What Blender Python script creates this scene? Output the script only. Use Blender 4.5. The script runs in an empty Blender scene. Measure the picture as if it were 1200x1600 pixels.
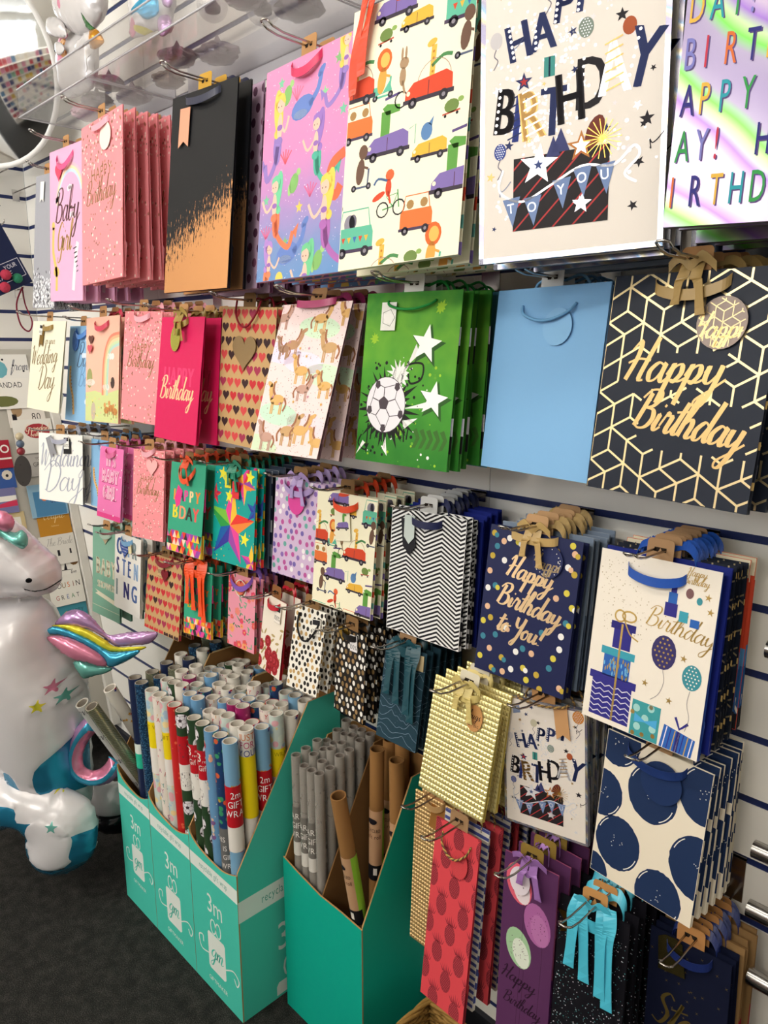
import bpy, math, random
from math import sin, cos, pi, radians, sqrt, atan2
from mathutils import Vector, Matrix
from mathutils.geometry import delaunay_2d_cdt
C = bpy.context.scene.collection
sc = bpy.context.scene

# ---------------------------------------------------------------- camera
PITCH, YAW = radians(12.25), radians(45.7)
fh = Vector((-sin(YAW), cos(YAW), 0))
Fw = fh*cos(PITCH) - Vector((0, 0, sin(PITCH)))
Rt = Vector((cos(YAW), sin(YAW), 0))
Up = fh*sin(PITCH) + Vector((0, 0, cos(PITCH)))
cd = bpy.data.cameras.new('camera'); cam = bpy.data.objects.new('camera', cd); C.objects.link(cam)
cd.sensor_fit = 'VERTICAL'; cd.sensor_height = 36; cd.lens = 1170/1600*36; cd.clip_start = .02
m = Matrix((Rt, Up, -Fw)).transposed().to_4x4(); m.translation = Vector((0, -1.1, 1.5)); cam.matrix_world = m
sc.camera = cam
# ---------------------------------------------------------------- world, lights, exposure
w_ = bpy.data.worlds.new('world'); sc.world = w_; w_.use_nodes = True
w_.node_tree.nodes['Background'].inputs[0].default_value = (.80, .86, 1, 1)
w_.node_tree.nodes['Background'].inputs[1].default_value = .25
def area(name, loc, size, power, col, target=None, sy=None):
    l = bpy.data.lights.new(name, 'AREA'); l.shape = 'RECTANGLE'; l.size = size; l.size_y = sy or size
    l.energy = power; l.color = col
    o = bpy.data.objects.new(name, l); C.objects.link(o); o.location = loc
    d = (Vector(target) - Vector(loc)) if target else Vector((0, 0, -1))
    o.rotation_euler = d.to_track_quat('-Z', 'Y').to_euler(); return o
for i, (x, y) in enumerate([(-2.2, -1.15), (-.7, -1.15), (.9, -1.15), (-2.2, -2.9), (-.2, -2.9)]):
    area('ceiling_lamp_light', (x, y, 2.80), 1.15, (4 if x < -2 else 6.5 if x < 0 else 2) if y > -2 else 54, (1, .93, .81), None, .3)
area('shop_window_daylight', (-1.0, -4.45, 1.55), 3.7, 128, (.97, .97, .95), (-1.0, 0, 1.3), 1.9)
sc.view_settings.view_transform = 'Standard'; sc.view_settings.look = 'None'; sc.view_settings.gamma = 1
sc.view_settings.use_curve_mapping = False
sc.view_settings.exposure = -.47

# ---------------------------------------------------------------- materials
def lin(h):
    h = h.lstrip('#'); r = []
    for i in (0, 2, 4):
        c = int(h[i:i+2], 16)/255; r.append(c/12.92 if c <= .04045 else ((c+.055)/1.055)**2.4)
    return (*r, 1)
MATS = {}
def mat(hexc, rough=.6, metal=0., spec=None, tr=0., alpha=1., bump=0., bscale=60, em=0.):
    key = (hexc, rough, metal, tr, alpha, bump, bscale, em)
    if key in MATS: return MATS[key]
    m = bpy.data.materials.new('%s_%s' % ('foil' if metal > .5 else 'paper', hexc)); m.use_nodes = True
    nt = m.node_tree; b = nt.nodes['Principled BSDF']
    b.inputs['Base Color'].default_value = lin(hexc); b.inputs['Metallic'].default_value = metal
    b.inputs['Transmission Weight'].default_value = tr; b.inputs['Alpha'].default_value = alpha
    if metal < .1 and rough >= .4: b.inputs['Specular IOR Level'].default_value = .22
    tc = nt.nodes.new('ShaderNodeTexCoord'); n = nt.nodes.new('ShaderNodeTexNoise'); n.inputs['Scale'].default_value = bscale
    nt.links.new(tc.outputs['Object'], n.inputs['Vector'])
    mr = nt.nodes.new('ShaderNodeMapRange'); mr.inputs['To Min'].default_value = max(.02, rough-.06); mr.inputs['To Max'].default_value = min(1, rough+.06)
    nt.links.new(n.outputs['Fac'], mr.inputs['Value']); nt.links.new(mr.outputs[0], b.inputs['Roughness'])
    if bump:
        bp = nt.nodes.new('ShaderNodeBump'); bp.inputs['Strength'].default_value = bump; bp.inputs['Distance'].default_value = .004
        nt.links.new(n.outputs['Fac'], bp.inputs['Height']); nt.links.new(bp.outputs[0], b.inputs['Normal'])
    if em:
        b.inputs['Emission Color'].default_value = lin(hexc); b.inputs['Emission Strength'].default_value = em
    MATS[key] = m; return m
def ramp_mat(name, stops, build, rough=.6, metal=0., interp='LINEAR', bump=0.):
    """colour ramp driven by a scalar made by build(nt, texcoord)"""
    m = bpy.data.materials.new(name); m.use_nodes = True; nt = m.node_tree; b = nt.nodes['Principled BSDF']
    tc = nt.nodes.new('ShaderNodeTexCoord'); fac = build(nt, tc)
    r = nt.nodes.new('ShaderNodeValToRGB'); r.color_ramp.interpolation = interp
    while len(r.color_ramp.elements) < len(stops): r.color_ramp.elements.new(.5)
    for e, (p, c) in zip(r.color_ramp.elements, stops): e.position = p; e.color = lin(c)
    nt.links.new(fac, r.inputs[0]); nt.links.new(r.outputs[0], b.inputs['Base Color'])
    b.inputs['Roughness'].default_value = rough; b.inputs['Metallic'].default_value = metal
    if rough >= .4: b.inputs['Specular IOR Level'].default_value = .22
    if bump:
        bp = nt.nodes.new('ShaderNodeBump'); bp.inputs['Strength'].default_value = bump; bp.inputs['Distance'].default_value = .003
        nt.links.new(fac, bp.inputs['Height']); nt.links.new(bp.outputs[0], b.inputs['Normal'])
    return m
def N(nt, t, **k):
    n = nt.nodes.new('ShaderNode'+t)
    for a, v in k.items():
        if a in ('operation', 'feature', 'wave_type', 'bands_direction', 'distance'): setattr(n, a, v)
        else: n.inputs[a.replace('_', ' ')].default_value = v
    return n
def zgrad(h, wob=.0):
    def f(nt, tc):
        s = nt.nodes.new('ShaderNodeSeparateXYZ'); nt.links.new(tc.outputs['Object'], s.inputs[0])
        mm = N(nt, 'Math', operation='MULTIPLY'); mm.inputs[1].default_value = -1/h
        nt.links.new(s.outputs['Z'], mm.inputs[0])
        if not wob: return mm.outputs[0]
        n = N(nt, 'TexNoise', Scale=22); nt.links.new(tc.outputs['Object'], n.inputs['Vector'])
        a = N(nt, 'Math', operation='MULTIPLY_ADD'); a.inputs[1].default_value = wob; nt.links.new(n.outputs['Fac'], a.inputs[0]); nt.links.new(mm.outputs[0], a.inputs[2])
        s2 = N(nt, 'Math', operation='SUBTRACT'); s2.inputs[1].default_value = wob/2; nt.links.new(a.outputs[0], s2.inputs[0]); return s2.outputs[0]
    return f
GOLD = lambda: mat('#e2bd6b', .32, .85)
KRAFT = lambda: mat('#b98a5c', .8)
WHITE = lambda: mat('#f1ece4', .6)
CHROME = lambda: mat('#c9c6c4', .22, 1.)
HOLO = None
def holo(name, stops, scale=3.2, rough=.22, metal=.8, dist=4.):  # shifting foil sheen painted into the base colour, fixed to the object
    def f(nt, tc):
        n = N(nt, 'TexNoise', Scale=scale); nt.links.new(tc.outputs['Object'], n.inputs['Vector'])
        wv = N(nt, 'TexWave', Scale=scale*1.3, Distortion=dist, wave_type='BANDS', bands_direction='DIAGONAL'); nt.links.new(tc.outputs['Object'], wv.inputs['Vector'])
        mx = N(nt, 'Math', operation='ADD'); nt.links.new(n.outputs['Fac'], mx.inputs[0]); nt.links.new(wv.outputs['Fac'], mx.inputs[1])
        h = N(nt, 'Math', operation='MULTIPLY'); h.inputs[1].default_value = .6; nt.links.new(mx.outputs[0], h.inputs[0]); return h.outputs[0]
    return ramp_mat(name, stops, f, rough, metal)

# ---------------------------------------------------------------- mesh builder
class MB:
    def __init__(s): s.v = []; s.f = []; s.mi = []; s.mats = []; s.sm = []
    def m(s, mt):
        if mt not in s.mats: s.mats.append(mt)
        return s.mats.index(mt)
    def add(s, vs, fs, mt, smooth=False):
        o = len(s.v); s.v += [tuple(v) for v in vs]; k = s.m(mt)
        for f in fs: s.f.append(tuple(i+o for i in f)); s.mi.append(k); s.sm.append(smooth)
        return s
    def box(s, a, b, mt, M=None):
        x0, y0, z0 = a; x1, y1, z1 = b
        vs = [Vector(p) for p in ((x0,y0,z0),(x1,y0,z0),(x1,y1,z0),(x0,y1,z0),(x0,y0,z1),(x1,y0,z1),(x1,y1,z1),(x0,y1,z1))]
        if M: vs = [M @ v for v in vs]
        return s.add(vs, [(0,3,2,1),(4,5,6,7),(0,1,5,4),(1,2,6,5),(2,3,7,6),(3,0,4,7)], mt)
    def tube(s, pts, r, mt, n=6, caps=True):
        pts = [Vector(p) for p in pts]; vs = []; fs = []; prev = None
        for i, p in enumerate(pts):
            t = (pts[min(i+1, len(pts)-1)] - pts[max(i-1, 0)]).normalized()
            if prev is None:
                a = Vector((0, 0, 1)) if abs(t.z) < .9 else Vector((1, 0, 0)); u = t.cross(a).normalized()
            else:
                u = prev - t*prev.dot(t)
                u = u.normalized() if u.length > 1e-6 else t.orthogonal().normalized()
            prev = u; w = t.cross(u); rr = r[i] if isinstance(r, (list, tuple)) else r
            for k in range(n): a = 2*pi*k/n; vs.append(p + (u*cos(a) + w*sin(a))*rr)
        for i in range(len(pts)-1):
            for k in range(n): fs.append((i*n+k, i*n+(k+1) % n, (i+1)*n+(k+1) % n, (i+1)*n+k))
        if caps: fs.append(tuple(range(n-1, -1, -1))); fs.append(tuple((len(pts)-1)*n+k for k in range(n)))
        return s.add(vs, fs, mt, n > 4)
    def strip(s, pts, wid, mt, up=(0, 0, 1), th=.0006):
        """ribbon along pts, its width along up (a vector or a list of vectors)"""
        vs = []; fs = []
        for i, p in enumerate(pts):
            u = Vector(up[i] if isinstance(up, list) else up).normalized(); p = Vector(p); ww = wid[i] if isinstance(wid, list) else wid
            t = (Vector(pts[min(i+1, len(pts)-1)]) - Vector(pts[max(i-1, 0)])).normalized(); n = t.cross(u)
            n = n.normalized()*th if n.length > 1e-5 else Vector((0, th, 0))
            vs += [p-u*ww/2-n, p+u*ww/2-n, p+u*ww/2+n, p-u*ww/2+n]
        for i in range(len(pts)-1):
            for k in range(4): fs.append((i*4+k, i*4+(k+1) % 4, i*4+4+(k+1) % 4, i*4+4+k))
        fs += [(3, 2, 1, 0), tuple(len(vs)-4+k for k in range(4))]
        return s.add(vs, fs, mt, False)
    def lathe(s, prof, mt, n=20, M=None, smooth=True):
        vs = []; fs = []
        for r, z in prof:
            for k in range(n): a = 2*pi*k/n; vs.append(Vector((r*cos(a), r*sin(a), z)))
        if M: vs = [M @ v for v in vs]
        for i in range(len(prof)-1):
            for k in range(n): fs.append((i*n+k, i*n+(k+1) % n, (i+1)*n+(k+1) % n, (i+1)*n+k))
        return s.add(vs, fs, mt, smooth)
    def plate(s, poly, y0, y1, mt, edge=None, back=None, M=None):
        """x,z outline extruded from y0 (front) to y1"""
        n = len(poly); vs = [Vector((x, y0, z)) for x, z in poly] + [Vector((x, y1, z)) for x, z in poly]
        if M: vs = [M @ v for v in vs]
        s.add(vs, [tuple(range(n))], mt); o = len(s.v)-2*n
        k = s.m(back or mt); s.f.append(tuple(o+n+i for i in range(n-1, -1, -1))); s.mi.append(k); s.sm.append(False)
        k = s.m(edge or back or mt)
        for i in range(n): s.f.append((o+i, o+n+i, o+n+(i+1) % n, o+(i+1) % n)); s.mi.append(k); s.sm.append(False)
        return s
    def mesh(s, name):
        me = bpy.data.meshes.new(name); me.from_pydata(s.v, [], s.f)
        for mt in s.mats: me.materials.append(mt)
        me.polygons.foreach_set('material_index', s.mi); me.polygons.foreach_set('use_smooth', s.sm); me.update(); return me
    def obj(s, name, parent=None):
        o = bpy.data.objects.new(name, s.mesh(name)); C.objects.link(o)
        if parent: o.parent = parent
        return o
def tag(o, label=None, cat=None, group=None, kind=None):
    if label: o['label'] = label
    if cat: o['category'] = cat
    if group: o['group'] = group
    if kind: o['kind'] = kind
    return o
def empty(name, loc=(0, 0, 0), rot=(0, 0, 0), label=None, cat=None, group=None):
    o = bpy.data.objects.new(name, None); C.objects.link(o); o.location = loc; o.rotation_euler = rot
    o.empty_display_size = .02; return tag(o, label, cat, group)
def ox(me, name, parent, label=None):
    o = bpy.data.objects.new(name, me); C.objects.link(o); o.parent = parent
    if label: o['label'] = label
    return o
def copy_tree(o, parent=None):
    c = o.copy(); C.objects.link(c); c.parent = parent
    for ch in list(o.children): copy_tree(ch, c)
    return c
def spline(pts, n=6):
    out = []; P = [pts[0]] + list(pts) + [pts[-1]]; d = len(pts[0])
    for i in range(1, len(P)-2):
        for k in range(n):
            t = k/n; out.append(tuple(.5*((2*P[i][j]) + (-P[i-1][j]+P[i+1][j])*t + (2*P[i-1][j]-5*P[i][j]+4*P[i+1][j]-P[i+2][j])*t*t
                + (-P[i-1][j]+3*P[i][j]-3*P[i+1][j]+P[i+2][j])*t**3) for j in range(d)))
    out.append(tuple(pts[-1])); return out

# ---------------------------------------------------------------- lettering
GL = {}
def glyph(ch):
    if ch in GL: return GL[ch]
    cu = bpy.data.curves.new('t', 'FONT'); cu.body = ch; cu.resolution_u = 3
    o = bpy.data.objects.new('t', cu); C.objects.link(o); bpy.context.view_layer.update()
    me = o.evaluated_get(bpy.context.evaluated_depsgraph_get()).to_mesh()
    V = [(v.co.x, v.co.y) for v in me.vertices]; P = [[V[i] for i in p.vertices] for p in me.polygons]
    o.evaluated_get(bpy.context.evaluated_depsgraph_get()).to_mesh_clear()
    bpy.data.objects.remove(o); bpy.data.curves.remove(cu)
    if not V: GL[ch] = ([], .45); return GL[ch]
    k = 1/.729; x0 = min(v[0] for v in V)
    GL[ch] = ([[((x-x0)*k, y*k) for x, y in p] for p in P], (max(v[0] for v in V)-x0)*k); return GL[ch]
SG = {
'a': ([[(.72,.85),(.4,1.),(.08,.55),(.18,.05),(.5,.15),(.75,.8),(.78,.98),(.72,.3),(.85,0),(1.1,.25)]],1.0),
'b': ([[(0,.2),(.35,1.2),(.45,2.1),(.25,2.1),(.12,1.2),(.12,.2),(.4,0),(.7,.4),(.55,.85),(.3,.75),(.9,.75)]],.9),
'c': ([[(.65,.8),(.4,1.),(.08,.5),(.25,.02),(.6,.1),(.85,.3)]],.8),
'd': ([[(.7,.85),(.4,1.),(.08,.5),(.2,.02),(.5,.15),(.8,1.2),(.95,2.2),(.76,.5),(.88,.0),(1.1,.25)]],1.02),
'e': ([[(0,.3),(.35,.45),(.6,.8),(.4,1.),(.1,.6),(.2,.05),(.5,0),(.85,.3)]],.78),
'g': ([[(.7,.85),(.4,1),(.08,.55),(.2,.1),(.5,.2),(.75,.95),(.7,0),(.5,-.9),(.2,-1.),(.15,-.7),(.7,-.1),(1.05,.3)]],.95),
'h': ([[(0,.2),(.35,1.2),(.5,2.1),(.3,2.2),(.15,1.2),(.05,0)],[(.06,.1),(.15,.6),(.45,1.),(.62,.7),(.58,.1),(.75,0),(1,.25)]],.92),
'i': ([[(0,.2),(.2,.95),(.15,.2),(.3,0),(.55,.25)],[(.28,1.35),(.34,1.48)]],.48),
'n': ([[(0,.5),(.12,.95),(.08,0)],[(.08,.1),(.15,.5),(.45,1.),(.62,.75),(.58,.1),(.75,0),(1,.25)]],.92),
'o': ([[(.45,1),(.1,.6),(.2,.05),(.55,.1),(.65,.65),(.4,1.),(.6,.8),(.95,.85)]],.85),
'p': ([[(0,.4),(.2,1.),(.12,0),(.0,-1.1)],[(.1,.1),(.3,.8),(.6,.95),(.7,.5),(.45,.05),(.3,.15),(.7,.1),(1,.3)]],.92),
'r': ([[(0,.3),(.2,1.1),(.3,.95),(.55,.9),(.5,.2),(.65,0),(.9,.25)]],.8),
's': ([[(0,.2),(.45,1.1),(.3,.7),(.55,.3),(.35,0),(.05,.1)],[(.4,.02),(.7,.25)]],.65),
't': ([[(0,.2),(.3,1.2),(.38,1.8),(.2,.3),(.35,0),(.6,.25)],[(-.1,1.2),(.8,1.4)]],.52),
'u': ([[(0,.6),(.12,.95),(.1,.2),(.3,0),(.6,.5),(.7,1.)],[(.7,.98),(.65,.2),(.8,0),(1.05,.25)]],.98),
'y': ([[(0,.6),(.12,.95),(.12,.3),(.35,.1),(.65,.6),(.72,1.),(.62,-.2),(.4,-1.),(.1,-1.1),(.05,-.75),(.6,-.2),(1.1,.35)]],.98),
'l': ([[(0,.2),(.35,1.3),(.45,2.1),(.25,2.1),(.15,.8),(.3,0),(.6,.25)]],.5),
'm': ([[(0,.5),(.12,.95),(.08,0)],[(.08,.1),(.15,.5),(.4,1.),(.5,.7),(.45,0)],[(.46,.1),(.55,.6),(.8,1.),(.92,.7),(.88,.1),(1.05,0),(1.25,.2)]],1.2),
'H': ([[(-.1,1.6),(.2,2.1),(.3,1.3),(.05,0)],[(1.1,2.3),(.9,1.2),(.75,.1),(1.,.05)],[(-.1,.9),(.4,1.15),(1.05,1.1)]],1.15),
'B': ([[(.3,1.95),(.2,1.),(.08,0)],[(-.15,1.6),(.2,2.1),(.75,2.15),(.95,1.75),(.75,1.3),(.35,1.12)],[(.35,1.12),(.85,1.05),(1.05,.6),(.85,.1),(.4,-.06),(.0,.12)]],1.22),
'D': ([[(.4,2.),(.2,0)],[(-.2,1.5),(.5,2.25),(1.25,1.6),(1.1,.5),(.5,-.08),(.05,.1)]],1.3),
'W': ([[(-.1,1.8),(.15,2.1),(.2,.1),(.65,1.6),(.72,0),(1.3,2.),(1.5,1.9)]],1.35),
'G': ([[(1.,1.7),(.6,2.1),(.08,1.2),(.3,.1),(.8,.2),(.95,.95)],[(.55,.9),(.98,.95),(.85,-.6),(.4,-.9),(.3,-.5)]],1.1),
'Y': ([[(0,2.),(.1,1.2),(.5,1.),(.85,2.1)],[(.85,2.1),(.7,.5),(.4,-.9),(.1,-.8),(.7,0.1)]],1.0),
'C': ([[(.95,1.7),(.6,2.1),(.08,1.1),(.35,0),(.95,.3)]],1.0),
'S': ([[(.85,1.8),(.5,2.1),(.2,1.6),(.75,.8),(.5,0),(.0,.2)]],.95),
'L': ([[(.9,2.0),(.5,2.1),(.35,1.2),(.1,.1),(.5,.05),(.95,.2)]],1.0),
'T': ([[(-.1,1.9),(.4,2.1),(1.,2.)],[(.5,2.05),(.4,1.),(.25,0)]],.9),
'v': ([[(0,.8),(.15,.95),(.3,0),(.6,.95),(.85,.85)]],.75),
'f': ([[(0,.3),(.4,1.3),(.5,2.1),(.3,2.),(.15,0),(.05,-1.),(.25,-.6),(.6,.3)]],.55),
'!': ([[(.45,2.),(.25,.6)],[(.18,.1),(.2,0.02)]],.5), ' ': ([], .55)}

# ---------------------------------------------------------------- printed art (thin ink layers on a panel)
def clip(poly, x0, y0, x1, y1):
    for ax, val, sg in ((0, x0, 1), (0, x1, -1), (1, y0, 1), (1, y1, -1)):
        out = []
        for i in range(len(poly)):
            a, b = poly[i-1], poly[i]; da, db = (a[ax]-val)*sg, (b[ax]-val)*sg
            if (da >= 0) != (db >= 0):
                t = da/(da-db); out.append((a[0]+(b[0]-a[0])*t, a[1]+(b[1]-a[1])*t))
            if db >= 0: out.append(b)
        poly = out
        if len(poly) < 3: return []
    return poly
class Art:
    """x 0..1 across the panel, y 0..H downwards, both in panel widths"""
    def __init__(s, w, h, m=.004): s.w, s.h, s.H = w, h, h/w; s.it = []; s.L = 1; s.mg = m; s.ys = 1.; s.rnd = random.Random(int(w*1e4+h*1e5))
    def nl(s): s.L += 1; return s
    def poly(s, pts, mt):
        if s.ys != 1.: pts = [(x, y*s.ys) for x, y in pts]
        if max(p[0] for p in pts) < 0 or min(p[0] for p in pts) > 1 or max(p[1] for p in pts) < 0 or min(p[1] for p in pts) > s.H: return s
        p = clip(list(pts), s.mg, s.mg, 1-s.mg, s.H-s.mg)
        if p: s.it.append((p, mt, s.L))
        return s
    def rect(s, x0, y0, x1, y1, mt): return s.poly([(x0,y0),(x1,y0),(x1,y1),(x0,y1)], mt)
    def ell(s, x, y, rx, ry, mt, rot=0, n=14):
        return s.poly([(x+rx*cos(t)*cos(rot)-ry*sin(t)*sin(rot), y+rx*cos(t)*sin(rot)+ry*sin(t)*cos(rot)) for t in [2*pi*k/n for k in range(n)]], mt)
    def dot(s, x, y, r, mt, n=10): return s.ell(x, y, r, r, mt, 0, n)
    def star(s, x, y, r, mt, rot=0, k=5, inner=.42):
        return s.poly([(x+(r if i % 2 == 0 else r*inner)*sin(rot+pi*i/k), y-(r if i % 2 == 0 else r*inner)*cos(rot+pi*i/k)) for i in range(2*k)], mt)
    def heart(s, x, y, r, mt):
        return s.poly([(x+r*.0625*16*sin(t)**3, y-r*.0625*(13*cos(t)-5*cos(2*t)-2*cos(3*t)-cos(4*t))) for t in [2*pi*k/18 for k in range(18)]], mt)
    def line(s, pts, wd, mt, smooth=0, pen=False, cl=True):
        if smooth: pts = spline(pts, smooth)
        L = []; n = len(pts)
        for i, p in enumerate(pts):
            a = pts[max(i-1, 0)]; b = pts[min(i+1, n-1)]; dx, dy = b[0]-a[0], b[1]-a[1]; l = sqrt(dx*dx+dy*dy) or 1e-6
            k = wd*((.21+.31*max(0, dy/l)**1.5) if pen else .5)
            L.append(((p[0]-dy/l*k, p[1]+dx/l*k), (p[0]+dy/l*k, p[1]-dx/l*k)))
        for i in range(n-1): s.poly([L[i][0], L[i+1][0], L[i+1][1], L[i][1]], mt)
        return s
    def ring(s, x, y, r, wd, mt, n=16, a0=0, a1=2*pi, ry=None):
        ry = ry or r; return s.line([(x+r*cos(a0+(a1-a0)*k/n), y+ry*sin(a0+(a1-a0)*k/n)) for k in range(n+1)], wd, mt)
    def text(s, t, x, y, hgt, mt, sx=1., rot=0, al='l', sp=.16):
        """baseline at y, cap height hgt"""
        tot = sum(glyph(c)[1]+sp for c in t)*hgt*sx - sp*hgt*sx
        ox_ = -tot/2 if al == 'c' else (-tot if al == 'r' else 0); cr, sr = cos(rot), sin(rot)
        for c in t:
            P, adv = glyph(c)
            for p in P: s.poly([(x+(ox_+a*hgt*sx)*cr + b*hgt*sr, y+(ox_+a*hgt*sx)*sr - b*hgt*cr) for a, b in p], mt)
            ox_ += (adv+sp)*hgt*sx
        return s
    def btext(s, t, x, y, hgt, mt, sx=1., rot=0, al='l', sp=.16, d=.012):
        """heavier letters: the outline is widened sideways"""
        for k in (-1, 0, 1): s.text(t, x+k*d, y, hgt, mt, sx, rot, al, sp)
        return s
    def script(s, t, x, y, xh, mt, wd=None, rot=0, al='l', slant=.25, sx=1.):
        wd = wd or xh*.2; tot = sum(SG[c][1] for c in t)*xh*sx; o = -tot/2 if al == 'c' else 0; cr, sr = cos(rot), sin(rot)
        for c in t:
            S, adv = SG[c]
            for st in S:
                q = [(o+(a*sx+b*slant)*xh, b*xh) for a, b in st]
                s.line([(x+a*cr+b*sr, y+a*sr-b*cr) for a, b in spline(q, 5)], wd, mt, pen=True)
            o += adv*xh*sx
        return s
    def bake(s, mb, f=None, eps=.00004):
        """f maps (x, y, lift) in metres to 3-D; default the front plane of a hanging panel"""
        f = f or (lambda x, y, e: (x-s.w/2, -e, -y))
        for p, mt, L in s.it:
            n = len(p); mb.add([f(a*s.w, b*s.w, L*eps) for a, b in p], [tuple(range(n-1, -1, -1))], mt)
        return mb
# ---------------------------------------------------------------- printed designs
K = '#1d1a22'
def P_(h, r=.6): return mat(h, r)
def confetti(A, n, cols, r0, r1, dens=None):
    R = A.rnd
    for i in range(n):
        x, y = R.random(), R.random()*A.H
        if dens and R.random() > dens(y/A.H): continue
        A.dot(x, y, R.uniform(r0, r1), cols[i % len(cols)], 7)
def d_confetti(A):
    R = A.rnd; g = [mat('#f9dcd3', .4), mat('#c8876a', .35, .6), mat('#fbd9cf', .4), mat('#9a6a50', .4, .5)]
    confetti(A, 420, g, .009, .017, lambda v: 1 if v < .3 else .42); A.nl()
    A.text('HAPPY', .5, A.H*.36, .12, mat('#a67c4e', .35, .6), .95, al='c')
    A.script('Birthday', .12, A.H*.50, .105, mat('#a67c4e', .35, .6), .022, al='l', sx=.98)
def d_babygirl(A):
    for i, c in enumerate(['#f3c0cd', '#f7dfb8', '#c8dcef']): A.ring(.62, .62, .42-.035*i, .035, P_(c), 16, pi, 1.9*pi)
    for x, y in ((.62, .45), (.25, .55), (.7, .75)):
        for d in (-.04, 0, .04): A.dot(x+d, y-abs(d)*-.3, .035, P_('#f8e8ee'))
    A.nl(); g = mat('#6a3f45', .4, .3); A.script('Baby', .18, A.H*.47, .17, g, .04); A.script('Girl', .22, A.H*.66, .15, mat('#d8ac5c', .3, .8), .04)
    A.nl()
    A.line([(.12, A.H*.5), (.1, A.H*.66), (.2, A.H*.8), (.2, A.H*.93)], .07, P_('#e9c46c'), 4); A.line([(.85, A.H*.62), (.78, A.H*.75), (.72, A.H*.93)], .08, P_('#f3eeee'), 4)
    for k in range(6): A.line([(.72+.02*k, A.H*(.66+.03*k)), (.82+.01*k, A.H*(.65+.03*k))], .015, P_('#5a5560'))
    A.dot(.11, A.H*.49, .05, P_('#e9c46c')); A.ell(.2, A.H*.8, .09, .06, P_('#e9c46c'))
def d_grey(A):
    R = A.rnd; g = [P_('#efeff2'), P_('#4d4b50')]
    for i in range(330):
        y = A.H*(.68+.32*sqrt(R.random())); A.ell(R.random(), y, .018, .034, g[i % 3 == 0], R.uniform(-1, 1), 6)
def d_copper(A): pass
def mermaid(A, x, y, s, hair, tail, fl=1):
    A.L = 3
    sk = P_('#f2c3ae'); A.line([(x, y), (x+.01*fl, y+.16*s), (x+.06*fl*s, y+.32*s), (x+.22*fl*s, y+.42*s), (x+.28*fl*s, y+.3*s)], .05*s, P_(tail), 5)
    A.ell(x+.02*fl, y+.2*s, .055*s, .13*s, P_(tail)); A.line([(x, y), (x-.12*fl*s, y+.1*s), (x-.2*fl*s, y)], .025*s, sk, 4)
    A.poly([(x+.28*fl*s, y+.3*s), (x+.36*fl*s, y+.24*s), (x+.33*fl*s, y+.36*s)], P_(tail)); A.nl()
    A.ell(x+.03*fl*s, y-.05*s, .06*s, .17*s, P_(hair), .2*fl); A.dot(x, y-.12*s, .068*s, P_(hair), 12); A.dot(x+.05*fl*s, y+.1*s, .035*s, P_(hair))
    A.nl(); A.ell(x-.01*fl*s, y+.06*s, .034*s, .1*s, sk); A.ell(x-.015*fl*s, y-.095*s, .05*s, .052*s, sk)
    A.nl(); A.poly([(x-.07*s, y-.12*s), (x-.055*s, y-.17*s), (x+.05*s, y-.175*s), (x+.06*s, y-.1*s), (x, y-.145*s)], P_(hair)); A.ell(x-.01*fl*s, y+.06*s, .036*s, .022*s, P_('#9a6fb8')); A.ell(x-.01*fl*s, y+.16*s, .046*s, .035*s, P_(tail))
    for d in (-.03, .008): A.dot(x-.012*fl*s+d*s, y-.09*s, .006*s, P_('#5a3040'), 6)
    A.L = 3
def whale(A, x, y, s):
    c = P_('#6c86c8'); A.ell(x, y, .13*s, .075*s, c, -.2); A.line([(x+.08*s, y), (x+.17*s, y-.08*s), (x+.2*s, y-.18*s)], .045*s, c, 4); A.ell(x+.2*s, y-.19*s, .05*s, .025*s, c, -.7); A.ell(x-.02*s, y+.04*s, .08*s, .03*s, P_('#a9bde2'))
def d_mermaid(A):
    H = A.H; R = A.rnd
    for i in range(260): A.dot(R.random(), R.random()*H, R.uniform(.002, .005), P_('#f6e3ef'), 5)
    A.nl()
    for x, y, c in ((.3, .68, '#e8687a'), (.62, .95, '#d96f9a'), (.1, 1.18, '#d96f9a'), (.4, .28, '#e27b9b')):
        for k in range(-2, 3): A.line([(x, y), (x+.02*k, y-.05), (x+.035*k, y-.1+.01*abs(k))], .012, P_(c), 3)
    for x, y, c in ((.2, .12, '#7fc6a0'), (.72, .3, '#8fcf9a'), (.35, 1.22, '#86b67c'), (.93, .45, '#79c2a2'), (.08, .9, '#7fc6a0'), (.5, 1.0, '#eccb62'), (.85, .12, '#86b67c')): A.star(x, y, .045, P_(c))
    whale(A, .47, .34, 1); whale(A, .38, 1.3, 1)
    for x, y in ((.28, .22), (.42, .83), (.75, 1.38)):
        A.ell(x, y, .05, .07, P_('#86b96c'), .4); A.dot(x+.05, y-.07, .025, P_('#a6cf86')); A.ell(x-.05, y+.04, .02, .04, P_('#a6cf86'))
    mermaid(A, .2, .36, .95, '#efcf62', '#9a7fc4', -.6); mermaid(A, .66, .56, .8, '#9d78c4', '#56b29c', 1); mermaid(A, .2, .9, .85, '#76cda0', '#ef7f5a', 1)
    mermaid(A, .8, 1.0, .95, '#f1cf5e', '#b06bb4', 1); mermaid(A, .92, .1, .7, '#f1cf5e', '#9a7fc4', -1); mermaid(A, .15, 1.32, .7, '#b48ad0', '#ef8a62', -1)
    mermaid(A, .62, 1.42, .9, '#74c894', '#ef8a62', 1); A.line([(.98, .72), (.85, .78), (.82, .92), (.9, .98), (.95, .92)], .07, P_('#e86f4c'), 5); A.ell(.3, 1.48, .05, .06, P_('#efcf62'))
RED, PUR, TEA, ORA, YEL = '#d4492c', '#7f6bab', '#61b79a', '#e7753a', '#e6b241'
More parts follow.
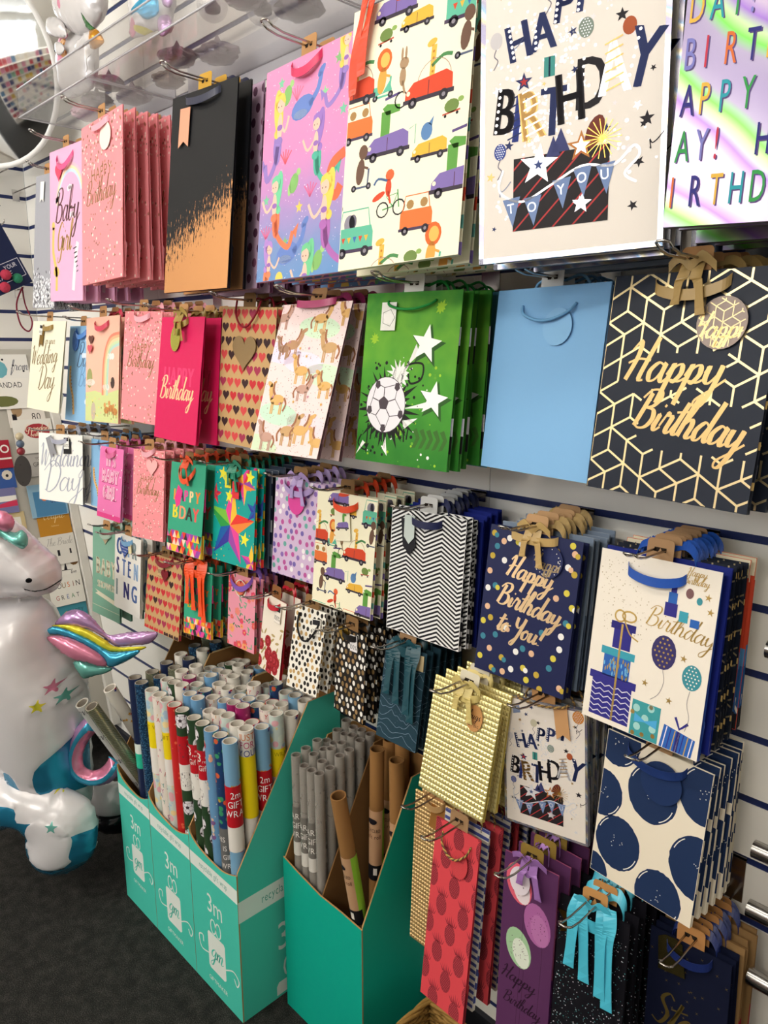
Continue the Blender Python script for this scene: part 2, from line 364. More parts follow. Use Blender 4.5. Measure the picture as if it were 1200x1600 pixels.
def wheels(A, x, y, s, xs, r=.032):
    for d in xs: A.dot(x+d*s, y, r*s, P_('#2b2730')); A.nl(); A.dot(x+d*s, y, r*s*.4, P_('#8d8690'))
def car(A, x, y, s, c):
    A.nl(); A.poly([(x-.17*s, y), (x-.165*s, y-.06*s), (x-.11*s, y-.11*s), (x+.12*s, y-.13*s), (x+.165*s, y-.1*s), (x+.17*s, y)], P_(c)); A.nl()
    A.rect(x-.18*s, y-.02*s, x+.18*s, y+.005*s, P_('#3c3340')); A.dot(x-.145*s, y-.055*s, .014*s, P_('#f4e8c8')); A.line([(x, y-.1*s), (x, y-.02*s)], .005*s, P_('#5a3038')); wheels(A, x, y+.005*s, s, (-.11, .11))
def van(A, x, y, s, c, flags=False):
    A.nl(); A.poly([(x-.14*s, y), (x-.14*s, y-.12*s), (x-.12*s, y-.14*s), (x+.13*s, y-.14*s), (x+.145*s, y-.1*s), (x+.145*s, y)], P_(c)); A.nl()
    A.line([(x-.12*s, y-.14*s), (x-.1*s, y-.24*s), (x+.1*s, y-.24*s), (x+.12*s, y-.14*s)], .008*s, P_(c)); A.rect(x-.15*s, y-.015*s, x+.15*s, y+.006*s, P_('#4a3b55'))
    if flags:
        for k, cc in enumerate((RED, YEL, '#3f6db0', RED, YEL)): A.poly([(x+(-.1+.045*k)*s, y-.085*s), (x+(-.07+.045*k)*s, y-.085*s), (x+(-.085+.045*k)*s, y-.05*s)], P_(cc))
    wheels(A, x, y+.005*s, s, (-.09, .09))
def giraffe(A, x, y, s):
    A.line([(x, y), (x+.005*s, y-.17*s)], .035*s, P_('#e8b44c')); A.ell(x-.012*s, y-.185*s, .034*s, .02*s, P_('#e8b44c'), -.3)
    for k in range(4): A.nl() if k == 0 else 0; A.dot(x+.003*s, y-.03*s-.035*s*k, .008*s, P_('#c17a2c'), 6)
    A.line([(x-.005, y-.06*s), (x+.07*s, y-.1*s), (x+.13*s, y-.09*s)], .02*s, P_('#4d8a52'), 3)
def croc(A, x, y, s):
    g = P_('#5f9b45'); A.rect(x-.04*s, y-.15*s, x+.03*s, y, g); A.poly([(x-.035*s, y-.17*s), (x+.0*s, y-.19*s), (x+.1*s, y-.17*s), (x+.1*s, y-.13*s), (x, y-.125*s)], g); A.line([(x-.02*s, y-.22*s), (x+.09*s, y-.235*s)], .016*s, P_('#5a4a80'))
def scooter(A, x, y, s, body, head, mane=None):
    A.line([(x-.06*s, y), (x+.05*s, y), (x+.055*s, y-.1*s)], .014*s, P_(TEA if mane else '#55607a')); wheels(A, x, y, s, (-.055, .06), .02)
    if mane: A.poly([(x-.08*s, y-.01*s), (x-.07*s, y-.06*s), (x-.02*s, y-.06*s), (x, y-.02*s), (x+.05*s, y-.08*s), (x+.07*s, y-.02*s)], P_(TEA))
    A.nl(); A.ell(x-.01*s, y-.09*s, .032*s, .075*s, P_(body), .1)
    if mane: A.ell(x, y-.2*s, .055*s, .065*s, P_(mane))
    A.nl(); A.ell(x+.005*s, y-.2*s, .034*s, .042*s, P_(head)); A.line([(x, y-.12*s), (x+.05*s, y-.1*s)], .014*s, P_(body))
def bike(A, x, y, s, one=False):
    k = P_('#2d2a30'); A.ring(x-.055*s, y, .042*s, .009*s, k, 12)
    if not one: A.ring(x+.065*s, y, .042*s, .009*s, k, 12); A.line([(x-.055*s, y), (x+.02*s, y-.01*s), (x+.05*s, y-.08*s), (x-.03*s, y-.07*s), (x+.02*s, y-.01*s)], .008*s, P_('#4f9a58')); A.line([(x+.065*s, y), (x+.05*s, y-.1*s)], .008*s, P_('#4f9a58'))
    A.nl(); xx = x-.02*s if not one else x-.055*s; b = RED if not one else '#a98a6a'
    A.ell(xx, y-.12*s, .022*s, .05*s, P_(b)); A.dot(xx+.005*s, y-.19*s, .032*s, P_('#e2653a' if not one else '#a98a6a')); A.line([(xx, y-.1*s), (xx+.02*s, y-.03*s)], .014*s, P_(b))
    if one:
        for d in (-.012, .014): A.ell(xx+d*s, y-.24*s, .008*s, .035*s, P_('#a98a6a'))
    else: A.line([(xx-.01*s, y-.16*s), (xx-.08*s, y-.18*s), (xx-.11*s, y-.15*s)], .014*s, P_('#47638f'), 3); A.ell(xx-.07*s, y-.08*s, .05*s, .018*s, P_(RED), -.4)
def turtle(A, x, y, s):
    A.ell(x, y-.035*s, .05*s, .038*s, P_('#6f8746')); A.ell(x+.06*s, y-.06*s, .02*s, .015*s, P_('#8fae5c')); A.line([(x-.06*s, y+.005*s), (x+.06*s, y-.005*s)], .01*s, P_('#c05a48')); A.dot(x-.04*s, y+.015*s, .01*s, P_(K), 6); A.dot(x+.04*s, y+.01*s, .01*s, P_(K), 6)
def d_cars(A):
    s = 1.0; a = .88
    def bird(x, y): A.L = 1; A.ell(x-.03, y-.155, .045, .055, P_('#5b83b3')); A.poly([(x-.02, y-.2), (x+.02, y-.24), (x+.01, y-.18)], P_('#5b83b3')); A.line([(x-.12, y-.1), (x-.12, y-.22), (x-.17, y-.2)], .007, P_('#7fb79c')); car(A, x, y, .8, YEL)
    def ele(x, y): A.L = 1; A.ell(x-.05, y-.19, .05, .06, P_('#8c8794')); A.ell(x-.02, y-.2, .035, .05, P_('#6d6878')); van(A, x, y, 1.15, TEA, True)
    def monk(x, y):
        A.L = 1
        for d in (-.05, .06): A.dot(x+d, y-.16, .03, P_('#a8814e'))
        van(A, x, y, .9, ORA)
    for x, y in ((.68, .72), (.36, 1.9), (.04, .6)): A.L = 1; giraffe(A, x+.02, y-.12, 1.15); A.ring(x+.04, y-.1, .13, .006, P_('#b99a88'), 10, pi, 2*pi); car(A, x, y, 1.1, RED)
    for x, y in ((.37, 1.0), (.93, 1.32)): A.L = 1; croc(A, x-.02, y-.11, 1.1); car(A, x, y, 1.05, PUR)
    for x, y in ((.37, .13),): car(A, x, y, 1, PUR); A.ell(x+.09, y-.12, .1, .03, P_(RED), -.2)
    for x, y in ((.72, 1.08), (.04, 1.95), (.88, 2.12)): bird(x, y)
    for x, y in ((.13, 1.6), (.94, .3)): ele(x, y)
    for x, y in ((.1, .85), (.65, 1.52), (.4, 2.14)): monk(x, y)
    car(A, .55, .24, .75, YEL)
    for x, y in ((.3, .62), (.8, 1.8)): A.L = 1; scooter(A, x, y, 1.15, '#e8a24a', '#efb65c', '#d9672e')
    for x, y in ((.95, .52), (.16, 1.18), (.58, 2.05)): A.L = 1; scooter(A, x, y, 1.15, '#6b4f40', '#6b4f40')
    for x, y in ((.43, 1.36), (.14, 2.1)): A.L = 1; bike(A, x, y, 1.15)
    for x, y in ((.53, .68), (.02, 1.3)): A.L = 1; bike(A, x, y, 1.2, True)
    for x, y in ((.3, .27), (.87, .85), (.63, 1.73)): A.L = 1; turtle(A, x, y, 1.1)
def balloon(A, x, y, r, c, str_=True, pat=None, rot=0, ry=1.25):
    L0 = A.L
    if str_: A.line([(x, y+r*ry), (x-r*.3, y+r*2.2), (x+r*.3, y+r*3), (x-r*.4, y+r*4.2)], .006, P_('#7a7480'), 4)
    A.nl(); A.ell(x, y, r, r*ry, c, rot, 18)
    if pat:
        A.nl(); n = 4
        for i in range(-n, n+1):
            for j in range(-n, n+1):
                dx, dy = i*r*.36+(j % 2)*r*.18, j*r*.34
                if (dx/r)**2+(dy/(r*ry))**2 < .72: A.dot(x+dx, y+dy, r*.085, pat, 6)
    A.L = L0
def d_whitebday(A, holo_m):
    A.ys = A.H/1.713; H = 1.713; A.mg = 0
    for q in ((0, 0, 1, .03), (0, H-.03, 1, H), (0, 0, .028, H), (.972, 0, 1, H)): A.rect(*q, holo_m)
    A.nl(); R = A.rnd; nv, bk, wh, gd = P_('#26305e'), P_('#211d24'), mat('#fbfaff', .25, .3), mat('#c39a5c', .35, .6)
    for cx, cy, n in ((.3, 1.02, 60), (.48, .62, 70), (.45, .95, 70), (.2, .5, 30), (.75, .4, 40), (.8, 1.2, 20), (.15, 1.4, 18), (.2, .75, 25)):
        for i in range(n): A.dot(cx+R.gauss(0, .07), cy+R.gauss(0, .07), R.uniform(.004, .011), wh, 6)
    for i in range(46):
        x, y = R.uniform(.06, .95), R.uniform(.08, H-.12)
        if .18 < x < .74 and y > 1.12: continue
        A.star(x, y, R.uniform(.012, .03), [nv, bk, gd, wh, P_('#e6dfe0')][i % 5], R.random())
    A.nl()
    def ltr(c, x, y, h, col, rot, sx=.75, dots=None, stripes=None):
        A.L = 5+int(x*20) % 4
        A.btext(c, x, y, h, col, sx, rot, 'c', .16, .008); A.nl()
        if dots:
            for i in range(7): t = (i+.5)/7; A.dot(x-.045*sx*h/.16+ (sin(rot)*(t*h)), y-cos(rot)*t*h, .009, dots, 6)
        if stripes:
            for i in range(6): t = (i+.4)/6; xx, yy = x+sin(rot)*t*h, y-cos(rot)*t*h; A.line([(xx-.045, yy), (xx+.045, yy-.03)], .008, stripes)
    b = .0
    for c, x, y, rt in (('H', .235, .66, -.2), ('A', .355, .64, -.05), ('P', .455, .53, .12), ('P', .575, .5, .1), ('Y', .715, .44, .15)): ltr(c, x, y, .2, nv, rt, .72, wh)
    for c, x, y, h, col, rt, d, st in (('B', .135, 1.03, .25, bk, .12, wh, None), ('I', .205, 1.08, .25, P_('#2f3d86'), .1, None, P_('#26305e')), ('R', .315, 1.08, .27, gd, -.12, None, wh), ('T', .41, 1.08, .26, nv, .03, wh, None),
            ('H', .515, 1.03, .27, bk, -.08, None, None), ('D', .615, .98, .27, bk, .02, wh, None), ('A', .735, .93, .27, wh, -.05, None, gd), ('Y', .845, .92, .3, nv, .22, wh, None)): ltr(c, x, y, h, col, rt, .62, d, st)
    A.L = 4; A.poly([(.12, .12), (.2, .08), (.22, .2), (.13, .23)], P_('#7f8cab')); A.rect(.36, .68, .42, .78, P_('#3f8c86')); A.line([(.39, .68), (.39, .78)], .01, P_('#26305e'))
    balloon(A, .09, .54, .035, P_('#c9c4c6')); balloon(A, .38, .3, .04, P_('#bdb69f')); balloon(A, .9, .1, .065, mat('#c07c36', .5), True, wh); balloon(A, .12, 1.12, .035, P_('#3c4b8e'), True, wh); balloon(A, .58, .58, .04, P_('#7d8a80'), False, wh); balloon(A, .8, .62, .035, P_('#a8532f'), False)
    A.star(.25, .78, .05, nv); A.star(.76, .56, .035, bk); A.star(.66, .35, .04, nv); A.star(.9, 1.08, .04, bk); A.nl(); A.star(.25, .78, .025, P_('#b03030'))
    for x, y in ((.86, .3), (.16, .62), (.9, 1.22), (.1, 1.35)): A.line([(x+.02*cos(t*.9)+.012*t, y+.018*sin(t*1.8)-.008*t) for t in range(7)], .006, bk if x > .5 else P_('#8c93a8'), 3)
    A.L = 9
    # the present box with diagonal red stripes and bunting
    A.nl(); x0, x1, y0, y1 = .2, .72, 1.17, H-.16; A.rect(x0, y0, x1, y1, P_('#241f22')); A.nl(); red = P_('#b23a3c')
    for k in range(-3, 6):
        p = [(x0+.11*k+.0, y1), (x0+.11*k+.5, y1-.5)]; q = clip([(p[0][0], p[0][1]), (p[0][0]+.012, p[0][1]), (p[1][0]+.012, p[1][1]), (p[1][0], p[1][1])], x0, y0, x1, y1)
        if q: A.poly(q, red)
    for x, y, r in ((.46, 1.12, .05), (.42, 1.14, .04)): A.poly([(x-r, y+.05), (x, y-r*1.4), (x+r, y+.05)], P_('#3b3f6e'))
    A.ell(.64, 1.1, .045, .085, P_('#6e3328'), .35); A.star(.57, 1.16, .08, mat('#b8763a', .5)); A.nl(); A.star(.57, 1.16, .05, wh)
    for k in range(18): A.line([(.68, 1.14), (.68+.1*cos(k*.35), 1.14+.1*sin(k*.35))], .004, mat('#d9a84c', .3, .7))
    A.star(.34, 1.22, .11, wh, .1); A.star(.58, 1.45, .055, mat('#d9cfd6', .3, .6), .1); A.nl(); A.star(.34, 1.22, .03, P_('#3b4a7c')); A.star(.57, 1.45, .04, wh)
    A.line([(.14, 1.22), (.12, 1.33), (.25, 1.4), (.42, 1.33), (.58, 1.26), (.74, 1.28), (.84, 1.2), (.87, 1.25), (.8, 1.33), (.86, 1.38)], .012, wh, 5)
    for t, x, y in (('T', .19, 1.38), ('O', .31, 1.385), ('Y', .47, 1.315), ('O', .58, 1.27), ('U', .70, 1.27)):
        A.poly([(x-.05, y), (x+.05, y-.01), (x+.01, y+.15)], P_('#7489b4'))
    A.nl()
    for t, x, y in (('T', .19, 1.38), ('O', .31, 1.385), ('Y', .47, 1.315), ('O', .58, 1.27), ('U', .70, 1.27)): A.text(t, x, y+.075, .055, wh, .9, -.1, 'c')
def d_rainbowtext(A):
    cols = ['#2f9aa8', '#31307c', '#c23a4c', '#3a9a50', '#e0b24a', '#d8703a', '#7c7cc0']; k = 0
    s0 = 'HAPPY BIRTHDAY! '*3
    for j in range(7):
        for q in (0, 1):
            for i in range(11):
                c = s0[(i+(j*11+5)) % 16]
                if c == ' ': continue
                x, y = .02+i*.09+(.007 if q == 0 else 0), .19+j*.215+(.006 if q == 0 else 0); A.text(c, x, y, .155, P_('#5c4a7c' if q == 0 else cols[(i*3+j*2) % 7]), .46)
            A.nl()
def d_wedding(A, g='#8f7848', metal=.4):
    A.script('on your', .42, A.H*.25, .05, mat(g, .35, metal), .012); A.script('Wedding', .04, A.H*.50, .12, mat(g, .4, metal), .026, rot=-.08); A.script('Day', .3, A.H*.76, .15, mat(g, .4, metal), .028, rot=-.05)
def d_weddingsilver(A):
    c = mat('#b4b8c8', .35, .4); A.script('Wedding', .03, .5, .16, c, .03, rot=-.06); A.script('Day', .12, .86, .2, c, .03, rot=-.06, sx=1.3)
def d_babyboy(A):
    A.script('Baby', .35, A.H*.42, .17, mat('#3c4a6e', .4, .3), .028); A.script('Boy', .45, A.H*.62, .15, mat('#6f96c4', .4), .028)
    A.line([(.1, A.H*.42), (.12, A.H*.6), (.25, A.H*.74), (.32, A.H*.93)], .07, P_('#e8b878'), 4); A.nl()
    for k in range(12): A.dot(.11+.012*k*1.3, A.H*(.46+.037*k), .018, P_('#b87d42'), 6)
    for x, y in ((.7, .2), (.6, .45), (.8, 1.15)):
        for d in (-.05, 0, .05): A.dot(x+d, y, .04, P_('#dfe9f6'))
def d_meadow(A):
    H = A.H; A.poly([(0, H*.72), (.3, H*.7), (.6, H*.73), (1, H*.68), (1, H), (0, H)], P_('#d3dc98')); A.nl()
    for i, c in enumerate(['#e88a72', '#f0b48a', '#f6d6a8', '#c9dcb0', '#b6d8cf']): A.line([(.52+.036*i, H*.74), (.55+.036*i, H*.4+.0*i), (.72+.02*i, H*.2+.036*i), (1.05, H*.16+.036*i)], .04, P_(c), 6)
    for x, y in ((.75, .55), (.62, .95*H*.7)):
        for d in (-.06, 0, .06): A.dot(x+d, y, .045, P_('#fbeee6'))
    A.nl(); R = A.rnd
    for x, y in ((.65, H*.88), (.78, H*.86), (.9, H*.89)): A.ell(x, y, .075, .05, P_('#c98a4c')); A.dot(x-.05, y-.07, .035, P_('#d79a5c')); A.line([(x-.04, y), (x-.04, y+.09)], .018, P_('#8a5a34')); A.line([(x+.04, y), (x+.04, y+.09)], .018, P_('#8a5a34'))
    A.ell(.82, H*.62, .06, .08, P_('#4a3b36')); A.dot(.76, H*.6, .02, P_('#e8c8a0')); A.ell(.12, H*.58, .09, .14, P_('#a3a46a')); A.ell(.15, H*.62, .14, .05, P_('#f6e2d8'))
    A.ell(.25, H*.9, .07, .13, P_('#c8b8a4'))
    for i in range(26): A.dot(R.random(), R.uniform(.75, .98)*H, .014, [P_('#f3e07a'), P_('#8f9a54'), P_('#f2b8a0')][i % 3], 6)
def d_magenta(A):
    A.btext('HAPPY', .5, A.H*.55, .22, P_('#ea3f72'), .72, al='c', d=.01); A.nl(); A.nl(); A.script('Birthday', .08, A.H*.66, .12, P_('#f5c79a'), .03, sx=.93)
def d_hearts(A, base=('#c8333a', '#a53652', '#3c2426', '#d24a4a')):
    R = A.rnd; n = 7
    for j in range(int(n*A.H/1.08)+1):
        for i in range(n+1):
            A.heart((i+.5*(j % 2))/n, (j+.45)/n*1.08, .064, P_(base[R.choice([0, 0, 1, 3, 3, 2])]))
def horse(A, x, y, s, c, d='#a06a4a', fl=1):
    c, d = P_(c), P_(d); A.ell(x, y, .09*s, .045*s, c); A.line([(x-.07*fl*s, y), (x-.11*fl*s, y-.09*s), (x-.09*fl*s, y-.13*s)], .045*s, c, 3); A.ell(x-.13*fl*s, y-.13*s, .04*s, .02*s, c, .5*fl)
    for k in (-.06, -.04, .05, .07): A.line([(x+k*s, y+.02*s), (x+(k+.006)*s, y+.12*s)], .015*s, c)
    A.nl(); A.line([(x-.08*fl*s, y-.15*s), (x-.07*fl*s, y-.08*s), (x-.04*fl*s, y-.04*s)], .022*s, d, 3); A.line([(x+.085*fl*s, y-.02*s), (x+.12*fl*s, y+.03*s), (x+.1*fl*s, y+.09*s)], .02*s, d, 3)
def d_horses(A):
    H = A.H; R = A.rnd
    for x, y, c in ((.62, .25, '#cfe6c8'), (.85, .72, '#cfe6c8'), (.3, 1.12, '#c6e4cc'), (.5, .6, '#eadcea'), (.15, .5, '#e6d9ec'), (.75, 1.2, '#ecd6dc'), (.1, 1.45, '#cfe0c0')): A.ell(x, y, .3, .11, P_(c), .1, 20)
    A.nl()
    for i in range(620): A.dot(R.random(), R.random()*H, R.uniform(.003, .006), P_(['#8d5a5c', '#b98a8c', '#a8795c'][i % 3]), 5)
    A.nl(); G = '#dcae6c'
    for x, y, s, c, f in ((.62, .16, 1.1, G, -1), (.28, .42, 1.1, '#b98f6c', -1), (.16, .46, .9, '#a58068', 1), (.83, .45, 1.2, '#c8a070', 1), (.5, .68, 1.1, G, 1), (.58, .86, 1., '#c39a8a', -1), (.88, .82, 1., G, 1),
            (.24, .98, 1.2, G, 1), (.5, 1.28, 1.2, '#c8a070', -1), (.68, 1.26, 1.1, G, -1), (.2, 1.36, 1.1, '#c39a8a', 1), (.95, 1.36, 1., G, 1), (.05, .14, 1, '#c39a8a', -1), (.98, .12, 1, G, 1)): horse(A, x, y, s, c, fl=f)
    for i in range(14): A.star(R.random(), R.random()*H, .02, P_(['#c88a9c', '#d9a84c'][i % 2]))
def splat(A, x, y, r, c, n=22, rr=None):
    R = rr or A.rnd; pts = []
    for k in range(n*2): a = pi*k/n; q = r*(R.uniform(.95, 1.5) if k % 2 else R.uniform(.6, .85)); pts.append((x+q*cos(a), y+q*sin(a)*1.1))
    A.poly(pts, c)
    for k in range(n): a = R.random()*6.28; q = r*R.uniform(1.1, 1.7); A.dot(x+q*cos(a), y+q*sin(a), r*R.uniform(.02, .07), c, 6)
def soccer(A, x, y, r, rx=1.):
    A.ell(x, y, r*rx, r, P_('#ece8ee'), 0, 26); A.nl(); k = mat('#4a3f46', .5)
    def pent(cx, cy, q, ro, sx=1): A.poly([(cx+q*sx*sin(ro+2*pi*i/5), cy-q*cos(ro+2*pi*i/5)) for i in range(5)], k)
    pent(x-.1*r, y-.05*r, .26*r, 0); pts = [(x-.1*r+.26*r*sin(2*pi*i/5), y-.05*r-.26*r*cos(2*pi*i/5)) for i in range(5)]
    for i in range(5):
        a = 2*pi*i/5; qx, qy = x-.1*r+.56*r*sin(a), y-.05*r-.56*r*cos(a); A.line([pts[i], (qx, qy)], .025*r/.2*.3, k)
        for d in (-.55, .55): A.line([(qx, qy), (x+.86*rx*r*sin(a+d), y-.86*r*cos(a+d))], .006, k)
        b = a+pi/5; pent(x+.85*r*rx*sin(b+.05), y-.85*r*cos(b+.05), .17*r, b, .8)
    A.ring(x, y, r*rx, .006, k, 26, ry=r)
def d_football(A):
    H = A.H; R = random.Random(4); lg, wh, bk = P_('#9cc832'), P_('#f4f2ee'), P_('#171a16')
    splat(A, .8, .13, .045, lg, 9, R); splat(A, .12, .38, .04, lg, 9, R); splat(A, .46, 1.15, .05, P_('#7db42c'), 9, R)
    for i in range(50): A.dot(R.uniform(.1, .9), R.uniform(.5, H), R.uniform(.004, .016), [lg, wh, P_('#6aa832')][i % 3], 7)
    A.nl()
    for (x, y), r in (((.68, .42), .17), ((.8, .86), .16)): A.star(x+.02, y+.02, r*1.08, P_('#2e5a24'), .15)
    splat(A, .32, .95, .25, bk, 30, R); splat(A, .42, .68, .1, wh, 14, R)
    for k in range(10): x = .12+.05*k; A.line([(x, 1.1), (x+R.uniform(-.02, .02), 1.2+R.random()*.15)], .014, bk)
    for k in range(5): A.poly([(.62+.07*k, 1.12), (.66+.07*k, 1.1), (.7+.07*k, 1.18), (.66+.07*k, 1.26), (.62+.07*k, 1.27), (.66+.07*k, 1.18)], P_('#3c6a2a'))
    A.line([(.45, .75), (.5, .6), (.66, .58), (.66, .7), (.55, .74), (.52, .66)], .018, bk, 6); A.line([(.05, 1.2), (.02, 1.28), (.1, 1.33), (.14, 1.27)], .014, bk, 5)
    for p in (((.5, .6), (.58, .42), (.62, .5)), ((.5, .95), (.75, .88), (.78, .93)), ((.5, 1.05), (.66, 1.02), (.52, 1.12)), ((.3, 1.3), (.33, 1.2), (.36, 1.36)), ((.0, 1.38), (.07, 1.25), (.1, 1.27))): A.poly(list(p), wh)
    A.nl(); A.star(.68, .42, .16, mat('#e9eae4', .4, .2), .15); A.star(.8, .86, .15, mat('#e9eae4', .4, .2), .15)
    soccer(A, .3, .93, .235, .92)
def hexlat(A, mt, s=.098, wd=.011, hole=None):
    R3 = sqrt(3); rows = int(A.H/(1.5*s))+3
    def seg(a, b):
        n = 4
        for k in range(n):
            p = (a[0]+(b[0]-a[0])*k/n, a[1]+(b[1]-a[1])*k/n); q = (a[0]+(b[0]-a[0])*(k+1)/n, a[1]+(b[1]-a[1])*(k+1)/n)
            if hole and hole((p[0]+q[0])/2, (p[1]+q[1])/2): continue
            A.line([p, q], wd, mt)
    for j in range(-1, rows):
        for i in range(-1, int(1/(R3*s))+2):
            cx, cy = i*R3*s+(j % 2)*R3*s/2, j*1.5*s
            V = [(cx+s*sin(pi*k/3), cy-s*cos(pi*k/3)) for k in range(6)]
            seg(V[0], V[1]); seg(V[5], V[0]); seg(V[1], V[2])
            for k in (((1, 3, 5), (0, 2, 4))[(i+j) % 2]): seg((cx, cy), V[k])
def d_hexgold(A):
    def hole(x, y): return (.12 < x < .78 and .5 < y+.12*x < .7) or (.3 < x < .95 and .72 < y+.0*x < .98 and y > .6+.12*x)
    hexlat(A, mat('#dcc797', .3, .75), .136, .0125, hole); A.nl(); g = mat('#cfad72', .38, .6)
    A.script('Happy', .16, .60, .108, g, .029, rot=.02, sx=1.1); A.script('Birthday', .26, .86, .104, g, .029, rot=.12, sx=.9)
def d_girl(A):
    p, w, d = P_('#e0659c'), P_('#f8d6e4'), P_('#b8326c')
    A.rect(0, A.H*.93, 1, A.H, P_('#e0468c')); A.nl()
    for t, y, h in (("IT'S", .4, .26), ('A', .0, 0), ('BABY', .74, .3), ('GIRL', 1.08, .3)):
        if h: A.btext(t, .5+.012, y+.012, h, d, .62, al='c', sp=.2, d=.03); A.nl(); A.btext(t, .5, y, h, w, .62, al='c', sp=.2, d=.022); A.nl(); A.text(t, .5, y, h, p, .62, al='c', sp=.2); A.nl()
    for i in range(14): A.heart(A.rnd.random(), A.rnd.random()*A.H, .025, w)
TRI = ['#e8489a', '#f3c23c', '#38312f', '#f08a3c', '#9a4aa8', '#f6d8c0', '#2f9a78', '#e23c34']
def d_bday(A):
    H = A.H; R = A.rnd; y = H*.76; n = 9
    for j in range(3):
        hh = H*.24/3
        for i in range(-1, n+1):
            x = i/n; A.poly([(x, y+j*hh), (x+1/n, y+j*hh), (x+.5/n, y+(j+1)*hh)], P_(R.choice(TRI))); A.poly([(x+.5/n, y+(j+1)*hh), (x+1.5/n, y+(j+1)*hh), (x+1/n, y+j*hh)], P_(R.choice(TRI)))
    A.nl(); cs = ['#f49a3c', '#4a2a4c', '#e8489a', '#f6d8a0', '#f08a3c']
    x = .14
    for c, k in zip('HAPPY', cs): A.btext(c, x, H*.42, .17, P_(k), .85); x += .155
    x = .14
    for c, k in zip('BDAY', ['#f3e23c', '#f6a078', '#38312f', '#f0605c']): A.btext(c, x, H*.62, .2, P_(k), 1.0); x += .19
    A.nl(); A.poly([(.16, .52), (.24, .32), (.38, .4), (.33, .6), (.22, .66)], P_('#e83c8c'))
def facet(A, x, y, r, cols, rot=0):
    pts = [(x+(r if i % 2 == 0 else r*.4)*sin(rot+pi*i/5), y-(r if i % 2 == 0 else r*.4)*cos(rot+pi*i/5)) for i in range(10)]
    for i in range(10): A.poly([(x, y), pts[i], pts[(i+1) % 10]], P_(cols[i % len(cols)]))
def d_facet(A):
    R = A.rnd
    for i in range(60): A.dot(R.random(), R.random()*A.H, .012, P_(['#f3e23c', '#1d5fa8', '#f08a3c'][i % 3]), 6)
    A.nl(); facet(A, .42, .8, .58, ['#f3c23c', '#e83c34', '#f08a3c', '#e8489a', '#9a4aa8', '#3a3a9c', '#1d5fa8', '#2f9a48', '#7ac043', '#e8489a'], .1)
    facet(A, .7, .2, .3, ['#e83c34', '#9a4aa8', '#f08a3c', '#f3c23c', '#e8489a'], .5); facet(A, .98, .55, .2, ['#1d5fa8', '#3a3a9c'], .2); facet(A, .03, .4, .16, ['#e83c34', '#b03060'], .1); facet(A, .95, 1.25, .25, ['#f3c23c', '#9a4aa8', '#e8489a'], 0); A.nl()
    for x, y in ((.38, .4), (.85, .1), (.78, .95), (.2, .1)): A.star(x, y, .11, P_('#f3ea3c'), .15)
    for x, y in ((.65, .4), (.12, 1.1)): A.star(x, y, .06, P_('#1d5fa8'), .15)
def d_dots(A, cols, n=9, r=.035, jit=.3):
    R = A.rnd
    for j in range(int(n*A.H)+1):
        for i in range(n+1): A.ell((i+.5*(j % 2)+R.uniform(-jit, jit))/n, (j+.5+R.uniform(-jit, jit))/n, r*.9, r*1.1, P_(R.choice(cols)), 0, 10)
def d_chevron(A):
    k = P_('#1b1a20'); n = 30; cols = 4
    for j in range(-8, n+4):
        y = j*A.H/n; am = .115
        pts = [((i/cols), y+(am if i % 2 else 0)*1.) for i in range(cols*2)]
        pts = [(i/(cols*1.0)*.94, y+(0 if i % 2 else am)) for i in range(cols*2)]
        w = A.H/n*.5
        for a, b in zip(pts, pts[1:]): A.poly([(a[0], a[1]), (b[0], b[1]), (b[0], b[1]+w), (a[0], a[1]+w)], k)
def d_navydots(A):
    H = A.H; C5 = ['#c2a63f', '#f0eeea', '#3f8398', '#e3b896', '#d8c84c']
    pts = [(.05,.08),(.23,.1),(.1,.2),(.17,.14),(.33,.12),(.06,.3),(.2,.32),(.55,.1),(.93,.12),(.9,.05),(.75,.13),(.05,.62),(.13,.58),(.07,.8),(.04,.95),(.12,.9),(.3,.95),(.2,1.05),(.15,1.2),(.05,1.3),(.3,1.25),(.45,1.15),(.52,1.1),(.62,1.12),(.55,1.28),(.7,1.3),(.42,1.33),(.82,1.2),(.95,1.35),(.85,1.1),(.75,1.42),(.9,1.0),(.93,.75),(.8,.55),(.9,.48),(.95,.3),(.88,.25),(.06,1.1),(.33,1.38),(.6,1.38),(.2,1.38),(.9,.88),(.7,.9),(.05,.45),(.97,.6)]
    for i, (x, y) in enumerate(pts):
        A.dot(x, y, .031, P_(C5[i % 5]), 12)
        if i % 4 == 0: A.nl(); A.dot(x+.03, y+.015, .026, P_(C5[(i+2) % 5]), 12)
    A.nl(); g = mat('#f0cfa0', .3, .6); A.script('Happy', .24, .45, .1, g, .033, rot=.09, sx=1.0); A.script('Birthday', .17, .73, .1, g, .033, rot=.1, sx=1.0); A.script('to You!', .2, .99, .095, g, .033, rot=.08, sx=1.0)
def gift(A, x0, y0, x1, y1, c, lid=None, hh=.06):
    A.rect(x0, y0, x1, y1, P_(c))
    if lid: A.nl(); A.rect(x0-.03, y0-hh*.2, x1+.03, y0+hh*.8, P_(lid))
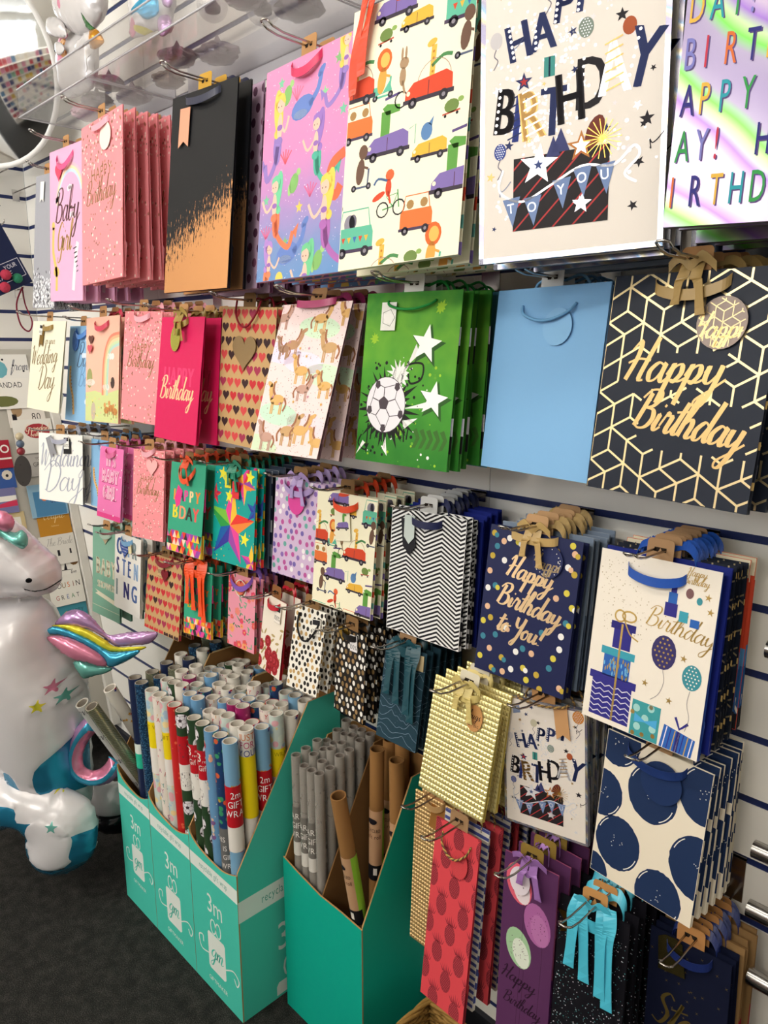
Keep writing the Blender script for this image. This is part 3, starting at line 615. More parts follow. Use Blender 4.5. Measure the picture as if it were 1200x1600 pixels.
def d_presents(A):
    H = A.H; R = A.rnd; gd = mat('#c2a15c', .3, .8); nv = '#332f86'; bl = '#2f63b4'; te = '#3f9fb4'
    for i in range(150):
        y = R.random()*.6+.04; A.dot(R.uniform(.02, .45)+.2*max(0, y-.2), y, R.uniform(.002, .006), P_('#b9a98c'), 5)
    gift(A, .06, 1.0, .42, 1.34, nv, nv); gift(A, .14, .78, .38, 1.0, bl, te); gift(A, .2, .56, .36, .76, nv, '#2c2878')
    A.nl(); A.nl()
    for j in range(6): A.line([(.06+.04*i, 1.07+.045*j+(.02 if i % 2 else 0)) for i in range(10)], .008, P_('#d9d4ea'))
    for i in range(40): A.ell(R.uniform(.15, .37), R.uniform(.85, .98), .006, .02, gd if i % 2 else P_('#7cc0e8'), 0, 6)
    A.line([(.27, .56), (.27, 1.34)], .018, gd); A.ring(.24, .5, .045, .014, gd); A.ring(.32, .49, .06, .014, gd, ry=.04); A.line([(.28, .52), (.34, .62), (.42, .66)], .012, gd, 4)
    gift(A, .44, 1.1, .68, 1.38, '#3f9aa0'); A.nl()
    for x, y in ((.48, 1.16), (.6, 1.13), (.5, 1.3), (.63, 1.28), (.56, 1.22)): A.dot(x, y, .03, P_('#9fd0cc'), 12)
    for x, y in ((.45, 1.2), (.6, 1.12), (.55, 1.35), (.64, 1.33), (.47, 1.36)): A.dot(x, y, .018, gd, 10)
    A.nl(); A.poly([(.47, 1.2), (.56, 1.24), (.66, 1.2), (.66, 1.27), (.56, 1.25), (.47, 1.27)], P_('#4fa8dc'))
    A.poly([(.72, 1.2), (.97, 1.24), (.94, 1.47), (.69, 1.43)], P_(bl)); A.nl()
    for k in range(7): A.line([(.745+.034*k, 1.21+.005*k), (.715+.034*k, 1.43+.005*k)], .008, P_(['#e8e4f0', nv, '#c2a15c'][k % 3]))
    A.line([(.84, 1.22), (.82, 1.45)], .03, P_('#2c2878')); A.line([(.8, 1.12), (.84, 1.2), (.9, 1.14)], .02, P_(nv))
    balloon(A, .64, .68, .1, P_('#3b3468'), False, gd, 0, 1.3); balloon(A, .88, .8, .075, P_('#3f8f9c'), False, WHITE(), 0, 1.25)
    A.line([(.65, .81), (.67, .9), (.64, 1.0), (.58, 1.06)], .005, P_('#a8a0a0'), 4); A.line([(.88, .9), (.87, 1.0), (.9, 1.1), (.88, 1.2)], .005, P_('#a8a0a0'), 4)
    for x, y in ((.92, .2), (.8, .68), (.52, .95), (.73, 1.02), (.95, .3)): A.star(x, y, .03, gd, .1, 5, .35)
    A.script('Birthday', .46, .5, .075, gd, .012, rot=.1, sx=1.05)
    # small printed gift tag repeating the motif
    A.nl(); gift(A, .6, .3, .7, .4, nv); gift(A, .62, .22, .69, .3, bl); gift(A, .635, .15, .68, .22, nv); gift(A, .72, .34, .79, .42, te); gift(A, .81, .38, .88, .44, bl); balloon(A, .78, .2, .03, P_('#7c5a5c'), False); balloon(A, .86, .24, .022, P_('#3f8f9c'), False)
    A.script('Happy', .74, .07, .03, gd, .006); A.script('Birthday', .72, .13, .028, gd, .006)
def d_shower(A):
    c = P_('#e6dfc6'); A.btext('BABY', .5, A.H*.53, .34, c, .55, al='c', sp=.22, d=.018); A.btext('SHOWER', .5, A.H*.68, .14, c, .75, al='c'); A.poly([(.1, A.H*.72), (.95, A.H*.78), (.95, A.H*.83), (.1, A.H*.77), (.2, A.H*.745)], c); A.rect(0, A.H*.9, 1, A.H*.905, c)
def d_christening(A):
    cs = ['#3f5c9c', '#8fb0d8', '#8a9a9c', '#3b3a7c', '#5f7cb8']; k = 0
    for r, y in (('CHR', .38), ('STEN', .74), ('ING', 1.14)):
        for i, c in enumerate(r):
            wdt = .9/len(r); A.btext(c, .09+i*wdt, y, .31, P_(cs[k % 5]), .66 if len(r) == 3 else .45, d=.02); k += 1
    A.nl(); R = A.rnd
    for i in range(60): A.dot(R.uniform(.05, .95), R.uniform(.08, 1.15), .007, WHITE(), 5)
def d_floral(A, cols=('#e8605c', '#f08a7c', '#e84a6c', '#f4a86c'), lv='#3f7c5c', n=26, r=.11):
    R = A.rnd
    for i in range(n*2): A.ell(R.random(), R.random()*A.H, .02, .06, P_([lv, '#7cb08c'][i % 2]), R.random()*3, 8)
    A.nl()
    for i in range(n):
        x, y, q, c = R.random(), R.random()*A.H, R.uniform(.5, 1)*r, R.choice(cols)
        for k in range(5): A.dot(x+q*.55*cos(k*1.26), y+q*.55*sin(k*1.26), q*.5, P_(c), 8)
        A.nl(); A.dot(x, y, q*.35, P_(R.choice(cols)), 8)
        if A.L > 9: A.L = 3
    A.L = 11
def d_roses(A):
    R = A.rnd
    for i in range(26): A.ell(R.random(), R.uniform(.35, 1)*A.H, .03, .09, P_('#b9a26c'), R.random()*3, 8)
    A.nl()
    for i in range(15):
        x, y = R.random(), A.H*(.3+.7*sqrt(R.random()))
        A.L = 2+i; q = .14; A.dot(x, y, q, P_('#a8262e'), 10); A.L += 1; A.ring(x, y, q*.6, .02, P_('#7c1820'), 8); A.ring(x, y, q*.3, .02, P_('#c8505a'), 6)
    A.L = 20
def d_clouds(A):
    R = A.rnd; c = P_('#7d93a8')
    for j in range(11):
        y = A.H*(.2+.075*j); pts = [(k*.08, y+R.uniform(-.05, .05)+.06*sin(k*.9+j)) for k in range(14)]; A.line(pts, .008, c, 3)
    for i in range(40): A.dot(R.random(), R.uniform(.3, 1)*A.H, .005, c, 5)
    A.nl(); A.ell(.6, .15, .07, .05, P_('#c8d4e0'))
def d_bigdots(A):
    nv = P_('#1f3258')
    def blob(x, y, r, ry=1.15):
        R = random.Random(int(x*99+y*7)); A.poly([(x+r*(1+R.uniform(-.018, .018))*cos(t), y+r*ry*(1+R.uniform(-.018, .018))*sin(t)) for t in [k*2*pi/52 for k in range(52)]], nv); A.nl()
        A.ring(x, y, r*.9, .008, WHITE(), 10, .3, 1.1, ry=r*ry*.92); A.ring(x, y, r*.92, .008, WHITE(), 8, -2.8, -2.2, ry=r*ry*.93)
        for i in range(8): A.dot(x+R.uniform(-.3, .3)*r, y+R.uniform(-.3, .3)*r, .005, WHITE(), 5)
        A.L -= 1
    for q in ((.12, .06, .22), (.5, .42, .235), (.96, .22, .23), (.03, .62, .2), (.24, 1.04, .225), (.98, .88, .25), (.68, 1.33, .22), (.02, 1.42, .16)): blob(*q)
    A.nl()
def pine(A, x, y, s, c):
    A.ell(x, y, .085*s, .14*s, c, 0, 16)
    for k in range(-3, 4): A.poly([(x+.02*k*s, y-.12*s), (x+.035*k*s, y-.26*s+.02*abs(k)*s), (x+(.02*k+.02)*s, y-.13*s)], c)
    A.nl(); b = P_('#e05a60')
    for i in range(-3, 4):
        for j in range(-5, 6):
            dx, dy = (i+.5*(j % 2))*.024*s, j*.024*s
            if (dx/.075/s)**2+(dy/.128/s)**2 < 1: A.dot(x+dx, y+dy, .006*s, b, 4)
    A.L -= 1
def d_pine(A):
    c = P_('#93303c'); j = 0; y = .2
    while y < A.H+.2:
        for i in range(3): pine(A, .04+.5*i+(.25 if j % 2 else 0), y, 1.4, c)
        y += .44; j += 1
    A.nl()
def d_stripes(A):
    n = int(A.H/.13)+1
    for j in range(n): A.rect(0, j*.13, 1, j*.13+.062, P_('#4a5596'))
def d_purple(A):
    H = A.H
    for x, y, r, c, c2, ro in ((.3, .5, .29, '#e8667c', '#f4e4ea', -.25), (.68, 1.1, .3, '#b36aa8', '#7c3a7c', -.2), (.36, 1.72, .29, '#a9cfa4', '#e6efe0', -.25)):
        A.ell(x, y, r*.82, r*1.3, P_(c), ro, 22); A.nl(); A.ell(x+.05, y+.08, r*.55, r*.95, P_(c2 if c != '#b36aa8' else '#c07ab4'), ro, 18); A.nl()
        for i in range(34): t = A.rnd.random()*6.28; q = r*A.rnd.uniform(.2, .8); A.dot(x+q*cos(t)*.8, y+q*1.15*sin(t), .008, P_('#5c2a50'), 5)
        A.L -= 2; A.line([(x+.1, y+r*1.3), (x+.12, y+r*1.9), (x+.08, H*.95)], .006, P_('#3c2038'), 4)
    A.L += 3; g = P_('#2a1428'); A.script('Happy', .06, H*.60, .13, g, .026, rot=.05); A.script('Birthday', .12, H*.715, .115, g, .022, rot=.05, sx=.9)
def d_speckle(A):
    R = A.rnd; cs = [P_('#9fb8c0'), P_('#4f8f94'), P_('#d8d4e0')]
    for i in range(900): A.dot(R.random(), (1-R.random()**1.5*.95)*A.H, R.uniform(.003, .010), cs[i % 3], 5)
def d_star(A):
    g = mat('#8f7a40', .35, .7); A.script('Star', .08, A.H*.62, .22, g, .05); R = A.rnd
    for i in range(24): A.star(R.random(), R.random()*A.H*.5+.1, .025, g, R.random(), 4, .2)
def d_blackdots(A):
    d_dots(A, ['#f2efe8', '#f2efe8', '#a8865c', '#8f744c'], 7, .05, .15)
def d_whitedots(A):
    d_dots(A, ['#26221f', '#26221f', '#b8945c', '#26221f', '#c8a46c'], 7, .05, .18)
def d_lilac(A): d_dots(A, ['#c05aa0', '#7c6ab4', '#6fb0a8', '#fbf5fa', '#c05aa0', '#8f6cb8'], 8, .038, .22)
def d_purpledots(A): d_dots(A, ['#6a3a58', '#7c4a64', '#55304a'], 7, .04, .12)
def d_purpleback(A): pass
def d_flag(A):
    A.rect(0, 0, 1, .14, P_('#e8dcc0')); A.nl()
    for i in range(7): A.star(.08+.14*i, .07, .045, P_(K))
    A.L -= 1; A.rect(0, .14, 1, .72, P_('#cf4a30')); A.rect(0, .72, 1, .86, P_('#4f86b8')); A.rect(0, .86, 1, 1.25, P_('#2f5e98')); A.rect(0, 1.25, 1, 1.5, P_('#22242c')); A.nl()
    for i in range(14): A.line([(.02+.07*i, 1.12), (.09+.07*i, 1.24)], .02, P_('#e8e4da'))
def d_plain(A): pass
def d_goldfoil(A):
    pass
# ---------------------------------------------------------------- the room
def struct(mb, name): o = mb.obj(name); o['kind'] = 'structure'; return o
SLZ = [round(.136+.1*k, 3) for k in range(24)]
pan = mat('#f0ece5', .42); navy = mat('#1b2a5e', .35); dark = mat('#2b2c33', .5)
def slat(axis, a0, a1, b, sgn, seams):
    mb = MB(); g = .0062
    def bx(u0, u1, d0, d1, z0, z1, mt):
        if axis == 'x': mb.box((u0, min(d0, d1), z0), (u1, max(d0, d1), z1), mt)
        else: mb.box((min(d0, d1), u0, z0), (max(d0, d1), u1, z1), mt)
    bx(a0, a1, b+sgn*.0025, b+sgn*.03, 0, 2.9, navy)
    zs = [0]+SLZ+[2.9]; cuts = [a0]+seams+[a1]
    for i in range(len(zs)-1):
        z0 = zs[i]+(g if i else 0); z1 = zs[i+1]-(g if i < len(zs)-2 else 0)
        for c0, c1 in zip(cuts, cuts[1:]): bx(c0+.0007, c1-.0007, b, b+sgn*.0026, z0, z1, pan)
    return mb
struct(slat('x', -3.0, 2.5, 0, 1, [-2.06, -.845, .375, 1.6]), 'wall_back')
struct(slat('y', -4.6, 0.0, -3.0, -1, [-3.4, -2.2, -1.0]), 'wall_left')
def carpet_mat():
    def f(nt, tc):
        n = N(nt, 'TexNoise', Scale=420, Detail=4); nt.links.new(tc.outputs['Object'], n.inputs['Vector'])
        n2 = N(nt, 'TexNoise', Scale=35, Detail=3); nt.links.new(tc.outputs['Object'], n2.inputs['Vector'])
        mx = N(nt, 'Math', operation='MULTIPLY_ADD'); mx.inputs[1].default_value = .35; nt.links.new(n2.outputs['Fac'], mx.inputs[0]); nt.links.new(n.outputs['Fac'], mx.inputs[2])
        s = N(nt, 'Math', operation='SUBTRACT'); s.inputs[1].default_value = .17; nt.links.new(mx.outputs[0], s.inputs[0]); return s.outputs[0]
    return ramp_mat('carpet', [(.32, '#0f0f0f'), (.5, '#222120'), (.7, '#45433f')], f, .95, bump=.6)
struct(MB().box((-3, -4.6, -.03), (2.5, 0, 0), carpet_mat()), 'floor')
struct(MB().box((-3.03, -4.6, 2.9), (2.5, .03, 2.95), mat('#dcdad4', .8)), 'ceiling')
struct(MB().box((2.5, -4.6, 0), (2.53, 0, 2.9), mat('#cfccc4', .7)), 'wall_right')
mb = MB(); cream = mat('#d8d4cc', .7)
mb.box((-3, -4.63, 0), (-3.0+.05, -4.6, 2.9), cream); mb.box((-3, -4.63, 0), (2.5, -4.6, .5), cream); mb.box((-3, -4.63, 2.6), (2.5, -4.6, 2.9), cream); mb.box((.9, -4.63, .5), (2.5, -4.6, 2.6), cream)
struct(mb, 'wall_front')
mb = MB(); fr = mat('#e8e8ea', .4)
for x in (-2.95, -1.98, -1.04, -.07, .86): mb.box((x, -4.62, .5), (x+.04, -4.58, 2.6), fr)
for z in (.5, 2.56): mb.box((-2.95, -4.62, z), (.9, -4.58, z+.04), fr)
mb.box((-2.95, -4.61, .5), (.9, -4.605, 2.6), mat('#dfe9f2', .1, em=3.0)); struct(mb, 'window_1')
struct(MB().box((-3.0, -4.6, 0), (-2.985, 0, .115), dark), 'baseboard_left')
struct(MB().box((-3.0, -.012, 0), (2.5, 0, .1), dark), 'baseboard_back')
for i, (x, y) in enumerate([(-2.2, -1.15), (-.7, -1.15), (.9, -1.15), (-2.2, -2.9), (-.2, -2.9)]):
    t = empty('ceiling_light', (x, y, 2.9), label='long flat ceiling light panel above the shop floor, '+['over the far corner', 'over the middle of the aisle', 'behind the camera', 'near the window end', 'over the back aisle'][i], cat='ceiling light')
    MB().box((-.6, -.17, -.03), (.6, .17, 0), mat('#e4e4e4', .5)).obj('lamp_frame', t)
    MB().box((-.57, -.14, -.033), (.57, .14, -.0301), mat('#fff6e8', .5, em=5)).obj('diffuser', t)

# ---------------------------------------------------------------- gift bags on prongs
FIT = {
'1a':(-2.279,-0.200,1.983, 2.5,-6.3,2.0, 0.147,0.368),
'1b':(-2.091,-0.220,2.017, -1.0,-4.1,2.1, 0.226,0.390),
'1c':(-1.809,-0.250,2.026, -1.3,-5.1,-1.6, 0.231,0.369),
'1d':(-1.362,-0.250,1.988, 6.1,-7.4,-0.2, 0.201,0.378),
'1e':(-1.047,-0.250,1.969, -2.4,-6.3,-0.4, 0.239,0.353),
'1f':(-0.803,-0.260,1.987, 5.7,-8.9,-2.2, 0.217,0.373),
'1g':(-0.544,-0.270,1.985, 17.2,-3.8,-2.5, 0.220,0.377),
'1h':(-0.301,-0.230,1.959, 15.5,-6.2,0.8, 0.213,0.335),
'2a':(-2.308,-0.220,1.581, 2.7,-9.4,1.5, 0.221,0.262),
'2b':(-2.180,-0.175,1.566, -0.4,-8.1,0.4, 0.186,0.274),
'2c':(-1.992,-0.200,1.585, 1.8,-6.2,-1.1, 0.190,0.279),
'2d':(-1.744,-0.210,1.590, 2.6,-6.1,2.1, 0.176,0.267),
'2e':(-1.507,-0.240,1.569, -1.3,-7.5,1.3, 0.191,0.270),
'2f':(-1.313,-0.200,1.584, 2.2,-4.6,2.7, 0.182,0.283),
'2g':(-1.073,-0.220,1.581, 2.3,-18.8,-0.1, 0.184,0.277),
'2h':(-0.855,-0.200,1.590, 4.7,-6.5,0.7, 0.195,0.278),
'2i':(-0.624,-0.160,1.587, -7.4,-6.3,-0.1, 0.205,0.267),
'2j':(-0.402,-0.200,1.590, -5.6,-6.6,0.7, 0.215,0.271),
'3a':(-2.305,-0.220,1.250, 14.8,-5.7,-0.4, 0.207,0.207),
'3b':(-2.133,-0.160,1.240, 5.1,-5.4,0.2, 0.149,0.201),
'3c':(-1.998,-0.200,1.235, 2.4,-7.8,0.2, 0.134,0.200),
'3d':(-1.782,-0.200,1.249, 7.0,-7.0,-1.7, 0.135,0.230),
'3e':(-1.588,-0.200,1.235, -1.9,-8.9,-2.6, 0.168,0.218),
'3f':(-1.418,-0.180,1.241, 0.5,-6.6,-1.6, 0.164,0.219),
'3g':(-1.237,-0.140,1.231, 8.9,-3.4,3.0, 0.140,0.216),
'3h':(-1.077,-0.150,1.225, 0.3,-5.8,-0.3, 0.175,0.234),
'3i':(-0.872,-0.140,1.218, 0.2,-4.7,-0.7, 0.177,0.232),
'3j':(-0.646,-0.140,1.221, 1.2,-7.9,0.4, 0.169,0.243),
'3k':(-0.440,-0.150,1.222, -6.4,-8.0,-1.6, 0.181,0.250),
'4a':(-2.170,-0.160,0.966, 4.5,-4.7,1.0, 0.163,0.277),
'4b':(-1.940,-0.200,0.995, -0.3,-5.5,-0.2, 0.159,0.219),
'4c':(-1.753,-0.190,0.969, 1.1,-8.3,-1.7, 0.177,0.205),
'4d':(-1.567,-0.200,0.989, 9.2,-6.8,-1.5, 0.101,0.178),
'4e':(-1.425,-0.170,0.986, 3.8,-4.2,0.5, 0.101,0.177),
'4f':(-1.296,-0.170,0.963, -7.8,-7.8,0.6, 0.099,0.173),
'4g':(-1.171,-0.170,0.971, 6.7,-9.9,1.7, 0.089,0.180),
'4h':(-1.056,-0.160,0.952, -5.0,-3.6,-0.1, 0.099,0.184),
'4i':(-0.913,-0.150,0.956, 4.2,-7.9,1.5, 0.099,0.192),
'4j':(-0.724,-0.200,0.953, 0.8,-9.5,2.1, 0.140,0.204),
'4k':(-0.604,-0.160,0.957, 6.3,-3.7,-5.6, 0.146,0.216),
'4l':(-0.418,-0.150,0.946, -3.3,-4.9,0.9, 0.161,0.230),
'5a':(-0.844,-0.140,0.664, -0.7,-3.5,-1.0, 0.103,0.319),
'5b':(-0.721,-0.220,0.704, -1.3,-7.4,-1.1, 0.099,0.334),
'5c':(-0.573,-0.220,0.718, 5.1,-1.2,0.3, 0.094,0.379),
'5d':(-0.473,-0.200,0.684, 3.3,-8.8,-3.4, 0.112,0.274),
'5e':(-0.352,-0.140,0.661, 0.6,-4.2,-2.6, 0.117,0.235)}
holo_silver = holo('holographic_silver', [(.25, '#e8e6ee'), (.42, '#b8b2c8'), (.52, '#9fc4e8'), (.6, '#f4f2f6'), (.72, '#e6d8b0'), (.85, '#a9a4c0')], 6, .25, .75)
holo_rain = holo('holographic_rainbow', [(.2, '#cda6ae'), (.34, '#8f82a6'), (.48, '#9c92ae'), (.58, '#74c858'), (.68, '#b4d09c'), (.8, '#9470c0'), (.9, '#b8a8c4')], 2.2, .34, .6, 2.)
mermaid_base = ramp_mat('pink_to_blue_print', [(.05, '#ea93bd'), (.4, '#dd8fc0'), (.62, '#b98fc6'), (.85, '#7f95c6'), (1, '#6d96c8')], zgrad(.353, .12))
def copper_f(nt, tc):
    s = N(nt, 'SeparateXYZ'); nt.links.new(tc.outputs['Object'], s.inputs[0])
    n = N(nt, 'TexNoise', Scale=160, Detail=6, Roughness=.7); mp = N(nt, 'Mapping'); mp.inputs['Scale'].default_value = (1.6, 1, .35)
    nt.links.new(tc.outputs['Object'], mp.inputs[0]); nt.links.new(mp.outputs[0], n.inputs['Vector'])
    x = N(nt, 'Math', operation='MULTIPLY_ADD'); x.inputs[1].default_value = .45; x.inputs[2].default_value = -.215; nt.links.new(s.outputs['X'], x.inputs[0])
    d = N(nt, 'Math', operation='SUBTRACT'); nt.links.new(x.outputs[0], d.inputs[0]); nt.links.new(s.outputs['Z'], d.inputs[1])
    k = N(nt, 'Math', operation='MULTIPLY_ADD'); k.inputs[1].default_value = 8; nt.links.new(d.outputs[0], k.inputs[0])
    k2 = N(nt, 'Math', operation='MULTIPLY'); k2.inputs[1].default_value = 3.4; nt.links.new(n.outputs['Fac'], k2.inputs[0])
    k3 = N(nt, 'Math', operation='SUBTRACT'); k3.inputs[1].default_value = 1.55; nt.links.new(k2.outputs[0], k3.inputs[0]); nt.links.new(k3.outputs[0], k.inputs[2]); return k.outputs[0]
copper = ramp_mat('black_paper_with_copper_foil', [(.44, '#0d0e13'), (.5, '#c08c5e')], copper_f, .48, 0)
nt = copper.node_tree; r2 = nt.nodes.new('ShaderNodeValToRGB'); r2.color_ramp.elements[0].position = .44; r2.color_ramp.elements[1].position = .5
nt.links.new([n for n in nt.nodes if n.type == 'VALTORGB'][0].inputs[0].links[0].from_socket, r2.inputs[0]); nt.links.new(r2.outputs[0], nt.nodes['Principled BSDF'].inputs['Metallic'])
green_base = ramp_mat('green_print', [(.0, '#3c8a2c'), (.25, '#6aac34'), (.5, '#4c9a30'), (1, '#2c7a28')], zgrad(.278, .5))
teal_dark = mat('#24404e', .5)
PINK = '#f2949a'
DES = {  # name: (front paper, side bands, art, what it is called)
'confetti': (mat(PINK, .5), [PINK], d_confetti, 'pink dotted birthday'), 'babygirl': (mat('#eeb2d4', .5), ['#eeb2d4'], d_babygirl, 'pink baby girl'),
'grey': (mat('#a3a3ab', .55), ['#a3a3ab'], d_grey, 'grey'), 'copper': (copper, [K], None, 'black'), 'purpledots': (mat('#b79ab4', .5), ['#b79ab4', '#6a3a58']*8, d_purpledots, 'mauve dotted'),
'mermaid': (mermaid_base, ['#c88ab0'], d_mermaid, 'mermaid'), 'cars': (mat('#f5efd2', .5), ['#ece4c4', '#c9b48a', '#d4492c', '#ece4c4', '#61a59a', '#ece4c4', '#7f6bab']*3, d_cars, 'cream vehicles'),
'whitebday': (mat('#e4dbd2', .45), ['#55606e', '#8e8a94'], lambda A: d_whitebday(A, holo_silver), 'white birthday'), 'rainbowtext': (holo_rain, ['#6a6570'], d_rainbowtext, 'holographic'),
'wedding': (mat('#f0ead2', .5), ['#e6dfc8'], d_wedding, 'cream wedding'), 'weddingsilver': (mat('#f4f2ec', .4), ['#5d5a58', '#e9e6e0', '#8a8580'], d_weddingsilver, 'white wedding'),
'babyboy': (mat('#8fbfe6', .5), ['#8fbfe6'], d_babyboy, 'blue baby boy'), 'meadow': (mat('#f6bfa8', .5), ['#f2b8a0'], d_meadow, 'peach rainbow'),
'magenta': (mat('#d61a5a', .5), ['#c2164f'], d_magenta, 'magenta birthday'), 'hearts': (mat('#c59f6e', .7), ['#c59f6e', '#a0353c']*7, d_hearts, 'kraft hearts'),
'horses': (mat('#f2d8d6', .5), ['#8a6468', '#6c4c52']*5, d_horses, 'pale pink horse'), 'football': (green_base, ['#3a8030', '#2c6a26', '#ece8ee', '#2a2a2a', '#3a8030']*2, d_football, 'green football'),
'bluetile': (mat('#4f8fa0', .5), ['#3f6f9a', '#d8d4c0', '#4f8fa0', '#c8b070']*4, d_plain, 'blue patterned'), 'plainblue': (mat('#7fb2df', .5), ['#6f9fd0'], d_plain, 'plain light blue'),
'hexgold': (mat('#1c2230', .45), ['#1b1f2a', '#c9ab6c', '#1b1f2a', '#1b1f2a', '#1b1f2a']*6, d_hexgold, 'navy cube patterned'), 'girl': (mat('#ea78b4', .5), ['#e088b8'], d_girl, 'bright pink girl'),
'bday': (mat('#37a583', .5), ['#37a583', '#e8489a', '#38312f', '#f3c23c'], d_bday, 'teal birthday'), 'facet': (mat('#12a39a', .45), ['#12a39a', '#e8c23c', '#2f9a48', '#e83c34']*3, d_facet, 'star patterned'),
'greynavy': (mat('#4a5568', .4), ['#c9ced6', '#2b3550', '#9aa2ae', '#2b3550']*2, d_plain, 'grey and navy'), 'lilac': (mat('#d9bfe0', .5), ['#c8a8d4'], d_lilac, 'lilac dotted'),
'chevron': (mat('#efeeee', .5), ['#1b1a20', '#1b1a20', '#cfcdd0']*9, d_chevron, 'black and white zigzag'), 'royal': (mat('#16247c', .6), ['#16247c'], d_plain, 'royal blue'),
'navydots': (mat('#20264f', .45), ['#20264f'], d_navydots, 'navy spotted birthday'), 'greyblue': (mat('#7c8ba0', .45), ['#a8b2c0', '#5d6c84'], d_plain, 'grey-blue'),
'presents': (mat('#f0e7da', .5), ['#2a4a9c'], d_presents, 'white presents'), 'flag': (mat('#cf4a30', .5), ['#e8dcc0', '#cf4a30', '#cf4a30', '#cf4a30', '#4f86b8', '#2f5e98', '#2f5e98', '#22242c'], d_flag, 'red, cream and blue star'),
'shower': (mat('#7fae98', .55), ['#7fae98'], d_shower, 'green baby shower'), 'christening': (mat('#f0eee8', .5), ['#e6e2d6'], d_christening, 'white christening'),
'floral': (mat('#ef9cb0', .5), ['#ef9cb0', '#3f7c5c', '#e8605c']*3, d_floral, 'pink floral'), 'roses': (mat('#f2e8da', .5), ['#a61c28'], d_roses, 'red rose'),
'whitedots': (mat('#f4f0e6', .5), ['#e6e2d8', '#26221f', '#e6e2d8', '#b8945c']*5, d_whitedots, 'white spotted'), 'blackdots': (mat('#221e1c', .5), ['#1d1a18', '#1d1a18', '#f2efe8', '#1d1a18']*5, d_blackdots, 'black spotted'),
'clouds': (teal_dark, ['#1d2c36', '#24404e'], d_clouds, 'dark teal cloud'), 'gold': (mat('#e9dc9c', .32, .6), ['#cdb75e'], 'emboss', 'gold embossed'), 'gold2': (mat('#e3c188', .32, .65), ['#c79d54'], 'emboss', 'rose gold embossed'),
'bigdots': (mat('#efe4d0', .5), ['#e6dcc8', '#1f3258', '#e6dcc8', '#e6dcc8', '#1f3258', '#1f3258', '#e6dcc8']*2, d_bigdots, 'white and navy spot'), 'pine': (mat('#de4c55', .5), ['#b83c44', '#8e2c38']*3, d_pine, 'coral pineapple'),
'stripes': (mat('#e8e4da', .5), ['#4a5596', '#e8e4da']*13, d_stripes, 'blue and white striped'), 'purple': (mat('#5f3560', .5), ['#a8587c', '#6a3a78', '#a8587c'], d_purple, 'purple balloon'),
'speckle': (mat('#14131a', .45), ['#14131a'], d_speckle, 'black speckled'), 'star': (mat('#141930', .45), ['#141930', '#5a4a2c'], d_star, 'dark navy star'), 'kraftred': (mat('#9c7a50', .7), ['#8c6a44', '#a02838'], d_plain, 'gold and brown')}
BODY = {}
def bag_body(des, w, h):
    key = (des, w, h)
    if key in BODY: return BODY[key]
    front, side, art, _ = DES[des]; mb = MB(); t0, t1, g = .0025, .0075, min(.02, w*.12)
    mb.add([(-w/2, 0, 0), (w/2, 0, 0), (w/2, 0, -h), (-w/2, 0, -h)], [(0, 3, 2, 1)], front)
    th = lambda f: t0+(t1-t0)*f
    sm = [mat(c, .55) for c in side]; back = sm[0]
    mb.add([(-w/2, t0, 0), (w/2, t0, 0), (w/2, t1, -h), (-w/2, t1, -h)], [(0, 1, 2, 3)], back)
    n = max(len(side), 4)
    for sx in (-1, 1):
        for i in range(n):
            f0, f1 = i/n, (i+1)/n; ins = lambda f: g if f < .78 else g*(1-(f-.78)/.22)
            a, b = sx*w/2, -h
            vs = [(a, 0, b*f0), (a-sx*ins(f0), th(f0)/2, b*f0), (a, th(f0), b*f0), (a, 0, b*f1), (a-sx*ins(f1), th(f1)/2, b*f1), (a, th(f1), b*f1)]
            mb.add(vs, [(0, 3, 4, 1), (1, 4, 5, 2)] if sx > 0 else [(1, 4, 3, 0), (2, 5, 4, 1)], sm[i*len(side)//n])
    mb.add([(-w/2, 0, -h), (w/2, 0, -h), (w/2, t1, -h), (-w/2, t1, -h)], [(0, 3, 2, 1)], back)
    # the folded base flap standing off the back panel
    for sx in (-1, 1): mb.add([(sx*(w/2-.001), t1, -h*.97), (sx*(w/2-.001), t1+.0035, -h*.80), (sx*(w/2-.001), t1*.9, -h*.78), (sx*(w/2-g*2), t1+.0035, -h*.80)], [(0, 1, 2), (0, 1, 3)], back)
    if art == 'emboss':
        cx = .0062; nx = int(w/cx); cz = .0085; nz = int(h/cz); dx, dz = w/nx, h/nz
        vs = []; fs = []
        for j in range(nz):
            for i in range(nx):
                x0, z0 = -w/2+i*dx, -j*dz; o = len(vs)
                vs += [(x0, 0, z0), (x0+dx, 0, z0), (x0+dx, 0, z0-dz), (x0, 0, z0-dz), (x0+dx*.3, -.0016, z0-dz*.35), (x0+dx*.75, -.0016, z0-dz*.7)]
                fs += [(o, o+4, o+1), (o+1, o+4, o+5), (o+1, o+5, o+2), (o+2, o+5, o+3), (o+3, o+5, o+4), (o+3, o+4, o)]
        mb.add(vs, fs, front)
    elif art:
        A = Art(w, h); art(A); A.bake(mb)
    BODY[key] = mb.mesh('bag_body'); return BODY[key]
def tab_mesh(c):
    mb = MB(); pts = []
    for cx, cz, a0 in ((.014, -.003, -90), (.014, .022, 0), (-.014, .022, 90), (-.014, -.003, 180)):
        for k in range(4): a = radians(a0+30*k); pts.append((cx+.006*cos(a), cz+.006*sin(a)))
    mb.plate(pts, .0007, .0014, mat(c, .75)); k = mat('#2a2018', .8)
    mb.plate([(-.009, .010), (-.003, .010), (0, .016), (.003, .010), (.009, .010), (.009, .016), (-.009, .016)], .0003, .0006, k); return mb.mesh('hang_tab')
TABS = {}
HM = {}
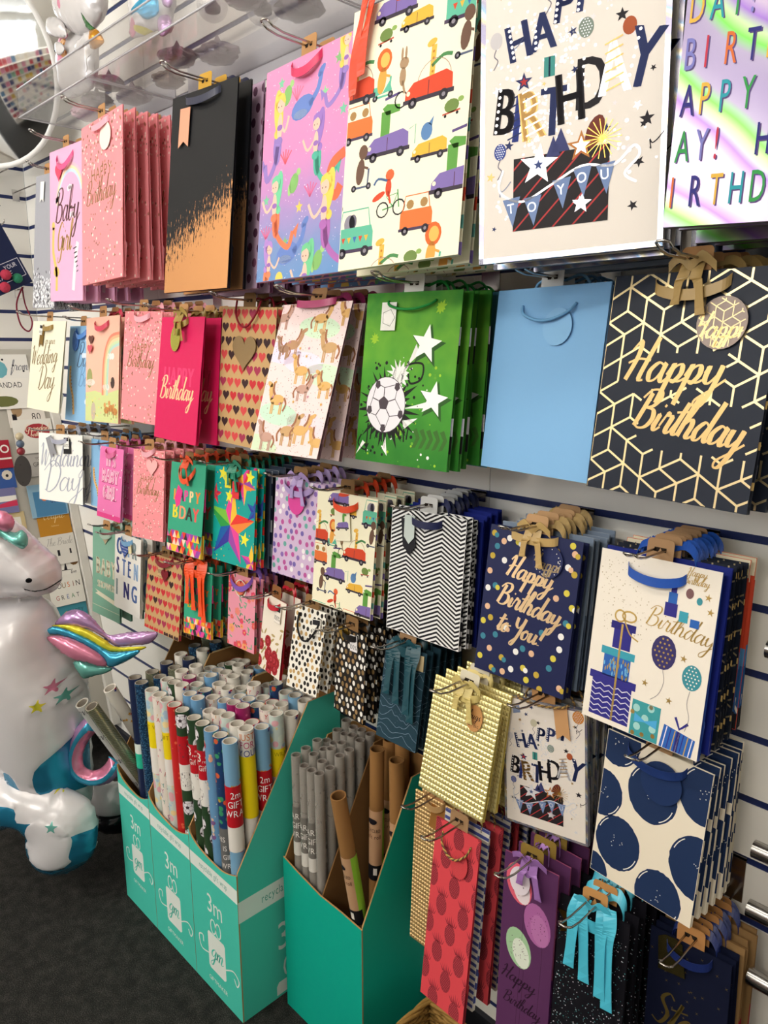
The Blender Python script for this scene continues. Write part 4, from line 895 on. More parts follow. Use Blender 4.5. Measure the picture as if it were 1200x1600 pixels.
def handle_mesh(kind, c, a, drop, z0, rear):
    key = (kind, c, a, drop, z0, rear)
    if key in HM: return HM[key]
    mb = MB(); mt = mat(c, .35 if kind != 'cord' else .6)
    if rear: P = [(-a, .001, -.012), (-a*.9, -.001, .008), (-a*.4, .001, .017), (a*.1, -.001, .012), (a*.6, .002, .018), (a*.95, .001, .006), (a, .0015, -.012)]
    else: P = [(-a, -.0012, z0), (-a*.85, -.007, z0-drop*.55), (-a*.3, -.010, z0-drop), (a*.3, -.010, z0-drop*1.0), (a*.85, -.007, z0-drop*.5), (a, -.0012, z0)]
    Q = spline(P, 4)
    if kind == 'cord': mb.tube(Q, .0022, mt, 6)
    elif kind == 'twist':
        for ph, cc in ((0, c), (pi, '#6a5440')):
            R = spline(P, 14); mb.tube([(x, y-.0012*cos(i*.9+ph), z+.0012*sin(i*.9+ph)) for i, (x, y, z) in enumerate(R)], .0014, mat(cc, .5), 5)
    elif kind == 'side' and not rear:
        for x0, L in ((-.088, .125), (-.074, .10)): mb.strip(spline([(x0+.05, .0, .02), (x0+.012, -.006, .014), (x0+.004, -.010, -.02), (x0-.004, -.011, -L*.6), (x0-.006, -.009, -L)], 4), .014, mt, [(1, .3*sin(k*.6), .1) for k in range(17)], .0004)
    elif kind in ('ribbon', 'bow', 'long', 'side'):
        wd = .013 if kind != 'long' else .019
        if rear: mb.strip(Q, wd, mt, (0, .55, 1), .0004); mb.strip([(x*.6-.01, y+.003, z+.006*sin(9*i)) for i, (x, y, z) in enumerate(Q)], wd, mt, (.3, .6, 1), .0004)
        else:
            mb.strip(Q, wd, mt, (0, -.1, 1), .0004)
            if kind in ('bow', 'long'):
                L = .04 if kind == 'bow' else .10; xs = ((-.006, -.014), (.008, .02)) if kind == 'bow' else ((-.022, -.03), (-.012, -.004), (.016, .022), (.026, .034))
                for i, (x0, x1) in enumerate(xs): mb.strip(spline([(x0, -.004, .012), (x0*1.2, -.012, -.01), ((x0+x1)/2, -.013, -.4*L), (x1, -.009, -L-(.012*i))], 4), wd, mt, [(1, .35*sin(k*.5), .1) for k in range(13)], .0004)
                mb.strip(spline([(-.03, -.006, .004), (-.014, -.012, .014), (0, -.010, .004), (.014, -.012, .014), (.03, -.006, .002)], 4), .012, mt, (0, -.3, 1), .0004)
    HM[key] = mb.mesh('handle'); return HM[key]
def tag_mesh(shape, c, s, art=None, metal=0., rough=.5):
    mb = MB(); mt = mat(c, rough, metal)
    if shape in ('circle', 'oval'): pts = [(s*cos(t), -s*1.02+s*(1 if shape == 'circle' else 1.35)*sin(t)) for t in [2*pi*k/28 for k in range(28)]]
    elif shape == 'swallow': pts = [(-s, 0), (-s, -4.6*s), (0, -3.9*s), (s, -4.6*s), (s, 0)]
    elif shape == 'point': pts = [(-s, 0), (-s, -3.2*s), (0, -4.2*s), (s, -3.2*s), (s, 0)]
    elif shape == 'rect': pts = [(-s, 0), (-s, -2.9*s), (s, -2.9*s), (s, 0)]
    elif shape == 'tagcut': pts = [(-s*.9, -.3*s), (-s, -2.8*s), (s, -2.8*s), (s*.9, -.3*s), (s*.35, 0), (-s*.35, 0)]
    elif shape == 'star': pts = [((s if i % 2 == 0 else s*.45)*sin(pi*i/5), -s+(s if i % 2 == 0 else s*.45)*cos(pi*i/5)) for i in range(10)]
    elif shape == 'heart': pts = [(s*sin(t)**3, -s*.9+s*.0625*(13*cos(t)-5*cos(2*t)-2*cos(3*t)-cos(4*t))) for t in [-2*pi*k/28 for k in range(28)]]
    mb.plate(pts, -.0004, .0004, mt)
    if art:
        A = Art(2*s, (2.04 if shape in ('circle', 'heart') else 2.4 if shape == 'oval' else 3.0)*s, 0); art(A)
        if shape in ('circle', 'oval'):
            hy = .51 if shape == 'circle' else .51; ry = .485 if shape == 'circle' else .65
            A.it = [i_ for i_ in A.it if all(((p[0]-.5)/.485)**2+((p[1]-hy)/ry)**2 <= 1 for p in i_[0])]
        A.bake(mb, lambda x, y, e: (x-s, -.0004-e, -y))
    return mb.mesh('gift_tag')
def eco(A): t = P_('#26242a'); A.rect(.06, .06, .94, .5, t); A.nl(); A.text('100%', .5, 1.25, .42, t, .8, al='c'); A.text('RECYCLABLE', .5, 1.6, .15, t, .75, al='c')
def tg_sc(lines, col='#e8c887', h=.22, y0=.8):
    def f(A):
        for i, l in enumerate(lines): A.script(l, .5, y0+i*.45, h, mat(col, .35, .6), .05, al='c')
    return f
def tg_dots(lines, col='#e8c887'):
    def f(A):
        tg_sc(lines, col)(A)
        for i in range(26): a = A.rnd.random()*6.28; q = A.rnd.uniform(.33, .45); A.dot(.5+q*cos(a), .51+q*sin(a), .018, WHITE(), 6)
    return f
# key: (runs of designs, front label, handle(kind, colour, half-span/w, drop, z0), tags [(shape, colour, size, x, z, roll, art, metal)], tab colour)
KT = '#b98a5c'
ST = {
'1a': ([('grey', 3)], 'grey gift bag with black and white speckled base, leftmost of the top row', None, [('swallow', '#f2f0ea', .012, -.02, -.02, 3, None, 0)], KT),
'1b': ([('babygirl', 5)], 'tall pink gift bag with rainbow and Baby Girl lettering in the top row', ('ribbon', '#e8538e', .24, .03, -.02), [('heart', '#e84a6a', .024, -.04, -.035, 0, None, 0)], KT),
'1c': ([('confetti', 8)], 'large pink Happy Birthday gift bag with gold dots, front of the top row stack', ('ribbon', '#f7a8b8', .2, .012, -.012), [('circle', '#f5e6d8', .03, .03, -.018, 0, None, 0)], KT),
'1d': ([('copper', 2), ('purpledots', 5)], 'large black gift bag with brushed copper foil base', ('ribbon', '#12183a', .26, .012, -.012), [('swallow', '#d99a7c', .016, -.052, -.028, 2, None, .3)], '#c79a3c'),
'1e': ([('mermaid', 6)], 'large pink to blue gift bag printed with mermaids and whales', ('ribbon', '#d8205c', .17, .02, -.01), [], KT),
'1f': ([('cars', 5)], 'large cream gift bag printed with animals driving vehicles, in the top row', ('side', '#e0431c', .2, .02, .01), [], KT),
'1g': ([('whitebday', 4), ('greyblue', 3)], 'large white Happy Birthday gift bag with silver holographic border, in the top row', ('ribbon', '#a9a596', .1, .03, .0), [('swallow', '#a9a596', .011, -.03, .02, 0, None, 0)], KT),
'1h': ([('rainbowtext', 5)], 'holographic rainbow gift bag covered in colourful birthday lettering', ('ribbon', '#8a6ab0', .2, .03, -.01), [], KT),
'2a': ([('wedding', 1)], 'cream Wedding Day gift bag in gold script beside the wall corner', ('ribbon', '#9a7c3a', .14, .008, -.016), [('swallow', '#8a6a2c', .013, -.035, -.015, 4, None, .5), ('rect', '#f4f2ea', .010, -.038, -.012, 6, eco, 0)], KT),
'2b': ([('babyboy', 4)], 'pale blue baby boy gift bag with giraffe, in the second row', ('ribbon', '#4f86d0', .2, .02, -.012), [('oval', '#4a7cc8', .022, -.04, -.02, 0, None, 0)], KT),
'2c': ([('meadow', 4)], 'peach gift bag with rainbow and meadow animals', ('ribbon', '#d8405a', .2, .016, -.016), [('heart', '#6a4038', .014, -.06, -.045, 0, None, 0), ('heart', '#d8606c', .014, -.062, -.07, 0, None, 0)], KT),
'2d': ([('confetti', 6)], 'pink Happy Birthday gift bag with gold dots in the second row', ('ribbon', '#f4b0bc', .2, .012, -.008), [], KT),
'2e': ([('magenta', 4)], 'magenta Happy Birthday gift bag with shiny bow tag', ('bow', '#a88a3c', .15, .012, -.008), [('oval', '#b8b84c', .021, -.02, -.025, 0, None, .85)], KT),
'2f': ([('hearts', 5)], 'large kraft paper gift bag printed with red hearts and a big gold heart tag', ('cord', '#8c1c2c', .22, .05, .012), [('heart', '#8f744c', .040, -.005, -.052, 0, None, .35)], '#8c6a44'),
'2g': ([('horses', 4)], 'pale pink gift bag printed with horses, tilted away from its stack', ('ribbon', '#b03a6c', .28, .008, .002), [], '#c79a6c'),
'2h': ([('football', 4), ('bluetile', 3)], 'green gift bag with football and silver stars', ('cord', '#1f8a3c', .25, .014, -.014), [('rect', '#efeee6', .0155, -.045, -.016, 0, lambda A: (A.star(.5, .8, .6, P_('#f6f4ee')), A.ring(.5, .8, .45, .03, P_('#6a6a60'), 5), A.nl(), A.rect(.28, 2.0, .75, 2.55, P_('#1a1a1a'))), 0)], '#e8e6e0'),
'2i': ([('plainblue', 5)], 'plain light blue gift bag with round blue tag', ('cord', '#6fa4cf', .24, .022, -.025), [('circle', '#86b8e2', .026, .022, -.03, 0, lambda A: A.ring(.5, .5, .49, .03, P_('#3f6f9f'), 26), 0)], '#cfd2d4'),
'2j': ([('hexgold', 5)], 'navy gift bag with gold cube lattice and gold Happy Birthday script', ('bow', '#a88a52', .22, .016, -.012), [('circle', '#8f8078', .03, .045, -.03, 0, lambda A: (hexlat(A, mat('#cdb78a', .3, .6), .2, .02), A.nl(), tg_sc(['Happy', 'Birthday'])(A)), .3)], KT),
'3a': ([('weddingsilver', 5)], 'white Wedding Day gift bag with silver script and black tag', ('ribbon', '#a8aabb', .2, .012, -.012), [('tagcut', '#1c1c20', .017, .035, -.01, -3, None, 0), ('rect', '#f2f0ea', .012, .035, -.008, -3, eco, 0), ('swallow', '#b4b6c0', .014, -.045, -.01, -22, None, .7)], KT),
'3b': ([('babyboy', 4)], 'small pale blue baby gift bag between the white wedding bag and a bright pink one', ('ribbon', '#7fb0dc', .2, .02, -.005), [], KT),
'3c': ([('girl', 5)], 'small bright pink gift bag with It\'s a Girl block lettering', ('ribbon', '#e0689c', .2, .014, -.01), [], KT),
'3d': ([('confetti', 6)], 'small pink birthday gift bag with gold dots in the third row', ('ribbon', '#f4b0bc', .2, .014, .002), [('heart', '#f5b4b4', .024, .018, -.02, 0, None, 0)], KT),
'3e': ([('bday', 6)], 'teal Happy Bday gift bag with orange ribbon and triangle patterned base, in the third row', ('bow', '#f0501c', .22, .03, -.012), [], '#8c6a44'),
'3f': ([('facet', 2), ('greynavy', 6)], 'turquoise gift bag with large multicoloured faceted star', ('bow', '#1f8a6c', .16, .012, -.006), [('rect', '#f0e63c', .012, -.022, -.012, 0, None, 0), ('rect', '#e0343c', .013, .012, -.03, 0, None, 0)], '#8c6a44'),
'3g': ([('lilac', 5)], 'lilac gift bag with multicoloured dots and pink oval tag', ('bow', '#b9a0d8', .3, .02, -.008), [('oval', '#e04aa0', .024, -.004, -.018, 0, None, 0)], '#8c6a44'),
'3h': ([('cars', 5)], 'cream gift bag printed with animals in vehicles, in the third row', ('ribbon', '#e8491c', .2, .012, -.018), [('rect', '#efe9d0', .022, -.008, -.03, -8, lambda A: (car(A, .5, .9, 2.4, PUR), croc(A, .6, .6, 2)), 0)], '#8c6a44'),
'3i': ([('chevron', 3), ('royal', 6)], 'black and white zigzag gift bag with pale silver tag', ('ribbon', '#141c4c', .2, .006, -.016), [('point', '#1d1d24', .016, -.045, -.016, -8, None, 0), ('point', '#c9d4d0', .0125, -.038, -.01, 0, None, .4)], '#c9c9c9'),
'3j': ([('navydots', 2), ('greyblue', 5)], 'navy Happy Birthday to You gift bag with coloured spots', ('bow', '#c0a066', .25, .006, -.006), [('circle', '#252c58', .0265, .030, -.012, 0, tg_dots(['Happy', 'Birthday'], '#b09a74'), 0)], '#c29a70'),
'3k': ([('presents', 1), ('royal', 1), ('hexgold', 4), ('flag', 3)], 'white Birthday gift bag printed with stacked blue presents and balloons', ('ribbon', '#1f52b0', .24, .012, -.018), [], '#a88460'),
'4a': ([('shower', 4)], 'sage green Baby Shower gift bag', ('ribbon', '#a8bfae', .2, .012, -.01), [('heart', '#b9a888', .018, .0, -.012, 0, None, .2)], KT),
'4b': ([('christening', 4)], 'white christening gift bag in blue lettering with polka dot tag', ('ribbon', '#7fb4e0', .2, .01, -.012), [('heart', '#3a58a8', .028, -.012, -.012, 0, lambda A: [A.dot(.15+.14*i+.07*(j % 2), .15+.15*j, .03, WHITE(), 6) for i in range(6) for j in range(5) if abs(i-2.5)+j*.7 < 4.2], 0), ('rect', '#ece2b4', .009, .022, -.02, -10, None, 0)], KT),
'4c': ([('hearts', 5)], 'small kraft paper gift bag printed with red hearts, in the fourth row', ('ribbon', '#8c1c2c', .25, .02, .0), [('rect', '#c9a77c', .014, -.012, -.012, 0, lambda A: (A.text('100%', .5, 1.2, .4, P_(K), .8, al='c'), A.text('RECYCLABLE', .5, 1.6, .15, P_(K), .7, al='c')), 0), ('heart', '#7c1c28', .018, .012, -.03, 0, None, 0)], '#8c6a44'),
'4d': ([('bday', 6)], 'small teal Happy Bday gift bag half covered by long orange ribbons', ('long', '#f8521c', .3, .02, .0), [], KT),
'4e': ([('floral', 4), ('purple', 3)], 'small pink floral gift bag with purple ribbon', ('ribbon', '#8a5cc0', .4, .03, .002), [('heart', '#ef7a5c', .022, .0, -.008, 0, lambda A: A.ring(.5, .5, .45, .05, P_('#dff0e0'), 18), 0)], KT),
'4f': ([('roses', 4)], 'small white gift bag with deep red roses and red side', ('ribbon', '#c8102c', .26, .008, -.012), [('rect', '#f4ece2', .013, .022, -.012, 0, eco, 0)], '#8c5a34'),
'4g': ([('whitedots', 5)], 'small white gift bag with black and gold spots', ('cord', '#1c1a1c', .35, .05, -.016), [('rect', '#f4f0e6', .012, .022, -.018, -6, eco, 0)], '#8c6a44'),
'4h': ([('blackdots', 6)], 'small black gift bag with white and gold spots', ('ribbon', '#1a1818', .25, .004, -.01), [('heart', '#b08c3c', .017, -.022, .004, 0, None, .9), ('rect', '#f2eef0', .0115, .014, -.006, -4, eco, 0)], '#8c6a44'),
'4i': ([('clouds', 6)], 'small dark teal gift bag with cloud drawing and long teal ribbons', ('long', '#1f4c58', .3, .01, .002), [('rect', '#c8b48c', .010, .036, -.006, -3, None, 0)], '#a88460'),
'4j': ([('gold', 6)], 'gold embossed gift bag with kraft oval tag', ('bow', '#d8c47c', .2, .01, -.004), [('oval', '#c8935c', .0165, .0245, -.025, 0, lambda A: (A.script('with love', .5, .5, .16, P_(K), .03, al='c') if 0 else A.text('GIFT BAG', .5, .95, .15, P_(K), .7, al='c'), A.script('hugs', .5, .55, .2, P_(K), .04, al='c')), 0)], '#d8d0bc'),
'4k': ([('whitebday', 6)], 'small white Happy Birthday gift bag with holographic border and plain kraft ribbon tag', ('twist', '#b08c50', .3, .006, .004), [('swallow', '#c9996a', .0115, .03, .0, -6, None, 0)], KT),
'4l': ([('bigdots', 7)], 'white gift bag with huge navy brush-painted spots', ('ribbon', '#1f3670', .28, .016, -.012), [('circle', '#20345f', .031, .012, -.012, 0, None, 0)], '#a88460'),
'5a': ([('gold2', 6)], 'tall rose gold embossed bottle gift bag beside the teal box', ('ribbon', '#c9a06c', .25, .014, .0), [('rect', '#b98040', .017, .012, -.01, 6, None, .4)], KT),
'5b': ([('pine', 1), ('stripes', 1), ('pine', 1), ('stripes', 1), ('pine', 1), ('stripes', 2)], 'coral pineapple bottle gift bag with twisted gold cord', ('twist', '#c8a85c', .32, .03, -.02), [('oval', '#d4484f', .0185, .012, -.04, 0, lambda A: pine(A, .5, .75, 3., P_('#a83a44')), 0)], '#a88460'),
'5c': ([('purple', 2), ('royal', 0), ('purple', 4)], 'purple bottle gift bag with pink and green balloons', ('bow', '#a878c0', .1, .01, -.004), [('oval', '#f0e4ee', .018, -.016, -.02, 0, lambda A: (A.rect(.1, .55, .9, .95, P_('#e8506c')), A.nl(), [A.dot(.3+.1*i, .2+.14*(i % 5), .03, P_(K), 5) for i in range(5)]), 0)], '#8c7234'),
'5d': ([('speckle', 6)], 'black speckled gift bag with bright turquoise satin ribbon and gold star tag', ('long', '#4fc0dc', .3, .012, -.01), [('star', '#6a4f20', .03, -.028, -.004, 5, None, .9)], '#c08c54'),
'5e': ([('star', 3), ('kraftred', 5)], 'dark navy Star gift bag with plain olive gold tag', ('ribbon', '#1c2c68', .28, .014, -.01), [('tagcut', '#5d5430', .02, -.028, .0, -6, None, .8)], '#b98450')}
ROWS = {'1': 'top row', '2': 'second row', '3': 'third row', '4': 'fourth row', '5': 'bottom row'}
def rotm(yaw, tilt, roll): return Matrix.Rotation(yaw, 3, 'Z') @ Matrix.Rotation(tilt, 3, 'X') @ Matrix.Rotation(roll, 3, 'Y')
def nearest_slat(z): return min([s for s in SLZ if s > z-.02], key=lambda s: abs(s-z))
bent = mat('#b4aea8', .22, 1.)
for k, (runs, lab, hd, tags, tabc) in ST.items():
    X, Y, Z, yaw, tilt, roll, w, h = FIT[k]; yaw, tilt, roll = map(radians, (yaw, tilt, roll)); R = random.Random(k)
    seq = [d for d, n in runs for _ in range(n)]; seq = seq[:max(1, int((-Y-.026)/.0133))]; n = len(seq); step = min(.034, (-Y-.028)/max(1, n))
    if tabc not in TABS: TABS[tabc] = tab_mesh(tabc)
    short = DES[seq[0]][3]; protos = {}; yi = Y
    for i, d in enumerate(seq):
        f = i/max(1, n-1); sgn = 1 if yaw > 0 else -1
        ya = sgn*max(0, abs(yaw)-radians(3.0)*i); tl = tilt*(1-.75*f)
        if i: yi += step; ya += radians(R.uniform(-.6, .6)); tl += radians(R.uniform(-.25, .25))
        x = X+(R.uniform(-.004, .004) if i else 0); z = Z+(R.uniform(-.005, .003) if i else 0)
        eul = rotm(ya, tl, roll*(1-f*.8)+(radians(R.uniform(-.7, .7)) if i else 0)).to_euler()
        if i == 0 or d not in protos:
            what = DES[d][3]
            if i == 0: t = empty('gift_bag', (x, yi, z), eul, lab, 'gift bag')
            else:
                grp = '%s gift bags behind the front %s bag, %s' % (what, short, ROWS[k[0]])
                lb = '%s gift bag stacked behind the front %s bag, %s' % (what, short, ROWS[k[0]]) if what != short else '%s gift bag stacked behind the matching front bag, %s' % (what, ROWS[k[0]])
                t = empty('gift_bag', (x, yi, z), eul, lb, 'gift bag', grp); protos[d] = t
            ox(bag_body(d, w, h), 'bag_body', t); tb = ox(TABS[tabc], 'hang_tab', t)
            if hd: ox(handle_mesh(hd[0], hd[1], hd[2]*w, hd[3], hd[4], i > 0), 'handle', t)
            if i == 0:
                for j, (shp, c, s, tx, tz, tr, art, me) in enumerate(tags):
                    g = ox(tag_mesh(shp, c, s, art, me, .25 if me > .5 else .5), 'gift_tag', t); g.location = (tx, -.0035-.002*j-(.009 if hd and hd[0] in ('long', 'bow') and False else 0), tz); g.rotation_euler = (0, radians(tr), 0)
        else:
            t = copy_tree(protos[d]); t.location = (x, yi, z); t.rotation_euler = eul
    if k in ('5e',): pass
    # the double-wire prong carrying the stack
    zs = Z+.014; L = -Y+.075 if k not in ('1a', '2b', '3b', '4a') else -Y+.04; sl = nearest_slat(Z); gp = .0075
    t = empty('display_prong', (X, 0, 0), (0, 0, 0), 'chrome double-wire prong holding the %s bags in the %s' % (short, ROWS[k[0]]), 'display hook')
    wm = MB(); up = .010
    for s in (-1, 1): wm.tube([(s*gp, -.001, zs-.004), (s*gp, -L+.02, zs), (s*gp, -L, zs+.004), (s*gp, -L-.01, zs+up)] , .0017, bent, 6)
    wm.tube([(-gp, -L-.01, zs+up), (-gp*.5, -L-.014, zs+up+.001), (gp*.5, -L-.014, zs+up+.001), (gp, -L-.01, zs+up)], .0017, bent, 6); wm.obj('wire', t)
    lo = min(zs-.012, sl-.004)
    bm_ = MB().box((-.02, -.003, lo), (.02, -.0002, sl+.004), CHROME()); bm_.box((-.02, -.003, sl), (.02, .0020, sl+.0035), CHROME()); bm_.obj('bracket', t)
# ---------------------------------------------------------------- teal cardboard roll boxes
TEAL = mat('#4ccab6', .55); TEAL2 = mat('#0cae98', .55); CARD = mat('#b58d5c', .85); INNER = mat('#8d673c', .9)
def ax(X): return Matrix(((0, 1, 0, X), (1, 0, 0, 0), (0, 0, 1, 0), (0, 0, 0, 1)))
def logo(A, x, y, s, wm, tm):
    for r, dx in ((.05, -.05), (.05, .05)): A.ring(x+dx*s, y-.3*s, r*s, .016*s, wm, 10, ry=.09*s)
    A.poly([(x-.15*s, y-.2*s), (x+.15*s, y-.2*s), (x+.17*s, y-.17*s), (x+.17*s, y+.24*s), (x+.14*s, y+.27*s), (x-.14*s, y+.27*s), (x-.17*s, y+.24*s), (x-.17*s, y-.17*s)], wm)
    A.line([(x-.17*s, y+.1*s), (x-.32*s, y+.12*s), (x-.36*s, y-.02*s), (x-.28*s, y-.06*s), (x-.27*s, y+.02*s)], .016*s, wm, 5)
    A.line([(x+.17*s, y+.1*s), (x+.32*s, y+.02*s), (x+.42*s, y+.08*s), (x+.38*s, y+.17*s), (x+.33*s, y+.1*s)], .016*s, wm, 5)
    A.nl(); A.script('gm', x-.12*s, y+.1*s, .11*s, tm, .022*s); A.text('GIFTMAKER', x, y+.43*s, .055*s, wm, .9, al='c')
def gm_face(A, band, side=False):
    wm, tm = mat('#e6efe9', .6), mat('#4ccab6', .55)
    A.rect(0, .30, 1, .475, wm); A.nl(); A.text('recyclable gift wrap', .5, .415, .075, mat('#58a89a', .6), .62, al='c'); A.L = 1
    A.text('3m', .5, .92, .25, wm, .8, al='c'); logo(A, .5, 1.42, 1.08, wm, tm)
def roll_box(x0, x1, yf, yb, front, label, art=True, zt=.72, divider=None, straight=False):
    t = empty('cardboard_box', ((x0+x1)/2, (yf+yb)/2, 0), label=label, cat='cardboard box'); M0 = Matrix.Translation((-(x0+x1)/2, -(yf+yb)/2, 0))
    W = x1-x0; th = .0035
    lip = spline([(x1, .382), (x1-W*.3, .362), (x1-W*.72, .368), (x0+.012, .385), (x0, .405)], 5) if not straight else [(x1, .362), (x1-W*.25, .366), (x0+W*.5, .366), (x0+W*.2, .38), (x0, .392)]
    fm = MB(); fm.plate([(x0, 0), (x1, 0)] + lip, yf, yf+th, front, CARD, INNER, M0)
    if art:
        A = Art(W, .40); gm_face(A, 1); A.bake(fm, lambda x, y, e: tuple(M0 @ Vector((x0+x, yf-e, .405-y))))
    fm.obj('front_panel', t)
    sl = 1.62 if not straight else 1.93; zf = .382 if not straight else .362
    for X, nm in ((x0, 0), (x1-th, 1)):
        sm = MB(); zz = zf if nm else zf+.02
        P = [(yf+th, 0), (yb, 0), (yb, zt), (yf+(zt-zz)/sl, zt), (yf+th, zz+.004)]
        if nm == 0: P = P[::-1]
        M = M0 @ ax(X)
        n = len(P); vs0 = [M @ Vector((p, 0, z)) for p, z in P]; vs1 = [M @ Vector((p, th, z)) for p, z in P]
        sm.add(vs0, [tuple(range(n))], front if nm == 0 else INNER); sm.add(vs1, [tuple(range(n))], INNER if nm == 0 else front)
        for i in range(n): sm.add([vs0[i], vs0[(i+1) % n], vs1[(i+1) % n], vs1[i]], [(0, 1, 2, 3)], CARD)
        if nm and art:
            A = Art(yb-yf, .40); gm_face(A, 1); A.bake(sm, lambda x, y, e: tuple(M0 @ Vector((x1+e, yf+x, .405-y))))
        sm.obj('side_panel', t)
    bm_ = MB(); bp = [(x0+th, 0), (x1-th, 0), (x1-th, zt+.02)] + [(x0+.03-.027*sin(a), zt-.01+.03*cos(a)) for a in (0, .5, 1.0, 1.5)]
    bm_.plate(bp, yb-th, yb, INNER, CARD, front, M0); bm_.obj('back_panel', t)
    MB().box((x0+th, yf+th, 0), (x1-th, yb-th, .004), INNER, M0).obj('base_panel', t)
    if divider:
        d = MB(); P = [(yf+.006, .006), (yb-.006, .006), (yb-.006, .66), (yf+.16, .66), (yf+.006, .36)]
        vs0 = [M0 @ ax(divider) @ Vector((p, 0, z)) for p, z in P]; vs1 = [M0 @ ax(divider) @ Vector((p, .003, z)) for p, z in P]; n = 5
        d.add(vs0+vs1, [tuple(range(n)), tuple(range(2*n-1, n-1, -1))]+[(i, (i+1) % n, n+(i+1) % n, n+i) for i in range(n)], mat('#7a5832', .9)); d.obj('divider', t)
    return t
roll_box(-1.815, -1.640, -.338, -.035, TEAL, 'narrow teal gift wrap box farthest from the camera, beside the unicorn balloon')
roll_box(-1.638, -1.442, -.338, -.035, TEAL, 'middle teal gift wrap box with white 3m logo, crammed with patterned rolls')
roll_box(-1.440, -1.240, -.338, -.035, TEAL, 'teal 3m gift wrap box with football and blue rolls and printed right side')
roll_box(-1.212, -.953, -.233, -.035, TEAL2, 'plain dark teal box nearest the camera holding clear film and brown paper rolls', False, .64, -1.085, True)
# ---------------------------------------------------------------- rolls
def patt(name, base, cols, scale, thr=.34, rough=.35):
    m = bpy.data.materials.new(name); m.use_nodes = True; nt = m.node_tree; b = nt.nodes['Principled BSDF']
    tc = N(nt, 'TexCoord'); v = N(nt, 'TexVoronoi', Scale=scale); nt.links.new(tc.outputs['Object'], v.inputs['Vector'])
    r = N(nt, 'ValToRGB'); r.color_ramp.interpolation = 'CONSTANT'
    while len(r.color_ramp.elements) < len(cols): r.color_ramp.elements.new(.5)
    for i, (e, c) in enumerate(zip(r.color_ramp.elements, cols)): e.position = i/len(cols); e.color = lin(c)
    s = N(nt, 'SeparateColor'); nt.links.new(v.outputs['Color'], s.inputs[0]); nt.links.new(s.outputs[0], r.inputs[0])
    l = N(nt, 'Math', operation='LESS_THAN'); l.inputs[1].default_value = thr; nt.links.new(v.outputs['Distance'], l.inputs[0])
    mx = nt.nodes.new('ShaderNodeMix'); mx.data_type = 'RGBA'; mx.inputs[6].default_value = lin(base)
    nt.links.new(l.outputs[0], mx.inputs[0]); nt.links.new(r.outputs[0], mx.inputs[7]); nt.links.new(mx.outputs[2], b.inputs['Base Color'])
    b.inputs['Roughness'].default_value = rough; return m
def cyl_map(r, L, z1, a0=0): return lambda x, y, e: ((r+e+.00025)*sin(x/r+a0), -(r+e+.00025)*cos(x/r+a0), z1-y)
def bake_cyl(A, mb, r, z1, a0, cols=24, eps=.00012):
    f = cyl_map(r, 0, z1, a0)
    for p, mt, L in A.it:
        for k in range(cols):
            if max(q[0] for q in p) < k/cols or min(q[0] for q in p) > (k+1)/cols: continue
            c = clip(p, k/cols, -9, (k+1)/cols, 99)
            if c: mb.add([f(a*A.w, b*A.h/A.H if 0 else b*A.w, L*eps) for a, b in c], [tuple(range(len(c)-1, -1, -1))], mt)
def pipe(mb, ro, ri, z0, z1, mt, end=None, n=20):
    mb.lathe([(ro, z0), (ro, z1)], mt, n); mb.lathe([(ro, z1), (ri, z1)], end or mt, n, smooth=False); mb.lathe([(ri, z0), (ro, z0)], end or mt, n, smooth=False); return mb
CORE = mat('#d9d3c8', .8); CORED = mat('#a39c90', .85)
def make_roll(outer, L, r, core, band=None, art=None, lab=None, ri=None):
    t = empty('gift_wrap_roll'); ri = ri or r*.80
    mb = MB(); pipe(mb, r, r-.0012, 0, L, outer, outer)
    if art: A = Art(2*pi*r, L, 0); art(A); bake_cyl(A, mb, r, L, -2.6)
    mb.obj('paper', t)
    c = MB(); pipe(c, r-.0012, ri, .0, L-.0005, core); c.lathe([(ri, L-.0005), (ri, 0)], core, 20); c.obj('cardboard_core', t)
    if band:
        z1, hgt, cols, btxt = band; b = MB(); z = z1; rb = r+.0006
        for f, cc in cols: b.lathe([(rb, z), (rb, z-hgt*f)], mat(cc, .4), 20); z -= hgt*f
        if btxt: A = Art(2*pi*rb, hgt, 0); btxt(A); bake_cyl(A, b, rb+.0002, z1, -2.6)
        b.obj('label_band', t)
    return t
def lean(t, base, top):
    d = (Vector(top)-Vector(base)).normalized(); t.location = base; t.rotation_mode = 'XYZ'; t.rotation_euler = d.to_track_quat('Z', 'Y').to_euler()
def put(proto, base, top, label, group=None, used=set(), spin=None):
    t = proto if proto.name not in used else copy_tree(proto); used.add(proto.name)
    d = (Vector(top)-Vector(base)).normalized(); q = d.to_track_quat('Z', 'Y')
    from mathutils import Quaternion
    # turn about its own axis so the printed band faces the aisle
    m3 = q.to_matrix(); front = m3 @ Vector((0, -1, 0)); want = Vector((.75, -.65, 0)); want = (want - d*want.dot(d)).normalized()
    ang = atan2(d.dot(front.cross(want)), front.dot(want)); q = Quaternion(d, ang+(spin or 0)) @ q
    t.rotation_mode = 'XYZ'; t.rotation_euler = q.to_euler(); t.location = base; tag(t, label, 'gift wrap roll', group); return t
def txts(lines, col='#ffffff', sc=.13, x=.42, y0=.2, dy=.17):
    def f(A):
        for i, l in enumerate(lines): A.text(l, x, y0+i*dy, sc, mat(col, .5), .8, al='c')
    return f
def a_party(A):
    R = random.Random(8)
    for i in range(130): A.text(R.choice('HAPYBDAY*!'), R.random(), R.random()*A.H, .11, P_(R.choice(['#c8323c', '#2f4a9c', '#d8a03c', '#3f9a8c', '#b04a8c'])), .8, R.uniform(-.3, .3))
